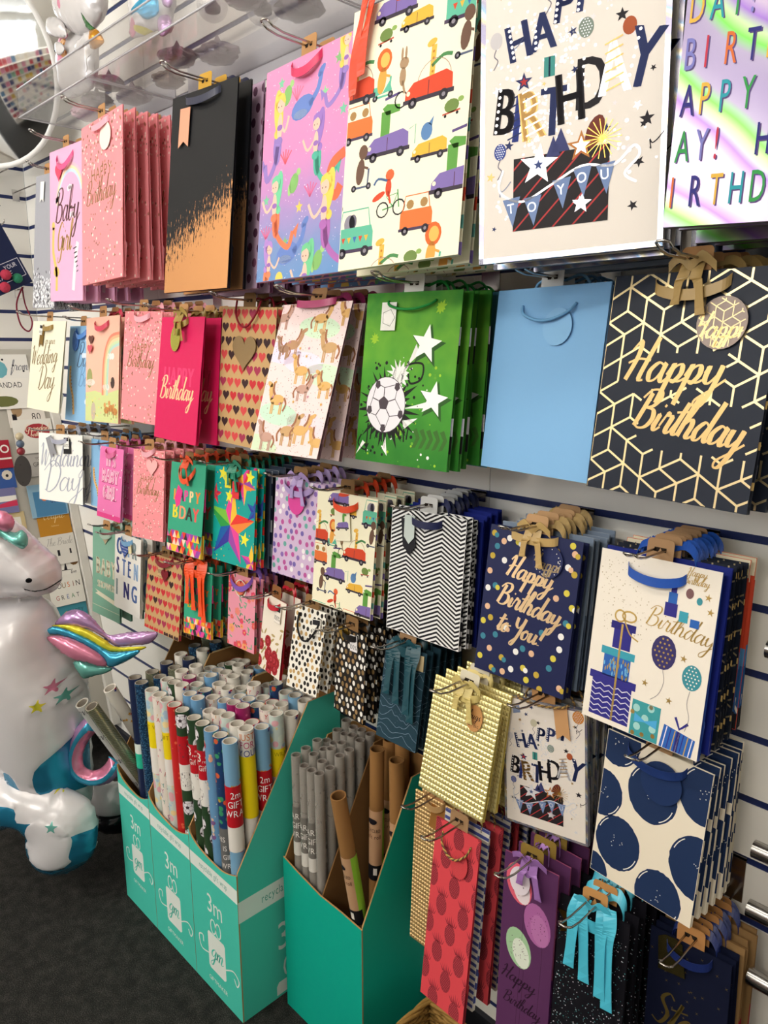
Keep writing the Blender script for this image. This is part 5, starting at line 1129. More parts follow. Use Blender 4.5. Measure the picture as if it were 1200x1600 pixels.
def a_soccer(A):
    for i in range(17): A.L = 1; soccer(A, .41+(.2 if i % 2 else -.2), .2+.35*i, .17); A.L = 1; soccer(A, .84, .35+.42*i, .14)
def a_script(A):
    for i in range(14): A.script('Love you', .1+.5*(i % 2), .25+.44*i, .13, P_('#4a4a52'), .02)
def a_toys(A):
    R = random.Random(3)
    for i in range(46):
        x, y = R.random(), .1+R.random()*A.H; A.L = 1; A.ell(x, y, .05, .07, P_(R.choice(['#c8505a', '#e8a88c', '#7c5a8c', '#d8d0c0'])), R.random()*3); A.dot(x, y-.08, .035, P_('#e8c0a0')); A.star(R.random(), R.random()*A.H, .02, WHITE())
def a_stars(A):
    R = random.Random(5)
    for i in range(80): A.star(R.random(), R.random()*A.H, .05, P_(R.choice(['#2f4a9c', '#d8a03c', '#c8323c'])), R.random())
redlab = lambda t1, t2: [(.55, '#c4202c'), (.45, '#eeeae4')]
LT = .68
V = {
'white lettered party': make_roll(mat('#eee4da', .35), LT, .0170, CORE, None, a_party),
'pastel cake pattern': make_roll(patt('pastel_print', '#cfdcd4', ['#e8b0b8', '#f0dca0', '#a8c8dc', '#d8e4d8'], 60, .5), LT, .0170, CORE, (.60, .14, [(.5, '#f0d81c'), (.5, '#ece8e2')], txts(['GIFT WRAP'], '#b09a10', .1, .42, .16))),
'red': make_roll(patt('red_print', '#cc2a2a', ['#e86a4c', '#f0c8a8', '#cc2a2a'], 70, .25), LT, .0170, CORE),
'green football': make_roll(mat('#2f4a30', .35), LT, .0170, CORE, (.62, .14, [(.52, '#c4202c'), (.48, '#ece8e2')], lambda A: (A.text('3', .3, .25, .2, WHITE(), .9), A.text('metre', .48, .17, .07, WHITE(), .8), A.text('recyclable', .42, .27, .07, WHITE(), .8), A.text('Gift Wrap', .32, .45, .13, WHITE(), .75))), a_soccer),
'blue toy print': make_roll(mat('#6b9dc8', .35), LT, .0170, CORE, None, a_toys),
'dark blue dinosaur': make_roll(patt('dino_print', '#22406e', ['#d8623c', '#3f9a6c', '#5fa0d0', '#22406e', '#c8a03c'], 70, .45), LT, .0170, CORE, (.46, .15, [(1, '#6c6c6c')], txts(['THIS ROLL', 'IS A', 'GIFT', 'WRAP'], '#e8e4e0', .12, .42, .3, .2))),
'pale blue with red label': make_roll(mat('#7fb0d4', .35), LT, .0170, CORE, (.58, .16, [(.62, '#c4202c'), (.38, '#ece8e2')], txts(['2m', 'GIFT', 'WRAP'], '#ffffff', .15, .42, .26, .2)), a_stars),
'yellow banded Just For You': make_roll(mat('#e8e4dc', .35), LT, .0170, CORE, (.62, .15, [(1, '#f4dc1c')], None), lambda A: [A.text(l, .42, .2+.18*i, .15, P_(c), .8, al='c') for i, (l, c) in enumerate((('JUST', '#d87a3c'), ('FOR', '#c8507c'), ('YOU!', '#3c4a8c')))]),
'white star print': make_roll(mat('#e9e4da', .35), LT, .0170, CORE, None, a_stars),
'magenta': make_roll(patt('magenta_print', '#9c2464', ['#c8508c', '#9c2464', '#e8a0c0'], 60, .3), LT, .0170, CORE),
'silver glitter': make_roll(holo('glitter_film', [(.3, '#6c7048'), (.45, '#c8c8a8'), (.55, '#8a8c68'), (.65, '#e8e8d8'), (.8, '#7c8468')], 60, .25, .6), LT, .0170, CORED),
'navy': make_roll(mat('#1f2a4c', .3), LT, .0170, CORED, (.5, .07, [(.4, '#e8f0e8'), (.6, '#2fbf9c')], None)),
'blue glitter': make_roll(patt('blue_glitter', '#1f3c5c', ['#3f6c8c', '#16283f', '#2f5a7c'], 300, .5, .25), LT, .0170, CORED),
'white script': make_roll(mat('#d0d0cc', .3), LT, .0170, CORED, None, a_script)}
R = random.Random(11)
zlen = lambda b, tz: tz
def spot(kind, bx, by, tx, ty, label, group=None, spin=0, L=LT, bz=.006):
    dz = sqrt(max(.01, L*L-(tx-bx)**2-(ty-by)**2)); put(V[kind], (bx, by, bz), (tx, ty, bz+dz), label, group, spin=spin)
# farthest box: a few rolls lean out to the front, the rest stand
spot('white script', -1.789, -.125, -1.787, -.425, 'white gift wrap roll with grey script leaning out farthest from the narrow teal box', bz=.015)
spot('silver glitter', -1.750, -.125, -1.746, -.418, 'silver glitter roll leaning out beside the white script roll', bz=.015)
spot('white star print', -1.789, -.083, -1.789, -.350, 'pale starred roll leaning behind the white script roll toward the balloon', bz=.015)
spot('navy', -1.709, -.300, -1.711, -.316, 'navy roll with green and white label at the front of the narrow teal box')
spot('blue glitter', -1.668, -.302, -1.672, -.318, 'dark blue glitter roll at the right front corner of the narrow teal box')
for j, by in enumerate((-.258, -.216, -.174, -.132, -.0925, -.0565)):
    for i, bx in enumerate((-1.709, -1.668)):
        kd = ['silver glitter', 'blue glitter', 'white star print', 'navy'][(i+j*3) % 4]
        spot(kd, bx, by, bx-.003, by-.010, '%s gift wrap roll standing behind the front ones in the narrow teal box' % kd, 'upright rolls in the narrow teal box, %s' % kd, L=LT+(.05 if j > 3 else .0), bz=.006+.012*j)
for i, bx in enumerate((-1.750,)): spot('silver glitter', bx, -.0575, bx, -.0585, 'tall silver glitter roll at the very back of the narrow teal box', L=LT+.05, bz=.03)
FR2 = ['pastel cake pattern', 'white lettered party', 'pastel cake pattern', 'red', 'green football']
n2 = ['pastel roll with yellow label at the left front of the middle teal box', 'white roll covered in coloured party lettering, front of the middle teal box', 'pastel roll with yellow label right of the white lettered roll', 'red roll beside the pastel one at the front of the middle box', 'green football roll at the right front corner of the middle teal box']
for i in range(5):
    bx = -1.6100+.0365*i; spot(FR2[i], bx, -.306, bx-.005, -.319, n2[i], spin=.3*i)
FR3 = ['green football', 'green football', 'blue toy print', 'dark blue dinosaur', 'pale blue with red label']
n3 = ['green football roll with red 3 metre label, left front of the near 3m box', 'second green football roll, right beside the first at the front of the near 3m box', 'light blue toy print roll at the middle front of the near 3m box', 'dark blue dinosaur print roll with grey gift wrap label', 'pale blue roll with red 2m label near the sloping box side']
for i in range(5):
    bx = -1.4118+.0365*i; spot(FR3[i], bx, -.306, bx-.005, -.319, n3[i], spin=.2*(i-2), L=LT, bz=.006)
kinds = ['white star print', 'white lettered party', 'magenta', 'red', 'pastel cake pattern', 'dark blue dinosaur', 'green football', 'pale blue with red label', 'blue toy print', 'yellow banded Just For You']
for b, (x00, nm) in enumerate(((-1.6100, 'middle'), (-1.4118, 'near'))):
    for j in range(1, 7):
        for i in range(5):
            if j == 6 and i == 4 and b == 1: continue
            bx = x00+.0365*i; by = -.306+.0405*j; kd = kinds[R.choice([0, 0, 0, 1, 1, 2, 3, 4, 5, 6, 7, 8])]
            lab = '%s roll among those standing upright in the %s 3m teal box' % (kd, nm); g = '%s rolls packed in the %s 3m box' % (kd, nm)
            if b == 1 and j == 1 and i == 4: kd = 'yellow banded Just For You'; lab = 'white Just For You roll with yellow band by the sloping box side'; g = None
            spot(kd, bx, by, bx-.005+R.uniform(-.0004, .0004), by-.012+R.uniform(-.001, .001), lab, g, spin=R.uniform(-.6, .6), bz=.006+R.uniform(0, .03))
# clear film rolls
film = bpy.data.materials.new('clear_film'); film.use_nodes = True; nt = film.node_tree; b = nt.nodes['Principled BSDF']
b.inputs['Base Color'].default_value = lin('#dcd8d0'); b.inputs['Roughness'].default_value = .18; b.inputs['Alpha'].default_value = .33
nz = N(nt, 'TexNoise', Scale=30); tcn = N(nt, 'TexCoord'); mpn = N(nt, 'Mapping'); mpn.inputs['Scale'].default_value = (6, 6, .3); nt.links.new(tcn.outputs['Object'], mpn.inputs[0]); nt.links.new(mpn.outputs[0], nz.inputs['Vector'])
bpn = N(nt, 'Bump', Strength=.4); nt.links.new(nz.outputs['Fac'], bpn.inputs['Height']); nt.links.new(bpn.outputs[0], b.inputs['Normal'])
V['film'] = make_roll(film, .62, .0112, mat('#8a8078', .3, alpha=.6), None, None, None, .0075)
V['filmlab'] = make_roll(film, .62, .0112, mat('#8a8078', .3, alpha=.6), (.50, .12, [(.72, '#77736e'), (.28, '#d8d4ce')], txts(['PARTY', 'GIFT', 'WRAP'], '#efece6', .2, .42, .4, .3)), None, None, .0075)
cnt = 0
for j in range(6):
    for i in range(4):
        bx, by = -1.183+.0258*i, -.206+.029*j; cnt += 1
        kd = 'filmlab' if (j < 2 and i in (0, 1, 2)) or (j == 4 and i == 3) else 'film'
        lab = ('clear film roll with grey Gift Wrap label in the dark teal box' if kd == 'filmlab' else 'clear film roll without a visible label in the dark teal box')
        spot(kd, bx, by, bx-.002+R.uniform(-.001, .001), by-.004+R.uniform(-.002, .002), lab, 'clear film rolls, '+('labelled' if kd == 'filmlab' else 'plain'), L=.62, bz=.006+.006*j+R.uniform(0, .02))
# brown paper rolls
def klab(A):
    A.poly([(.55, 0), (1, 0), (1, A.H), (.55, A.H)], P_('#8fc63c')); A.nl(); A.ell(.3, .25, .12, .07, P_(K)); A.text('RECYCLED', .3, .5, .08, P_(K), .7, al='c'); A.text('kraft roll', .3, .66, .1, P_('#5a3a2c'), .7, al='c'); A.rect(0, A.H*.78, .62, A.H, P_('#17171c')); A.nl(); A.rect(.35, A.H*.82, .43, A.H*.92, WHITE())
KR = mat('#9c7142', .85)
V['kraft'] = make_roll(KR, .66, .0155, mat('#7d5832', .9), (.52, .17, [(1, '#caa07c')], klab), None, None, .0125)
spot('kraft', -.985, -.150, -.985, -.262, 'brown paper roll leaning forward with green and black label', spin=-.6, L=.66, bz=.012)
spot('kraft', -1.050, -.105, -1.035, -.110, 'brown paper roll with pink label standing beside the clear film rolls', L=.66, bz=.02)
spot('kraft', -1.055, -.062, -1.045, -.062, 'brown paper roll with green top band at the back of the dark teal box', L=.66, bz=.02)
spot('kraft', -1.012, -.062, -1.008, -.062, 'brown paper roll in the shade under the cloud bags', L=.66, bz=.035)
spot('kraft', -.9765, -.098, -.976, -.112, 'brown paper roll with dark blue label next to the rose gold bags', L=.66, bz=.02)
# ---------------------------------------------------------------- foil balloons
def inpoly(p, poly):
    c = False; x, y = p; n = len(poly)
    for i in range(n):
        a, b = poly[i], poly[i-1]
        if (a[1] > y) != (b[1] > y) and x < (b[0]-a[0])*(y-a[1])/(b[1]-a[1])+a[0]: c = not c
    return c
def smoothloop(pts, n=4):
    P = pts; out = []; m_ = len(P)
    for i in range(m_):
        p0, p1, p2, p3 = P[i-1], P[i], P[(i+1) % m_], P[(i+2) % m_]
        for k in range(n):
            t = k/n; out.append(tuple(.5*((2*p1[j])+(-p0[j]+p2[j])*t+(2*p0[j]-5*p1[j]+4*p2[j]-p3[j])*t*t+(-p0[j]+3*p1[j]-3*p2[j]+p3[j])*t**3) for j in (0, 1)))
    return out
def pillow(name, parent, outline, T, base, regions=(), off=0., back=None, step=.012, wr=.0016, sm=True):
    """inflated foil shape: outline in (s, z); thickness T at its middle; regions = [(outline, material)] printed areas"""
    O = smoothloop(outline, 4) if sm else outline; V_ = [Vector(p) for p in O]; E_ = [(i, (i+1) % len(O)) for i in range(len(O))]
    regs = []
    for rg, mt in regions:
        Q = smoothloop(rg, 3) if len(rg) > 4 else rg; regs.append((Q, mt)); k0 = len(V_); V_ += [Vector(p) for p in Q]; E_ += [(k0+i, k0+(i+1) % len(Q)) for i in range(len(Q))]
    xs = [p[0] for p in O]; zs = [p[1] for p in O]; x = min(xs); j = 0
    while x < max(xs):
        z = min(zs)+(step*.5 if j % 2 else 0); j += 1
        while z < max(zs):
            if inpoly((x, z), O): V_.append(Vector((x, z)))
            z += step
        x += step*.87
    r = delaunay_2d_cdt(V_, E_, [], 0, 1e-5); P, F = r[0], r[2]
    F = [f for f in F if inpoly((sum(P[i][0] for i in f)/3, sum(P[i][1] for i in f)/3), O)]
    segs = [(O[i-1], O[i]) for i in range(len(O))]
    def dist(p):
        b = 9; bi = 0
        for i, (a, c) in enumerate(segs):
            dx, dy = c[0]-a[0], c[1]-a[1]; l2 = dx*dx+dy*dy or 1e-9; t = max(0, min(1, ((p[0]-a[0])*dx+(p[1]-a[1])*dy)/l2)); q = (a[0]+dx*t-p[0])**2+(a[1]+dy*t-p[1])**2
            if q < b: b = q; bi = i+t
        return sqrt(b), bi
    used = sorted({i for f in F for i in f}); D = {i: dist(P[i]) for i in used}; dm = max(d for d, _ in D.values()) or 1
    # soften the ridge: relax the distance field over neighbours
    H = {i: sqrt(max(0, 1-(1-min(1, D[i][0]/dm))**2)) for i in used}; nb = {i: set() for i in used}
    for f in F:
        for a in f: nb[a] |= set(f)-{a}
    for _ in range(10): H = {i: (H[i] if D[i][0] < 1e-4 else .4*H[i]+.6*sum(H[k] for k in nb[i])/max(1, len(nb[i]))) for i in used}
    mb = MB(); vs = []; ix = {}; ibk = {}
    for i in used:
        w = wr*sin(D[i][1]*2.4)*max(0, 1-D[i][0]/(dm*.6))*(1 if D[i][0] > 1e-4 else 0); h = H[i]*T/2+w
        ix[i] = len(vs); vs.append((P[i][0], -off-h, P[i][1]))
        if D[i][0] < 1e-4: ibk[i] = ix[i]
        else: ibk[i] = len(vs); vs.append((P[i][0], -off+h, P[i][1]))
    mb.v = vs
    for f in F:
        c = (sum(P[i][0] for i in f)/3, sum(P[i][1] for i in f)/3); mt = base
        for Q, m2 in regs:
            if inpoly(c, Q): mt = m2
        mb.f.append(tuple(ix[i] for i in f)); mb.mi.append(mb.m(mt)); mb.sm.append(True)
        mb.f.append(tuple(ibk[i] for i in reversed(f))); mb.mi.append(mb.m(back or base)); mb.sm.append(True)
    return mb.obj(name, parent)
def starpts(c, r, rot=.1): return [(c[0]+(r if i % 2 == 0 else r*.45)*sin(rot+pi*i/5), c[1]+(r if i % 2 == 0 else r*.45)*cos(rot+pi*i/5)) for i in range(10)]
def circ(c, r, n=12, ry=None): return [(c[0]+r*cos(2*pi*k/n), c[1]+(ry or r)*sin(2*pi*k/n)) for k in range(n)]
def ribbonpoly(pts, w):
    q = spline(pts, 4); a = []; b_ = []
    for i, p in enumerate(q):
        u, v = q[max(i-1, 0)], q[min(i+1, len(q)-1)]; dx, dy = v[0]-u[0], v[1]-u[1]; l = sqrt(dx*dx+dy*dy) or 1
        a.append((p[0]-dy/l*w, p[1]+dx/l*w)); b_.append((p[0]+dy/l*w, p[1]-dx/l*w))
    return a+b_[::-1]
FW, FB, FP, FY, FL, FM, FK = mat('#dedbde', .24, .12, bscale=2), mat('#2f8cb4', .22, .5, bscale=2), mat('#e08aa8', .22, .4, bscale=2), mat('#e6dc3c', .22, .3, bscale=2), mat('#c39acb', .2, .45, bscale=2), mat('#74bfb4', .22, .4, bscale=2), mat('#15161a', .2, .3, bscale=2)
UN = {
 'body': (0.000, [(-0.054, 0.85), (0.016, 0.859), (0.035, 0.841), (0.054, 0.805), (0.073, 0.732), (0.094, 0.677), (0.112, 0.62), (0.123, 0.564), (0.122, 0.506), (0.119, 0.448), (0.114, 0.369), (0.112, 0.3), (0.103, 0.239), (0.064, 0.251), (0.008, 0.277), (-0.057, 0.304), (-0.095, 0.328), (-0.132, 0.368), (-0.186, 0.446), (-0.244, 0.562), (-0.259, 0.656), (-0.219, 0.767), (-0.123, 0.844)]),
 'b_blue': (0.050, [(0.182, 0.551), (0.122, 0.498), (0.084, 0.468), (0.028, 0.423), (0.025, 0.36), (0.053, 0.335), (0.109, 0.309), (0.159, 0.262), (0.206, 0.419)]),
 'b_blue2': (0.080, [(-0.049, 0.425), (-0.026, 0.412), (-0.02, 0.368), (-0.012, 0.339), (-0.051, 0.368)]),
 'leg': (0.100, [(-0.246, 0.36), (-0.19, 0.393), (-0.086, 0.399), (-0.049, 0.396), (0.014, 0.371), (0.097, 0.338), (0.148, 0.303), (0.162, 0.257), (0.159, 0.198), (0.136, 0.139), (0.085, 0.102), (0.039, 0.083), (0.005, 0.097), (-0.027, 0.127), (-0.041, 0.167), (-0.038, 0.197), (-0.032, 0.216), (-0.06, 0.236), (-0.105, 0.224), (-0.212, 0.215), (-0.262, 0.234)]),
 'l_blue': (0.100, [(-0.25, 0.331), (-0.093, 0.338), (-0.024, 0.329), (-0.018, 0.291), (0.05, 0.289), (0.064, 0.256), (0.159, 0.241), (0.193, 0.238), (0.185, 0.139), (0.069, 0.017), (-0.07, 0.056), (-0.055, 0.206), (-0.106, 0.216), (-0.284, 0.194)]),
 'l_white': (0.150, [(-0.012, 0.185), (-0.01, 0.233), (0.008, 0.281), (0.039, 0.296), (0.063, 0.283), (0.08, 0.285), (0.104, 0.272), (0.118, 0.234), (0.105, 0.186), (0.107, 0.166), (0.067, 0.145), (0.016, 0.152)]),
 'foot': (-0.120, [(0.052, 0.217), (0.091, 0.23), (0.149, 0.224), (0.164, 0.171), (0.159, 0.095), (0.136, 0.057), (0.078, 0.061), (0.044, 0.083)]),
 'f_black': (-0.120, [(0.025, 0.133), (0.18, 0.128), (0.174, 0.04), (0.017, 0.038)]),
 'head': (0.030, [(-0.046, 1.092), (-0.027, 1.076), (0.019, 1.039), (0.052, 1.001), (0.086, 0.967), (0.097, 0.927), (0.089, 0.897), (0.065, 0.876), (0.02, 0.867), (-0.034, 0.867), (-0.072, 0.861), (-0.156, 0.868), (-0.208, 0.921), (-0.206, 1.007), (-0.148, 1.075), (-0.087, 1.096)]),
 'mane1': (0.120, [(-0.045, 1.112), (-0.013, 1.117), (0.014, 1.107), (0.029, 1.093), (0.024, 1.067), (0.004, 1.059), (-0.025, 1.077), (-0.048, 1.088)]),
 'mane2': (0.100, [(-0.059, 1.083), (-0.02, 1.075), (0.006, 1.061), (0.024, 1.056), (0.041, 1.062), (0.054, 1.046), (0.05, 1.023), (0.036, 1.013), (0.015, 1.026), (-0.015, 1.046), (-0.062, 1.059)]),
 'lilac': (0.020, [(0.062, 0.783), (0.083, 0.809), (0.109, 0.825), (0.141, 0.822), (0.168, 0.798), (0.188, 0.771), (0.206, 0.755), (0.247, 0.761), (0.321, 0.765), (0.336, 0.758), (0.312, 0.732), (0.263, 0.725), (0.222, 0.723), (0.198, 0.742), (0.155, 0.769), (0.108, 0.782)]),
 'yellow': (0.030, [(0.057, 0.785), (0.113, 0.786), (0.159, 0.77), (0.198, 0.743), (0.229, 0.725), (0.303, 0.727), (0.289, 0.716), (0.24, 0.712), (0.203, 0.714), (0.154, 0.746), (0.096, 0.773)]),
 'blue': (0.040, [(0.042, 0.766), (0.065, 0.786), (0.101, 0.777), (0.158, 0.75), (0.207, 0.718), (0.244, 0.716), (0.292, 0.72), (0.265, 0.695), (0.219, 0.673), (0.2, 0.676), (0.19, 0.702), (0.142, 0.738), (0.088, 0.761)]),
 'pink': (0.050, [(0.051, 0.759), (0.092, 0.763), (0.146, 0.742), (0.194, 0.706), (0.204, 0.681), (0.185, 0.679), (0.149, 0.691), (0.114, 0.7), (0.079, 0.727)]),
 'mint': (0.030, [(0.107, 0.682), (0.142, 0.686), (0.177, 0.672), (0.211, 0.664), (0.191, 0.65), (0.159, 0.642), (0.129, 0.634), (0.114, 0.658)]),
 'loop': (-0.030, [(0.128, 0.481), (0.099, 0.461), (0.071, 0.429), (0.046, 0.377), (0.047, 0.329), (0.068, 0.293), (0.106, 0.281), (0.147, 0.293), (0.177, 0.326), (0.193, 0.382), (0.171, 0.382), (0.165, 0.356), (0.148, 0.348), (0.132, 0.36), (0.133, 0.392), (0.151, 0.432), (0.171, 0.461)]),
 'loopc': (0.050, [(0.157, 0.518), (0.117, 0.476), (0.094, 0.418), (0.1, 0.37), (0.141, 0.349), (0.185, 0.365), (0.212, 0.404)]),
 'star1': (0.080, [(0.074, 0.639)]),
 'star2': (0.080, [(0.048, 0.601)]),
 'star3': (0.080, [(0.094, 0.605)]),
 'ls1': (0.170, [(-0.008, 0.4)]),
 'ls2': (0.170, [(0.074, 0.357)]),
 'ls3': (0.170, [(0.071, 0.278)]),
 'nos': (0.120, [(0.048, 0.933)]),
 'mouth': (0.100, [(0.032, 0.909), (0.047, 0.901), (0.07, 0.899), (0.093, 0.91), (0.111, 0.925)]),
 'eye': (0.030, [(-0.078, 0.956)]),
}
u = empty('unicorn_balloon', (-2.02, -.44, 0), (0, 0, radians(45)), 'large white foil unicorn balloon with rainbow mane standing on the carpet', 'balloon')
g = lambda k: UN[k][1]
pillow('body', u, g('body'), .34, FW, [(g('b_blue'), FB), (g('b_blue2'), FB), (starpts(g('star1')[0], .018), FP), (starpts(g('star2')[0], .018), FY), (starpts(g('star3')[0], .018), FM)], 0, step=.014)
pillow('front_leg', u, g('leg'), .15, FW, [(g('l_blue'), FB), (g('l_white'), FW), (starpts(g('ls1')[0], .017), FP), (starpts(g('ls2')[0], .017), FY), (starpts(g('ls3')[0], .017), FM)], .10, step=.012)
pillow('hind_foot', u, g('foot'), .10, FW, [(g('f_black'), FK)], -.12)
hd = pillow('head', u, g('head'), .19, FW, [(ribbonpoly(g('mouth'), .0018), FK), (circ(g('nos')[0], .0065), FK)], .03, step=.009)
pillow('ear', u, [(-.15, 1.07), (-.14, 1.13), (-.125, 1.16), (-.11, 1.12), (-.11, 1.08)], .04, FW, [], .05)
pillow('mane_curl', u, g('mane1'), .05, FP, [], .11, step=.006); pillow('mane_curl', u, g('mane2'), .06, FM, [], .10, step=.007)
for k, mt in (('lilac', FL), ('yellow', FY), ('blue', mat('#3fa4c8', .2, .5)), ('pink', FP), ('mint', FM)): pillow('tail_band', u, g(k), .045, mt, [], UN[k][0], step=.007, wr=.001)
lc = spline(g('loopc'), 3); cx_, cz_ = sum(p[0] for p in lc)/len(lc)+.012, sum(p[1] for p in lc)/len(lc)+.01; scl = lambda f: [(cx_+(x-cx_)*f, cz_+(z-cz_)*f) for x, z in lc]
pillow('tail_curl', u, ribbonpoly(lc[::2], .024), .05, mat('#3fa4c8', .2, .45, bscale=2), [(ribbonpoly(scl(.76)[::2], .0105), FP), (ribbonpoly(scl(1.26)[::2], .007), FL)], .05, step=.006)
MB().tube([(-.02, -.03, .86), (-.05, 0, .4), (-.03, -.05, .2)], .004, FW).obj('valve_stem', u)
BU = {
 'head': (0.000, [(-0.304, 0.295), (-0.314, 0.234), (-0.309, 0.202), (-0.284, 0.167), (-0.235, 0.138), (-0.184, 0.12), (-0.126, 0.117), (-0.081, 0.13), (-0.064, 0.161), (-0.056, 0.225), (-0.173, 0.282)]),
 'arm': (0.020, [(-0.35, 0.182), (-0.335, 0.192), (-0.291, 0.184), (-0.251, 0.163), (-0.232, 0.138), (-0.235, 0.124), (-0.282, 0.134), (-0.335, 0.156)]),
 'paw': (0.020, [(-0.304, 0.128), (-0.276, 0.123), (-0.251, 0.107), (-0.254, 0.095), (-0.283, 0.094), (-0.305, 0.107)]),
 'body': (-0.020, [(-0.352, 0.165), (-0.295, 0.16), (-0.212, 0.143), (-0.171, 0.125), (-0.161, 0.097), (-0.182, 0.066), (-0.212, 0.047), (-0.279, 0.048), (-0.359, 0.063), (-0.379, 0.086), (-0.377, 0.113), (-0.363, 0.137)]),
 'bib': (-0.020, [(-0.337, 0.158), (-0.296, 0.158), (-0.275, 0.142), (-0.286, 0.127), (-0.275, 0.106), (-0.29, 0.089), (-0.32, 0.086), (-0.347, 0.097), (-0.35, 0.122)]),
 'bib2': (-0.020, [(-0.307, 0.144), (-0.277, 0.131), (-0.285, 0.115), (-0.264, 0.101), (-0.266, 0.092), (-0.293, 0.096), (-0.316, 0.123)]),
 'arm2': (0.030, [(-0.075, 0.093), (-0.064, 0.08), (-0.101, 0.07), (-0.145, 0.071), (-0.17, 0.077), (-0.172, 0.088), (-0.133, 0.092)]),
 'fruit': (0.035, [(-0.061, 0.088), (-0.034, 0.084), (-0.01, 0.065), (0.003, 0.048), (-0.014, 0.044), (-0.045, 0.044), (-0.068, 0.053), (-0.071, 0.072)]),
 'leaf': (0.035, [(-0.101, 0.136), (-0.077, 0.114), (-0.049, 0.093), (-0.034, 0.084), (-0.058, 0.086), (-0.077, 0.098), (-0.091, 0.115)]),
 'cheek': (0.000, [(-0.227, 0.191)]),
 'eye': (0.000, [(-0.26, 0.221)]),
 'nose': (0.000, [(-0.289, 0.218)]),
 'm1': (0.000, [(-0.308, 0.207), (-0.298, 0.198), (-0.285, 0.198), (-0.279, 0.209), (-0.278, 0.196), (-0.267, 0.19), (-0.255, 0.192)]),
}
FW2 = mat('#d4d0d0', .25, .2, bscale=3)
BU['body'] = (BU['body'][0], [(x, z-.040 if z < .07 else z) for x, z in BU['body'][1]])
bu = empty('bunny_balloon', (-1.80, -.200, 2.136), (0, 0, 0), 'white foil bunny balloon holding a pineapple, on the acrylic shelf', 'balloon'); g = lambda k: BU[k][1]
pillow('head', bu, g('head'), .075, FW2, [(circ(g('cheek')[0], .010), FP), (circ(g('eye')[0], .005, 10, .010), FK), (ribbonpoly(g('m1'), .0007), FK)], 0, step=.007)
pillow('arm', bu, g('arm'), .03, FW2, [], .02, step=.007); pillow('paw', bu, g('paw'), .02, FW2, [], .02, step=.006)
pillow('body', bu, g('body'), .06, FW2, [(g('bib'), FP), (g('bib2'), mat('#e09a3c', .25, .4))], -.02, step=.006); pillow('arm', bu, g('arm2'), .025, FW2, [], .028, step=.006)
fr_ = pillow('pineapple', bu, g('fruit'), .03, mat('#d89422', .2, .6), [], .035, step=.006); pillow('pineapple_leaf', fr_, g('leaf'), .012, mat('#2f6a34', .25, .4), [], .037, step=.006)
bh = g('head'); hx0, hx1, hz1 = min(p[0] for p in bh), max(p[0] for p in bh), max(p[1] for p in bh)
for sx in (hx0+.035, hx1-.035): pillow('ear', bu, [(sx-.012, hz1-.02), (sx-.016, hz1+.05), (sx, hz1+.09), (sx+.016, hz1+.05), (sx+.012, hz1-.02)], .03, FW2, [], 0, step=.008)
fx = g('fruit')[0][0]
MB().tube(spline([(fx-.01, -.035, .04), (fx-.02, -.042, .03), (fx-.018, -.042, .012), (fx-.024, -.043, .004)], 5), .0008, mat('#8a8480', .3, .6), 5).obj('string', bu)
BX = {
 'box': (0.000, [(-0.271, 0.178), (-0.274, 0.106), (-0.279, 0.051), (-0.274, 0.029), (-0.242, 0.027), (-0.199, 0.032), (-0.165, 0.021), (-0.155, 0.061), (-0.145, 0.177), (-0.251, 0.198)]),
 'teal': (0.000, [(-0.254, 0.075), (-0.198, 0.096), (-0.181, 0.101), (-0.179, 0.059), (-0.194, 0.05), (-0.22, 0.05), (-0.237, 0.065), (-0.255, 0.063)]),
 'pink': (0.000, [(-0.282, 0.031), (-0.265, 0.055), (-0.253, 0.059), (-0.248, 0.042), (-0.267, 0.028)]),
 'rb': (0.000, [(-0.251, 0.045), (-0.221, 0.036), (-0.205, 0.023), (-0.231, 0.025), (-0.255, 0.036)]),
 'lil': (0.020, [(-0.154, 0.101), (-0.134, 0.097), (-0.133, 0.062), (-0.144, 0.054), (-0.16, 0.067)]),
 'lil2': (0.020, [(-0.173, 0.039), (-0.145, 0.041), (-0.137, 0.018), (-0.155, 0.004), (-0.172, 0.009)]),
}
bx_ = empty('rainbow_balloon', (-1.42, -.135, 2.133), (0, 0, radians(20)), 'foil balloon with blue cloud and small rainbow, right of the bunny', 'balloon'); g = lambda k: BX[k][1]
pillow('body', bx_, g('box'), .05, FW2, [(g('teal'), mat('#2f88ac', .2, .5)), (g('pink'), FP), (g('rb'), FY)], 0, step=.008)
pillow('flower', bx_, g('lil'), .02, FL, [], .03, step=.006); pillow('flower', bx_, g('lil2'), .02, FL, [], .03, step=.006)
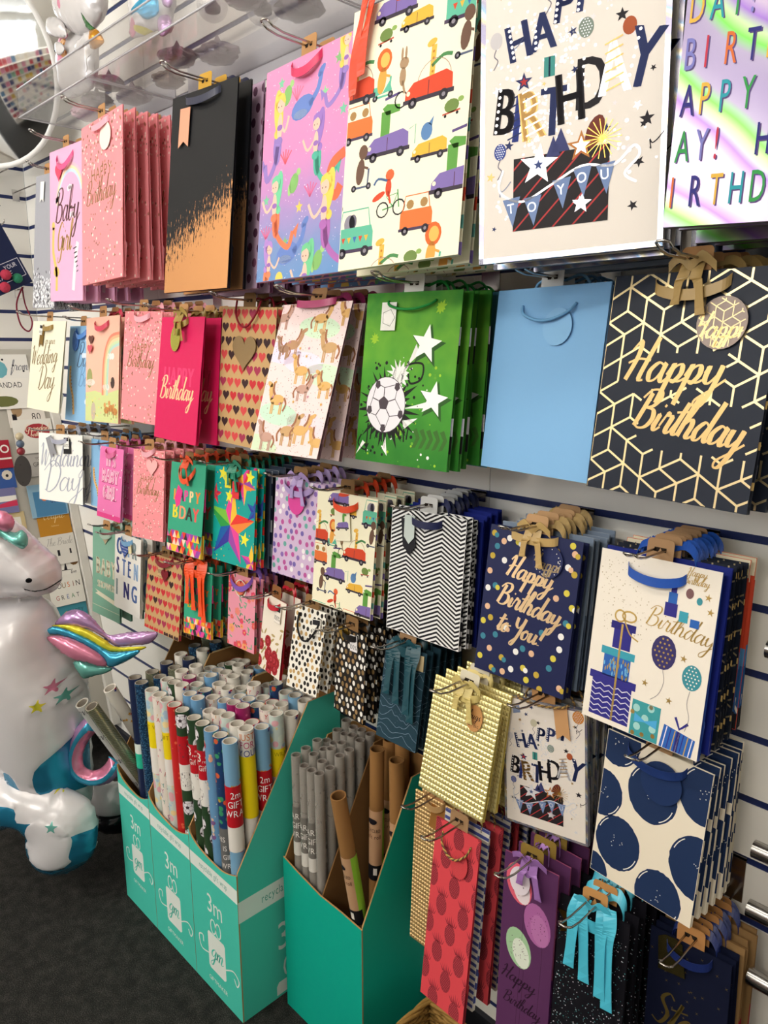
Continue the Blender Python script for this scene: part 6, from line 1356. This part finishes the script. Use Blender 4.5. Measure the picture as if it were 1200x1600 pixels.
# ---------------------------------------------------------------- clear acrylic shelf with film-wrapped goods
acr = bpy.data.materials.new('clear_acrylic'); acr.use_nodes = True; nt = acr.node_tree; nt.nodes.remove(nt.nodes['Principled BSDF'])
tr_ = nt.nodes.new('ShaderNodeBsdfTransparent'); tr_.inputs[0].default_value = (.955, .95, .955, 1); gl = nt.nodes.new('ShaderNodeBsdfGlossy'); gl.inputs['Roughness'].default_value = .06
fz = N(nt, 'Fresnel', IOR=1.45); mx = nt.nodes.new('ShaderNodeMixShader'); nzz = N(nt, 'TexNoise', Scale=12); mr = N(nt, 'MapRange'); mr.inputs['To Min'].default_value = .03; mr.inputs['To Max'].default_value = .12
nt.links.new(nzz.outputs['Fac'], mr.inputs['Value']); nt.links.new(mr.outputs[0], gl.inputs['Roughness'])
fm_ = N(nt, 'Math', operation='MULTIPLY'); fm_.inputs[1].default_value = .45; nt.links.new(fz.outputs[0], fm_.inputs[0]); nt.links.new(fm_.outputs[0], mx.inputs[0]); nt.links.new(tr_.outputs[0], mx.inputs[1]); nt.links.new(gl.outputs[0], mx.inputs[2]); nt.links.new(mx.outputs[0], nt.nodes['Material Output'].inputs['Surface'])
edge = mat('#d9d6da', .15, 0., alpha=.75)
tcount = 0
for x0, x1, lb in ((-2.30, -1.868, 'clear acrylic tray at the far left end of the high shelf'), (-1.862, -1.15, 'clear acrylic tray above the pink and black bags'), (-1.144, -.45, 'clear acrylic tray above the mermaid and vehicle bags')):
    t = empty('acrylic_tray', (x0, 0, 2.12), label=lb, cat='shelf tray'); W = x1-x0
    MB().box((0, -.255, 0), (W, -.004, .003), acr).obj('base', t); MB().box((0, -.255, .003), (W, -.252, .07), acr).obj('front_lip', t)
    for xx in ((0,) if x0 < -2.2 else ()): MB().box((xx, -.252, .003), (xx+.003, -.004, .07), acr).obj('end_wall', t)
    e = MB(); e.tube([(0, -.2535, .0015), (W, -.2535, .0015)], .0022, edge, 6); e.tube([(0, -.2535, .07), (W, -.2535, .07)], .0022, edge, 6)
    for xx in (.0015, W-.0015): e.tube([(xx, -.252, .0015), (xx, -.004, .0015)], .0018, edge, 6)
    e.obj('polished_edge', t)
    MB().box((.03, -.004, -.03), (W-.03, -.0005, .075), mat('#c9c7cc', .3)).obj('back_plate', t)
wrapm = {c: mat(c, .15, .1, alpha=.8) for c in ('#86707f', '#9c8e98', '#bdb0ba', '#8c7460', '#d8a8bc')}
def lump(seed, rx, ry, rz):
    R_ = random.Random(seed); mb = MB(); n, m_ = 22, 14; vs = []; fs = []
    for j in range(m_+1):
        for i in range(n):
            a, b2 = 2*pi*i/n, pi*j/m_; k = 1+.16*R_.uniform(-1, 1)*sin(b2)+.1*sin(5*a+seed)
            vs.append((rx*k*cos(a)*sin(b2), ry*k*sin(a)*sin(b2), rz*(1+.9*(1 if j == 0 else 0))*cos(b2)+rz))
    for j in range(m_):
        for i in range(n): fs.append((j*n+i, j*n+(i+1) % n, (j+1)*n+(i+1) % n, (j+1)*n+i))
    return mb, vs, fs
cls = list(wrapm)
for i, (x, y, s, c) in enumerate(((-2.20, -.10, .050, 4), (-2.08, -.13, .046, 0), (-1.98, -.08, .048, 1), (-1.92, -.17, .040, 0), (-1.80, -.075, .042, 3), (-1.66, -.13, .045, 0), (-1.58, -.075, .05, 1), (-1.30, -.19, .042, 0), (-1.27, -.09, .05, 1), (-1.19, -.14, .036, 2))):
    mb, vs, fs = lump(i, s, s*.85, s*.42); mb.add(vs, fs, wrapm[cls[c]], False)
    o = mb.obj('film_wrapped_gift'); o.location = (x, y, 2.1232)
    tag(o, '%s crumpled film-wrapped gift in the acrylic tray, %s' % (['mauve', 'grey', 'pale grey', 'brown', 'pink'][c], ['at its far left end', 'second from its left end', 'third from its left end', 'beside the tray joint', 'under the bunny balloon', 'right of the bunny balloon', 'behind the rainbow balloon', 'above the black bag front', 'near the wall above the black bag', 'beside the large clear bauble'][i]), 'wrapped gift', 'film-wrapped gifts in the trays')
glassy = mat('#d8d2d8', .05, 0., alpha=.28)
for i, (x, y, s) in enumerate(((-1.40, -.20, .030), (-1.345, -.12, .036), (-1.09, -.19, .036), (-1.02, -.11, .032), (-.93, -.2, .034))):
    t = empty('clear_bauble', (x, y, 2.1235), label='clear plastic bauble %s' % ['leftmost in the tray row above the black bag', 'second from the left above the black bag', 'above the mermaid bag, nearest its left edge', 'near the wall above the mermaid bag', 'rightmost above the mermaid bag'][i], cat='bauble', group='clear baubles in the tray')
    MB().lathe([(max(.0004, s*sin(pi*k/12)), s-s*cos(pi*k/12)) for k in range(13)], glassy, 20).obj('shell', t)
    MB().lathe([(.0004, s*.5), (s*.5, s*.62), (s*.55, s*.9), (s*.3, s*1.15), (.0004, s*1.2)], mat('#5d4850', .4), 10).obj('filling', t)
    MB().lathe([(s*.2, s*1.97), (s*.2, s*2.15), (.0004, s*2.18)], CHROME(), 12).obj('cap', t)
# ---------------------------------------------------------------- convex mirror in the corner
nrm = Vector((.50, -.80, -.30)).normalized(); q = nrm.to_track_quat('Z', 'Y').to_euler()
t = empty('convex_mirror', (-2.64, -.25, 2.335), q, 'round convex security mirror with white rim high in the corner', 'mirror'); Rm = .275; hb = .055; rs = (Rm*Rm+hb*hb)/(2*hb)
am = math.asin(Rm/rs)
MB().lathe([(max(.0003, rs*sin(am*k/16)), rs*cos(am*k/16)-rs+hb) for k in range(17)], mat('#e6e8ea', .04, 1.), 48).obj('mirror_face', t)
MB().lathe([(Rm+.008*cos(a)+.003, .008*sin(a)) for a in [2*pi*k/10 for k in range(11)]], mat('#e9e6e2', .4), 48).obj('rim', t)
MB().lathe([(Rm, -.004), (.03, -.03), (.0003, -.032)], mat('#cfccc8', .5), 32).obj('back_shell', t)
br = MB(); inv = Matrix.LocRotScale(Vector((-2.64, -.25, 2.335)), nrm.to_track_quat('Z', 'Y'), None).inverted()
br.tube([inv @ Vector(p) for p in ((-2.655, -.226, 2.345), (-2.75, -.1, 2.40), (-2.80, -.001, 2.42))], .009, CHROME(), 8); br.obj('mounting_arm', t)
# ---------------------------------------------------------------- greeting card rack on the left wall
def rp(y, z, off=0.): n_ = sqrt(1+.28*.28); return (-2.98+(1.6-z)*.28+off/n_, y, z+off*.28/n_)
t = empty('card_rack', (-2.98, -.3, .1), label='white leaning greeting card rack against the left wall beside the corner', cat='card rack'); T0 = Vector((-2.98, -.3, .1)); wht = mat('#d9d5cd', .5)
def lp_(y, z, off): return Vector(rp(y, z, off))-T0
mb = MB(); mb.add([lp_(-.9, .12, .001), lp_(-.031, .12, .001), lp_(-.031, 1.5, .001), lp_(-.9, 1.5, .001)], [(0, 1, 2, 3)], mat('#b9b4aa', .6)); mb.obj('back_board', t)
for y in (-.016, -.9):
    mb = MB(); pts = [lp_(y, .12, .0), lp_(y, 1.5, .0)]; d = Vector((0, .014, 0)); e_ = Vector((.022, 0, .006))
    mb.add([pts[0]-d, pts[0]+d, pts[0]+d+e_, pts[0]-d+e_, pts[1]-d, pts[1]+d, pts[1]+d+e_, pts[1]-d+e_], [(0,3,2,1),(4,5,6,7),(0,1,5,4),(1,2,6,5),(2,3,7,6),(3,0,4,7)], wht); mb.obj('side_post', t)
CW = [ # y0, y1, ztop, height, colour, art, label, layer
(-.27, -.075, 1.485, .11, '#ebe8e2', lambda A: (A.dot(.45, .28, .17, P_('#6fb0bc')), [A.dot(.05+.17*i, .1+.11*(i % 3), .02, P_(K)) for i in range(6)], A.script('from', .68, .3, .09, P_('#8a8a90'), .02)), 'white card with a teal spotted circle, topmost on the rack'),
(-.25, -.085, 1.398, .11, '#efebe4', lambda A: (A.text('GRANDAD', .5, .2, .13, P_('#3c3c40'), .75, al='c'), A.ell(.4, .5, .3, .12, P_('#6c7040')), A.line([(.05, .2), (.1, .55)], .05, P_('#5f7c3c'))), 'white Grandad card with green boat drawing'),
(-.178, -.05, 1.322, .10, '#e6dfd6', lambda A: (A.ell(.25, .28, .15, .2, P_('#a88a68')), A.rect(.1, .4, .22, .7, P_(K)), A.text('80', .75, .6, .22, P_('#4a4440'), .8, al='c')), 'white card numbered 80 with a brown animal'),
(-.172, -.034, 1.252, .125, '#e8e4dc', lambda A: (A.ell(.6, .32, .33, .2, P_('#a8323a')), A.nl(), A.script('Grandad', .6, .32, .09, P_('#f0dcc0'), .02, al='c'), A.script('birthday', .6, .46, .06, P_('#f0dcc0'), .015, al='c')), 'white card with a red oval Grandad greeting'),
(-.155, -.045, 1.145, .10, '#b9b4ae', lambda A: (A.text('YOUR', .5, .35, .09, P_('#5a5650'), .8, al='c'), A.text('GRAN', .5, .58, .15, P_('#5a5650'), .8, al='c')), 'grey card lettered Your Gran, just above the white wedding bag level'),
(-.30, -.195, 1.185, .10, '#a8283a', lambda A: (A.ring(.82, .3, .12, .05, WHITE()), A.rect(0, .6, 1, .66, WHITE())), 'red card at the left picture edge with a white zero'),
(-.30, -.195, 1.105, .09, '#3a5a9c', lambda A: (A.dot(.75, .4, .17, P_('#e0d4c4')), A.nl(), A.dot(.75, .42, .05, P_(K))), 'blue card with a small dog face'),
(-.30, -.205, 1.020, .09, '#7a78a4', lambda A: (A.rect(0, .3, 1, .5, WHITE()), A.poly([(.3, .6), (1, .45), (1, .7), (.3, .72)], P_('#d03a5c'))), 'mauve card with a pink and green stripe'),
(-.31, -.19, .935, .11, '#cdb88c', lambda A: (A.rect(.1, .15, .88, .8, P_('#e6e0d4')),), 'cream card with a gold frame border'),
(-.165, -.034, 1.02, .12, '#8fb4cc', lambda A: (A.rect(.12, .2, .95, .9, P_('#4f86b0')), A.nl(), A.dot(.4, .4, .08, P_('#e07a4c')), A.text('dear', .7, .55, .14, P_('#2c3c6c'), .8, al='c')), 'light blue card lettered dear behind the golden card'),
(-.150, -.034, .95, .125, '#c0862c', lambda A: (A.text('TO A LOVELY', .5, .2, .05, P_('#e8c88c'), .8, al='c'), A.script('Couple', .5, .5, .13, P_('#f0d8a0'), .02, al='c'), A.text('Celebrate', .5, .75, .05, P_('#e8c88c'), .8, al='c')), 'golden ochre card with pale script in a clear sleeve'),
(-.160, -.034, .835, .11, '#e3ded6', lambda A: (A.script('The Bride', .55, .3, .1, P_('#8a8680'), .012, al='c'), A.rect(.45, .45, .52, .62, P_(K)), A.rect(.8, .45, .85, .6, P_(K))), 'white Bride card with two tiny dark figures'),
(-.115, -.034, .745, .09, '#ece8e0', lambda A: (A.dot(.8, .15, .2, P_('#7c5a34')), A.poly([(.3, .5), (.4, .1), (.45, .5)], P_(K)), A.line([(.2, .5), (.6, .52)], .03, P_(K)), A.script('love', .7, .7, .09, P_(K), .02, al='c')), 'white card with a little black tower and brown disc'),
(-.158, -.036, .690, .11, '#e9e5dc', lambda A: ([A.text(c, .16+.14*i, .38, .17, P_(cc), .8, al='c') for i, (c, cc) in enumerate(zip('COUSIN', (K, '#4a4a4a', '#8a6a3c', '#d8702c', '#8a4a2c', K)))], [A.text(c, .2+.15*i, .72, .14, P_(cc), .8, al='c') for i, (c, cc) in enumerate(zip('GREAT', ('#b0343a', K, '#2c5a9c', '#3c7c4c', K)))]), 'white card with multicoloured Cousin lettering'),
(-.172, -.036, .590, .11, '#3f8a9c', lambda A: (A.poly([(.3, .3), (.45, .2), (.52, .4), (.36, .5)], P_('#c8a83c')), A.text('HAPPY', .7, .3, .12, P_('#2a5a68'), .8, al='c')), 'teal card lowest of those visible on the rack')]
for i, (y0, y1, zt_, hh, c, art, lb) in enumerate(CW):
    mb = MB(); off = .003+.0045*(i % 2); a = Vector(rp(y0, zt_-hh, off)); W = y1-y0; upv = Vector((-.28, 0, 1)).normalized(); nn = Vector((1, 0, .28)).normalized()
    o_ = empty('greeting_card', a, label=lb, cat='greeting card')
    P8 = [Vector((0, 0, 0)), Vector((0, W, 0)), Vector((0, W, 0))+upv*hh, upv*hh]; mb.add(P8+[p+nn*.003 for p in P8], [(3, 2, 1, 0), (4, 5, 6, 7), (0, 1, 5, 4), (1, 2, 6, 5), (2, 3, 7, 6), (3, 0, 4, 7)], mat(c, .45))
    A = Art(W, hh, .01); art(A); A.bake(mb, lambda x, y, e: tuple(Vector((0, x, 0))+upv*(hh-y)+nn*(.003+e)), .00006); mb.obj('card', o_)
# things on the left wall
def side_prong(y, z, L, lb):
    t = empty('display_prong', (-3, y, z), label=lb, cat='display hook')
    m_ = MB(); m_.tube([(.001, 0, 0), (L-.02, 0, 0), (L, 0, .004), (L+.006, 0, .014)], .0022, bent, 6); m_.obj('wire', t); MB().box((.0, -.012, -.03), (.0025, .012, .008), CHROME()).obj('bracket', t)
side_prong(-.105, 2.100, .16, 'empty wire prong on the left wall just under the mirror'); side_prong(-.035, 2.055, .24, 'empty wire prong on the left wall beside the corner'); side_prong(-.125, 1.925, .12, 'wire prong on the left wall holding the tilted navy sign'); side_prong(-.06, 1.715, .06, 'short wire prong with a dark red cord loop')
pl = Vector((-2.88, -.05, 1.737)); e1 = Vector((0, -.433, .90)).normalized(); e2 = Vector((0, -.90, -.433)).normalized()
t = empty('hanging_sign', pl, label='navy hanging sign with red and green pompoms tilted on the left wall', cat='sign'); mb = MB()
q4 = [Vector((0, 0, 0)), e1*.21, e1*.21+e2*.15, e2*.15]; mb.add(q4+[p+Vector((.006, 0, 0)) for p in q4], [(0, 1, 2, 3), (7, 6, 5, 4), (0, 4, 5, 1), (1, 5, 6, 2), (2, 6, 7, 3), (3, 7, 4, 0)], mat('#1c2448', .6))
A = Art(.15, .21, 0); A.text('YOUR', .55, .95, .1, mat('#e0dce6', .6), .8); A.text('PLACE', .2, 1.12, .13, mat('#e0dce6', .6), .9)
for a_, b_ in (((.12, .8), (.95, .8)), ((.12, 1.2), (.95, 1.2)), ((.12, .8), (.12, 1.2)), ((.95, .8), (.95, 1.2))): A.line([a_, b_], .012, mat('#e0dce6', .6))
A.bake(mb, lambda x, y, e: tuple(e2*(.15-x)+e1*(.21-y)+Vector((.006+e, 0, 0)))); mb.obj('board', t)
for c, u_, v_, r_ in (('#b83a50', .055, .075, .018), ('#2f7c5c', .03, .045, .017), ('#b83a50', .02, .10, .018)): MB().lathe([(max(.0004, r_*sin(pi*k/10)), -r_*cos(pi*k/10)) for k in range(11)], mat(c, .9, bump=.6, bscale=200), 16, Matrix.Translation(e1*u_+e2*v_+Vector((.014, 0, 0)))).obj('pompom', t)
MB().tube([e1*.21+e2*.075, Vector((-.02, -.075, .25))], .0012, mat('#2a2030', .6)).obj('cord', t)
o = MB().tube(spline([(-2.945, -.062, 1.722), (-2.94, -.09, 1.66), (-2.935, -.085, 1.59), (-2.93, -.06, 1.565), (-2.93, -.045, 1.6), (-2.945, -.058, 1.66), (-2.945, -.063, 1.718)], 6), .0028, mat('#7c1c34', .6), 6).obj('cord_loop'); tag(o, 'dark red cord loop hanging from the short prong near the corner', 'cord')
t = empty('hanging_oval_tag', (-2.765, -.185, 1.08), label='dark oval tag with beads hanging in front of the card rack', cat='tag')
MB().plate([(.028*cos(a), .055*sin(a)) for a in [2*pi*k/24 for k in range(24)]], -.001, .001, mat('#4a4644', .3, .3), None, None, Matrix.Rotation(radians(60), 4, 'Z')).obj('tag_plate', t)
for i, c in enumerate(('#8c2a34', '#5a6a80', '#c8b898')): MB().lathe([(max(.0004, .014*sin(pi*k/8)), -.014*cos(pi*k/8)) for k in range(9)], mat(c, .3), 12, Matrix.Translation((0, 0, .07+.026*i))).obj('bead', t)
# ---------------------------------------------------------------- chrome rails at the right
for i, (z, xs_, lb) in enumerate(((1.112, -.312, 'topmost chrome tube rail end at the right picture edge'), (.818, -.300, 'chrome tube rail beside the navy spotted bags'), (.724, -.298, 'chrome tube rail above the gold and brown bags'), (.618, -.287, 'lowest chrome tube rail at the bottom right'))):
    t = empty('display_rail', (xs_, -.085, z), label=lb, cat='rail'); rm = MB(); rx = Matrix.Rotation(radians(90), 4, 'Y')
    rm.lathe([(.0125, 0), (.0125, .75), (.0004, .75)], mat('#b5b2ae', .2, 1.), 24, rx); rm.lathe([(.0105, .0), (.0105, .03), (.0004, .03)], mat('#2c2a28', .5), 24, rx); rm.lathe([(.0125, 0), (.0105, 0)], mat('#b5b2ae', .2, 1.), 24, rx); rm.obj('tube', t)
    for xx in (.10, .6): MB().box((xx-.004, .0, -.035), (xx+.03, .083, -.008), mat('#8a8784', .35, 1.)).obj('bracket', t)
# ---------------------------------------------------------------- wicker basket at the bottom edge
t = empty('wicker_basket', (-.70, -.30, 0), label='brown wicker basket on the floor in front of the pineapple bags', cat='basket'); x0, x1, y0, y1, hb_ = -.155, .19, -.16, .165, .20
wk = mat('#a07c42', .6, bump=.4, bscale=150); wk2 = mat('#83622f', .65)
for (ax0, ay0), (ax1, ay1) in (((x0, y1), (x1, y1)), ((x1, y1), (x1, y0)), ((x1, y0), (x0, y0)), ((x0, y0), (x0, y1))):
    mb = MB(); L_ = sqrt((ax1-ax0)**2+(ay1-ay0)**2); n = int(L_/.016); nx_, ny_ = -(ay1-ay0)/L_, (ax1-ax0)/L_
    for r_ in range(22):
        z = .008+r_*.0088; mb.tube([(ax0+(ax1-ax0)*k/n+nx_*.0022*(-1)**(k+r_), ay0+(ay1-ay0)*k/n+ny_*.0022*(-1)**(k+r_), z) for k in range(n+1)], .0038, wk if r_ % 3 else wk2, 5)
    for k in range(n+1): mb.tube([(ax0+(ax1-ax0)*k/n, ay0+(ay1-ay0)*k/n, 0), (ax0+(ax1-ax0)*k/n, ay0+(ay1-ay0)*k/n, hb_)], .0022, wk2, 5)
    mb.obj('woven_side', t)
mb = MB(); rp_ = [(x0, y0), (x1, y0), (x1, y1), (x0, y1), (x0, y0)]
for ph in (0, pi*2/3, pi*4/3):
    pts = []
    for (a, b2), (c, d_) in zip(rp_, rp_[1:]):
        for k in range(24): u_ = k/24; w2 = (len(pts))*.55+ph; pts.append((a+(c-a)*u_+.0045*cos(w2), b2+(d_-b2)*u_+.0045*cos(w2), hb_+.0045*sin(w2)))
    mb.tube(pts, .0042, wk, 6)
mb.obj('rim', t); MB().box((x0, y0, 0), (x1, y1, .006), wk2).obj('base', t)
# ---------------------------------------------------------------- shelving on the other side of the aisle (seen in the convex mirror)
t = empty('card_gondola', (-.6, -2.75, 0), label='white card gondola across the aisle, seen only in the convex mirror', cat='shelving unit')
MB().box((-1.6, -.03, 0), (1.6, .03, 1.75), pan).obj('panel', t)
R = random.Random(21); cm = MB(); ld = MB()
for r_ in range(9):
    z = .25+.165*r_; ld.box((-1.6, .03, z-.01), (1.6, .13, z), wht)
    for i in range(22):
        x = -1.58+.144*i; cm.box((x, .05, z), (x+.125, .055, z+.15), mat(R.choice(['#e8e4dc', '#efe9dc', '#c8505a', '#5f8ab0', '#e0c060', '#8fb89c', '#d890a8', '#3c4a7c', '#e6dfd0']), .5))
ld.obj('ledge', t); o = cm.obj('cards', t); o['kind'] = 'stuff'
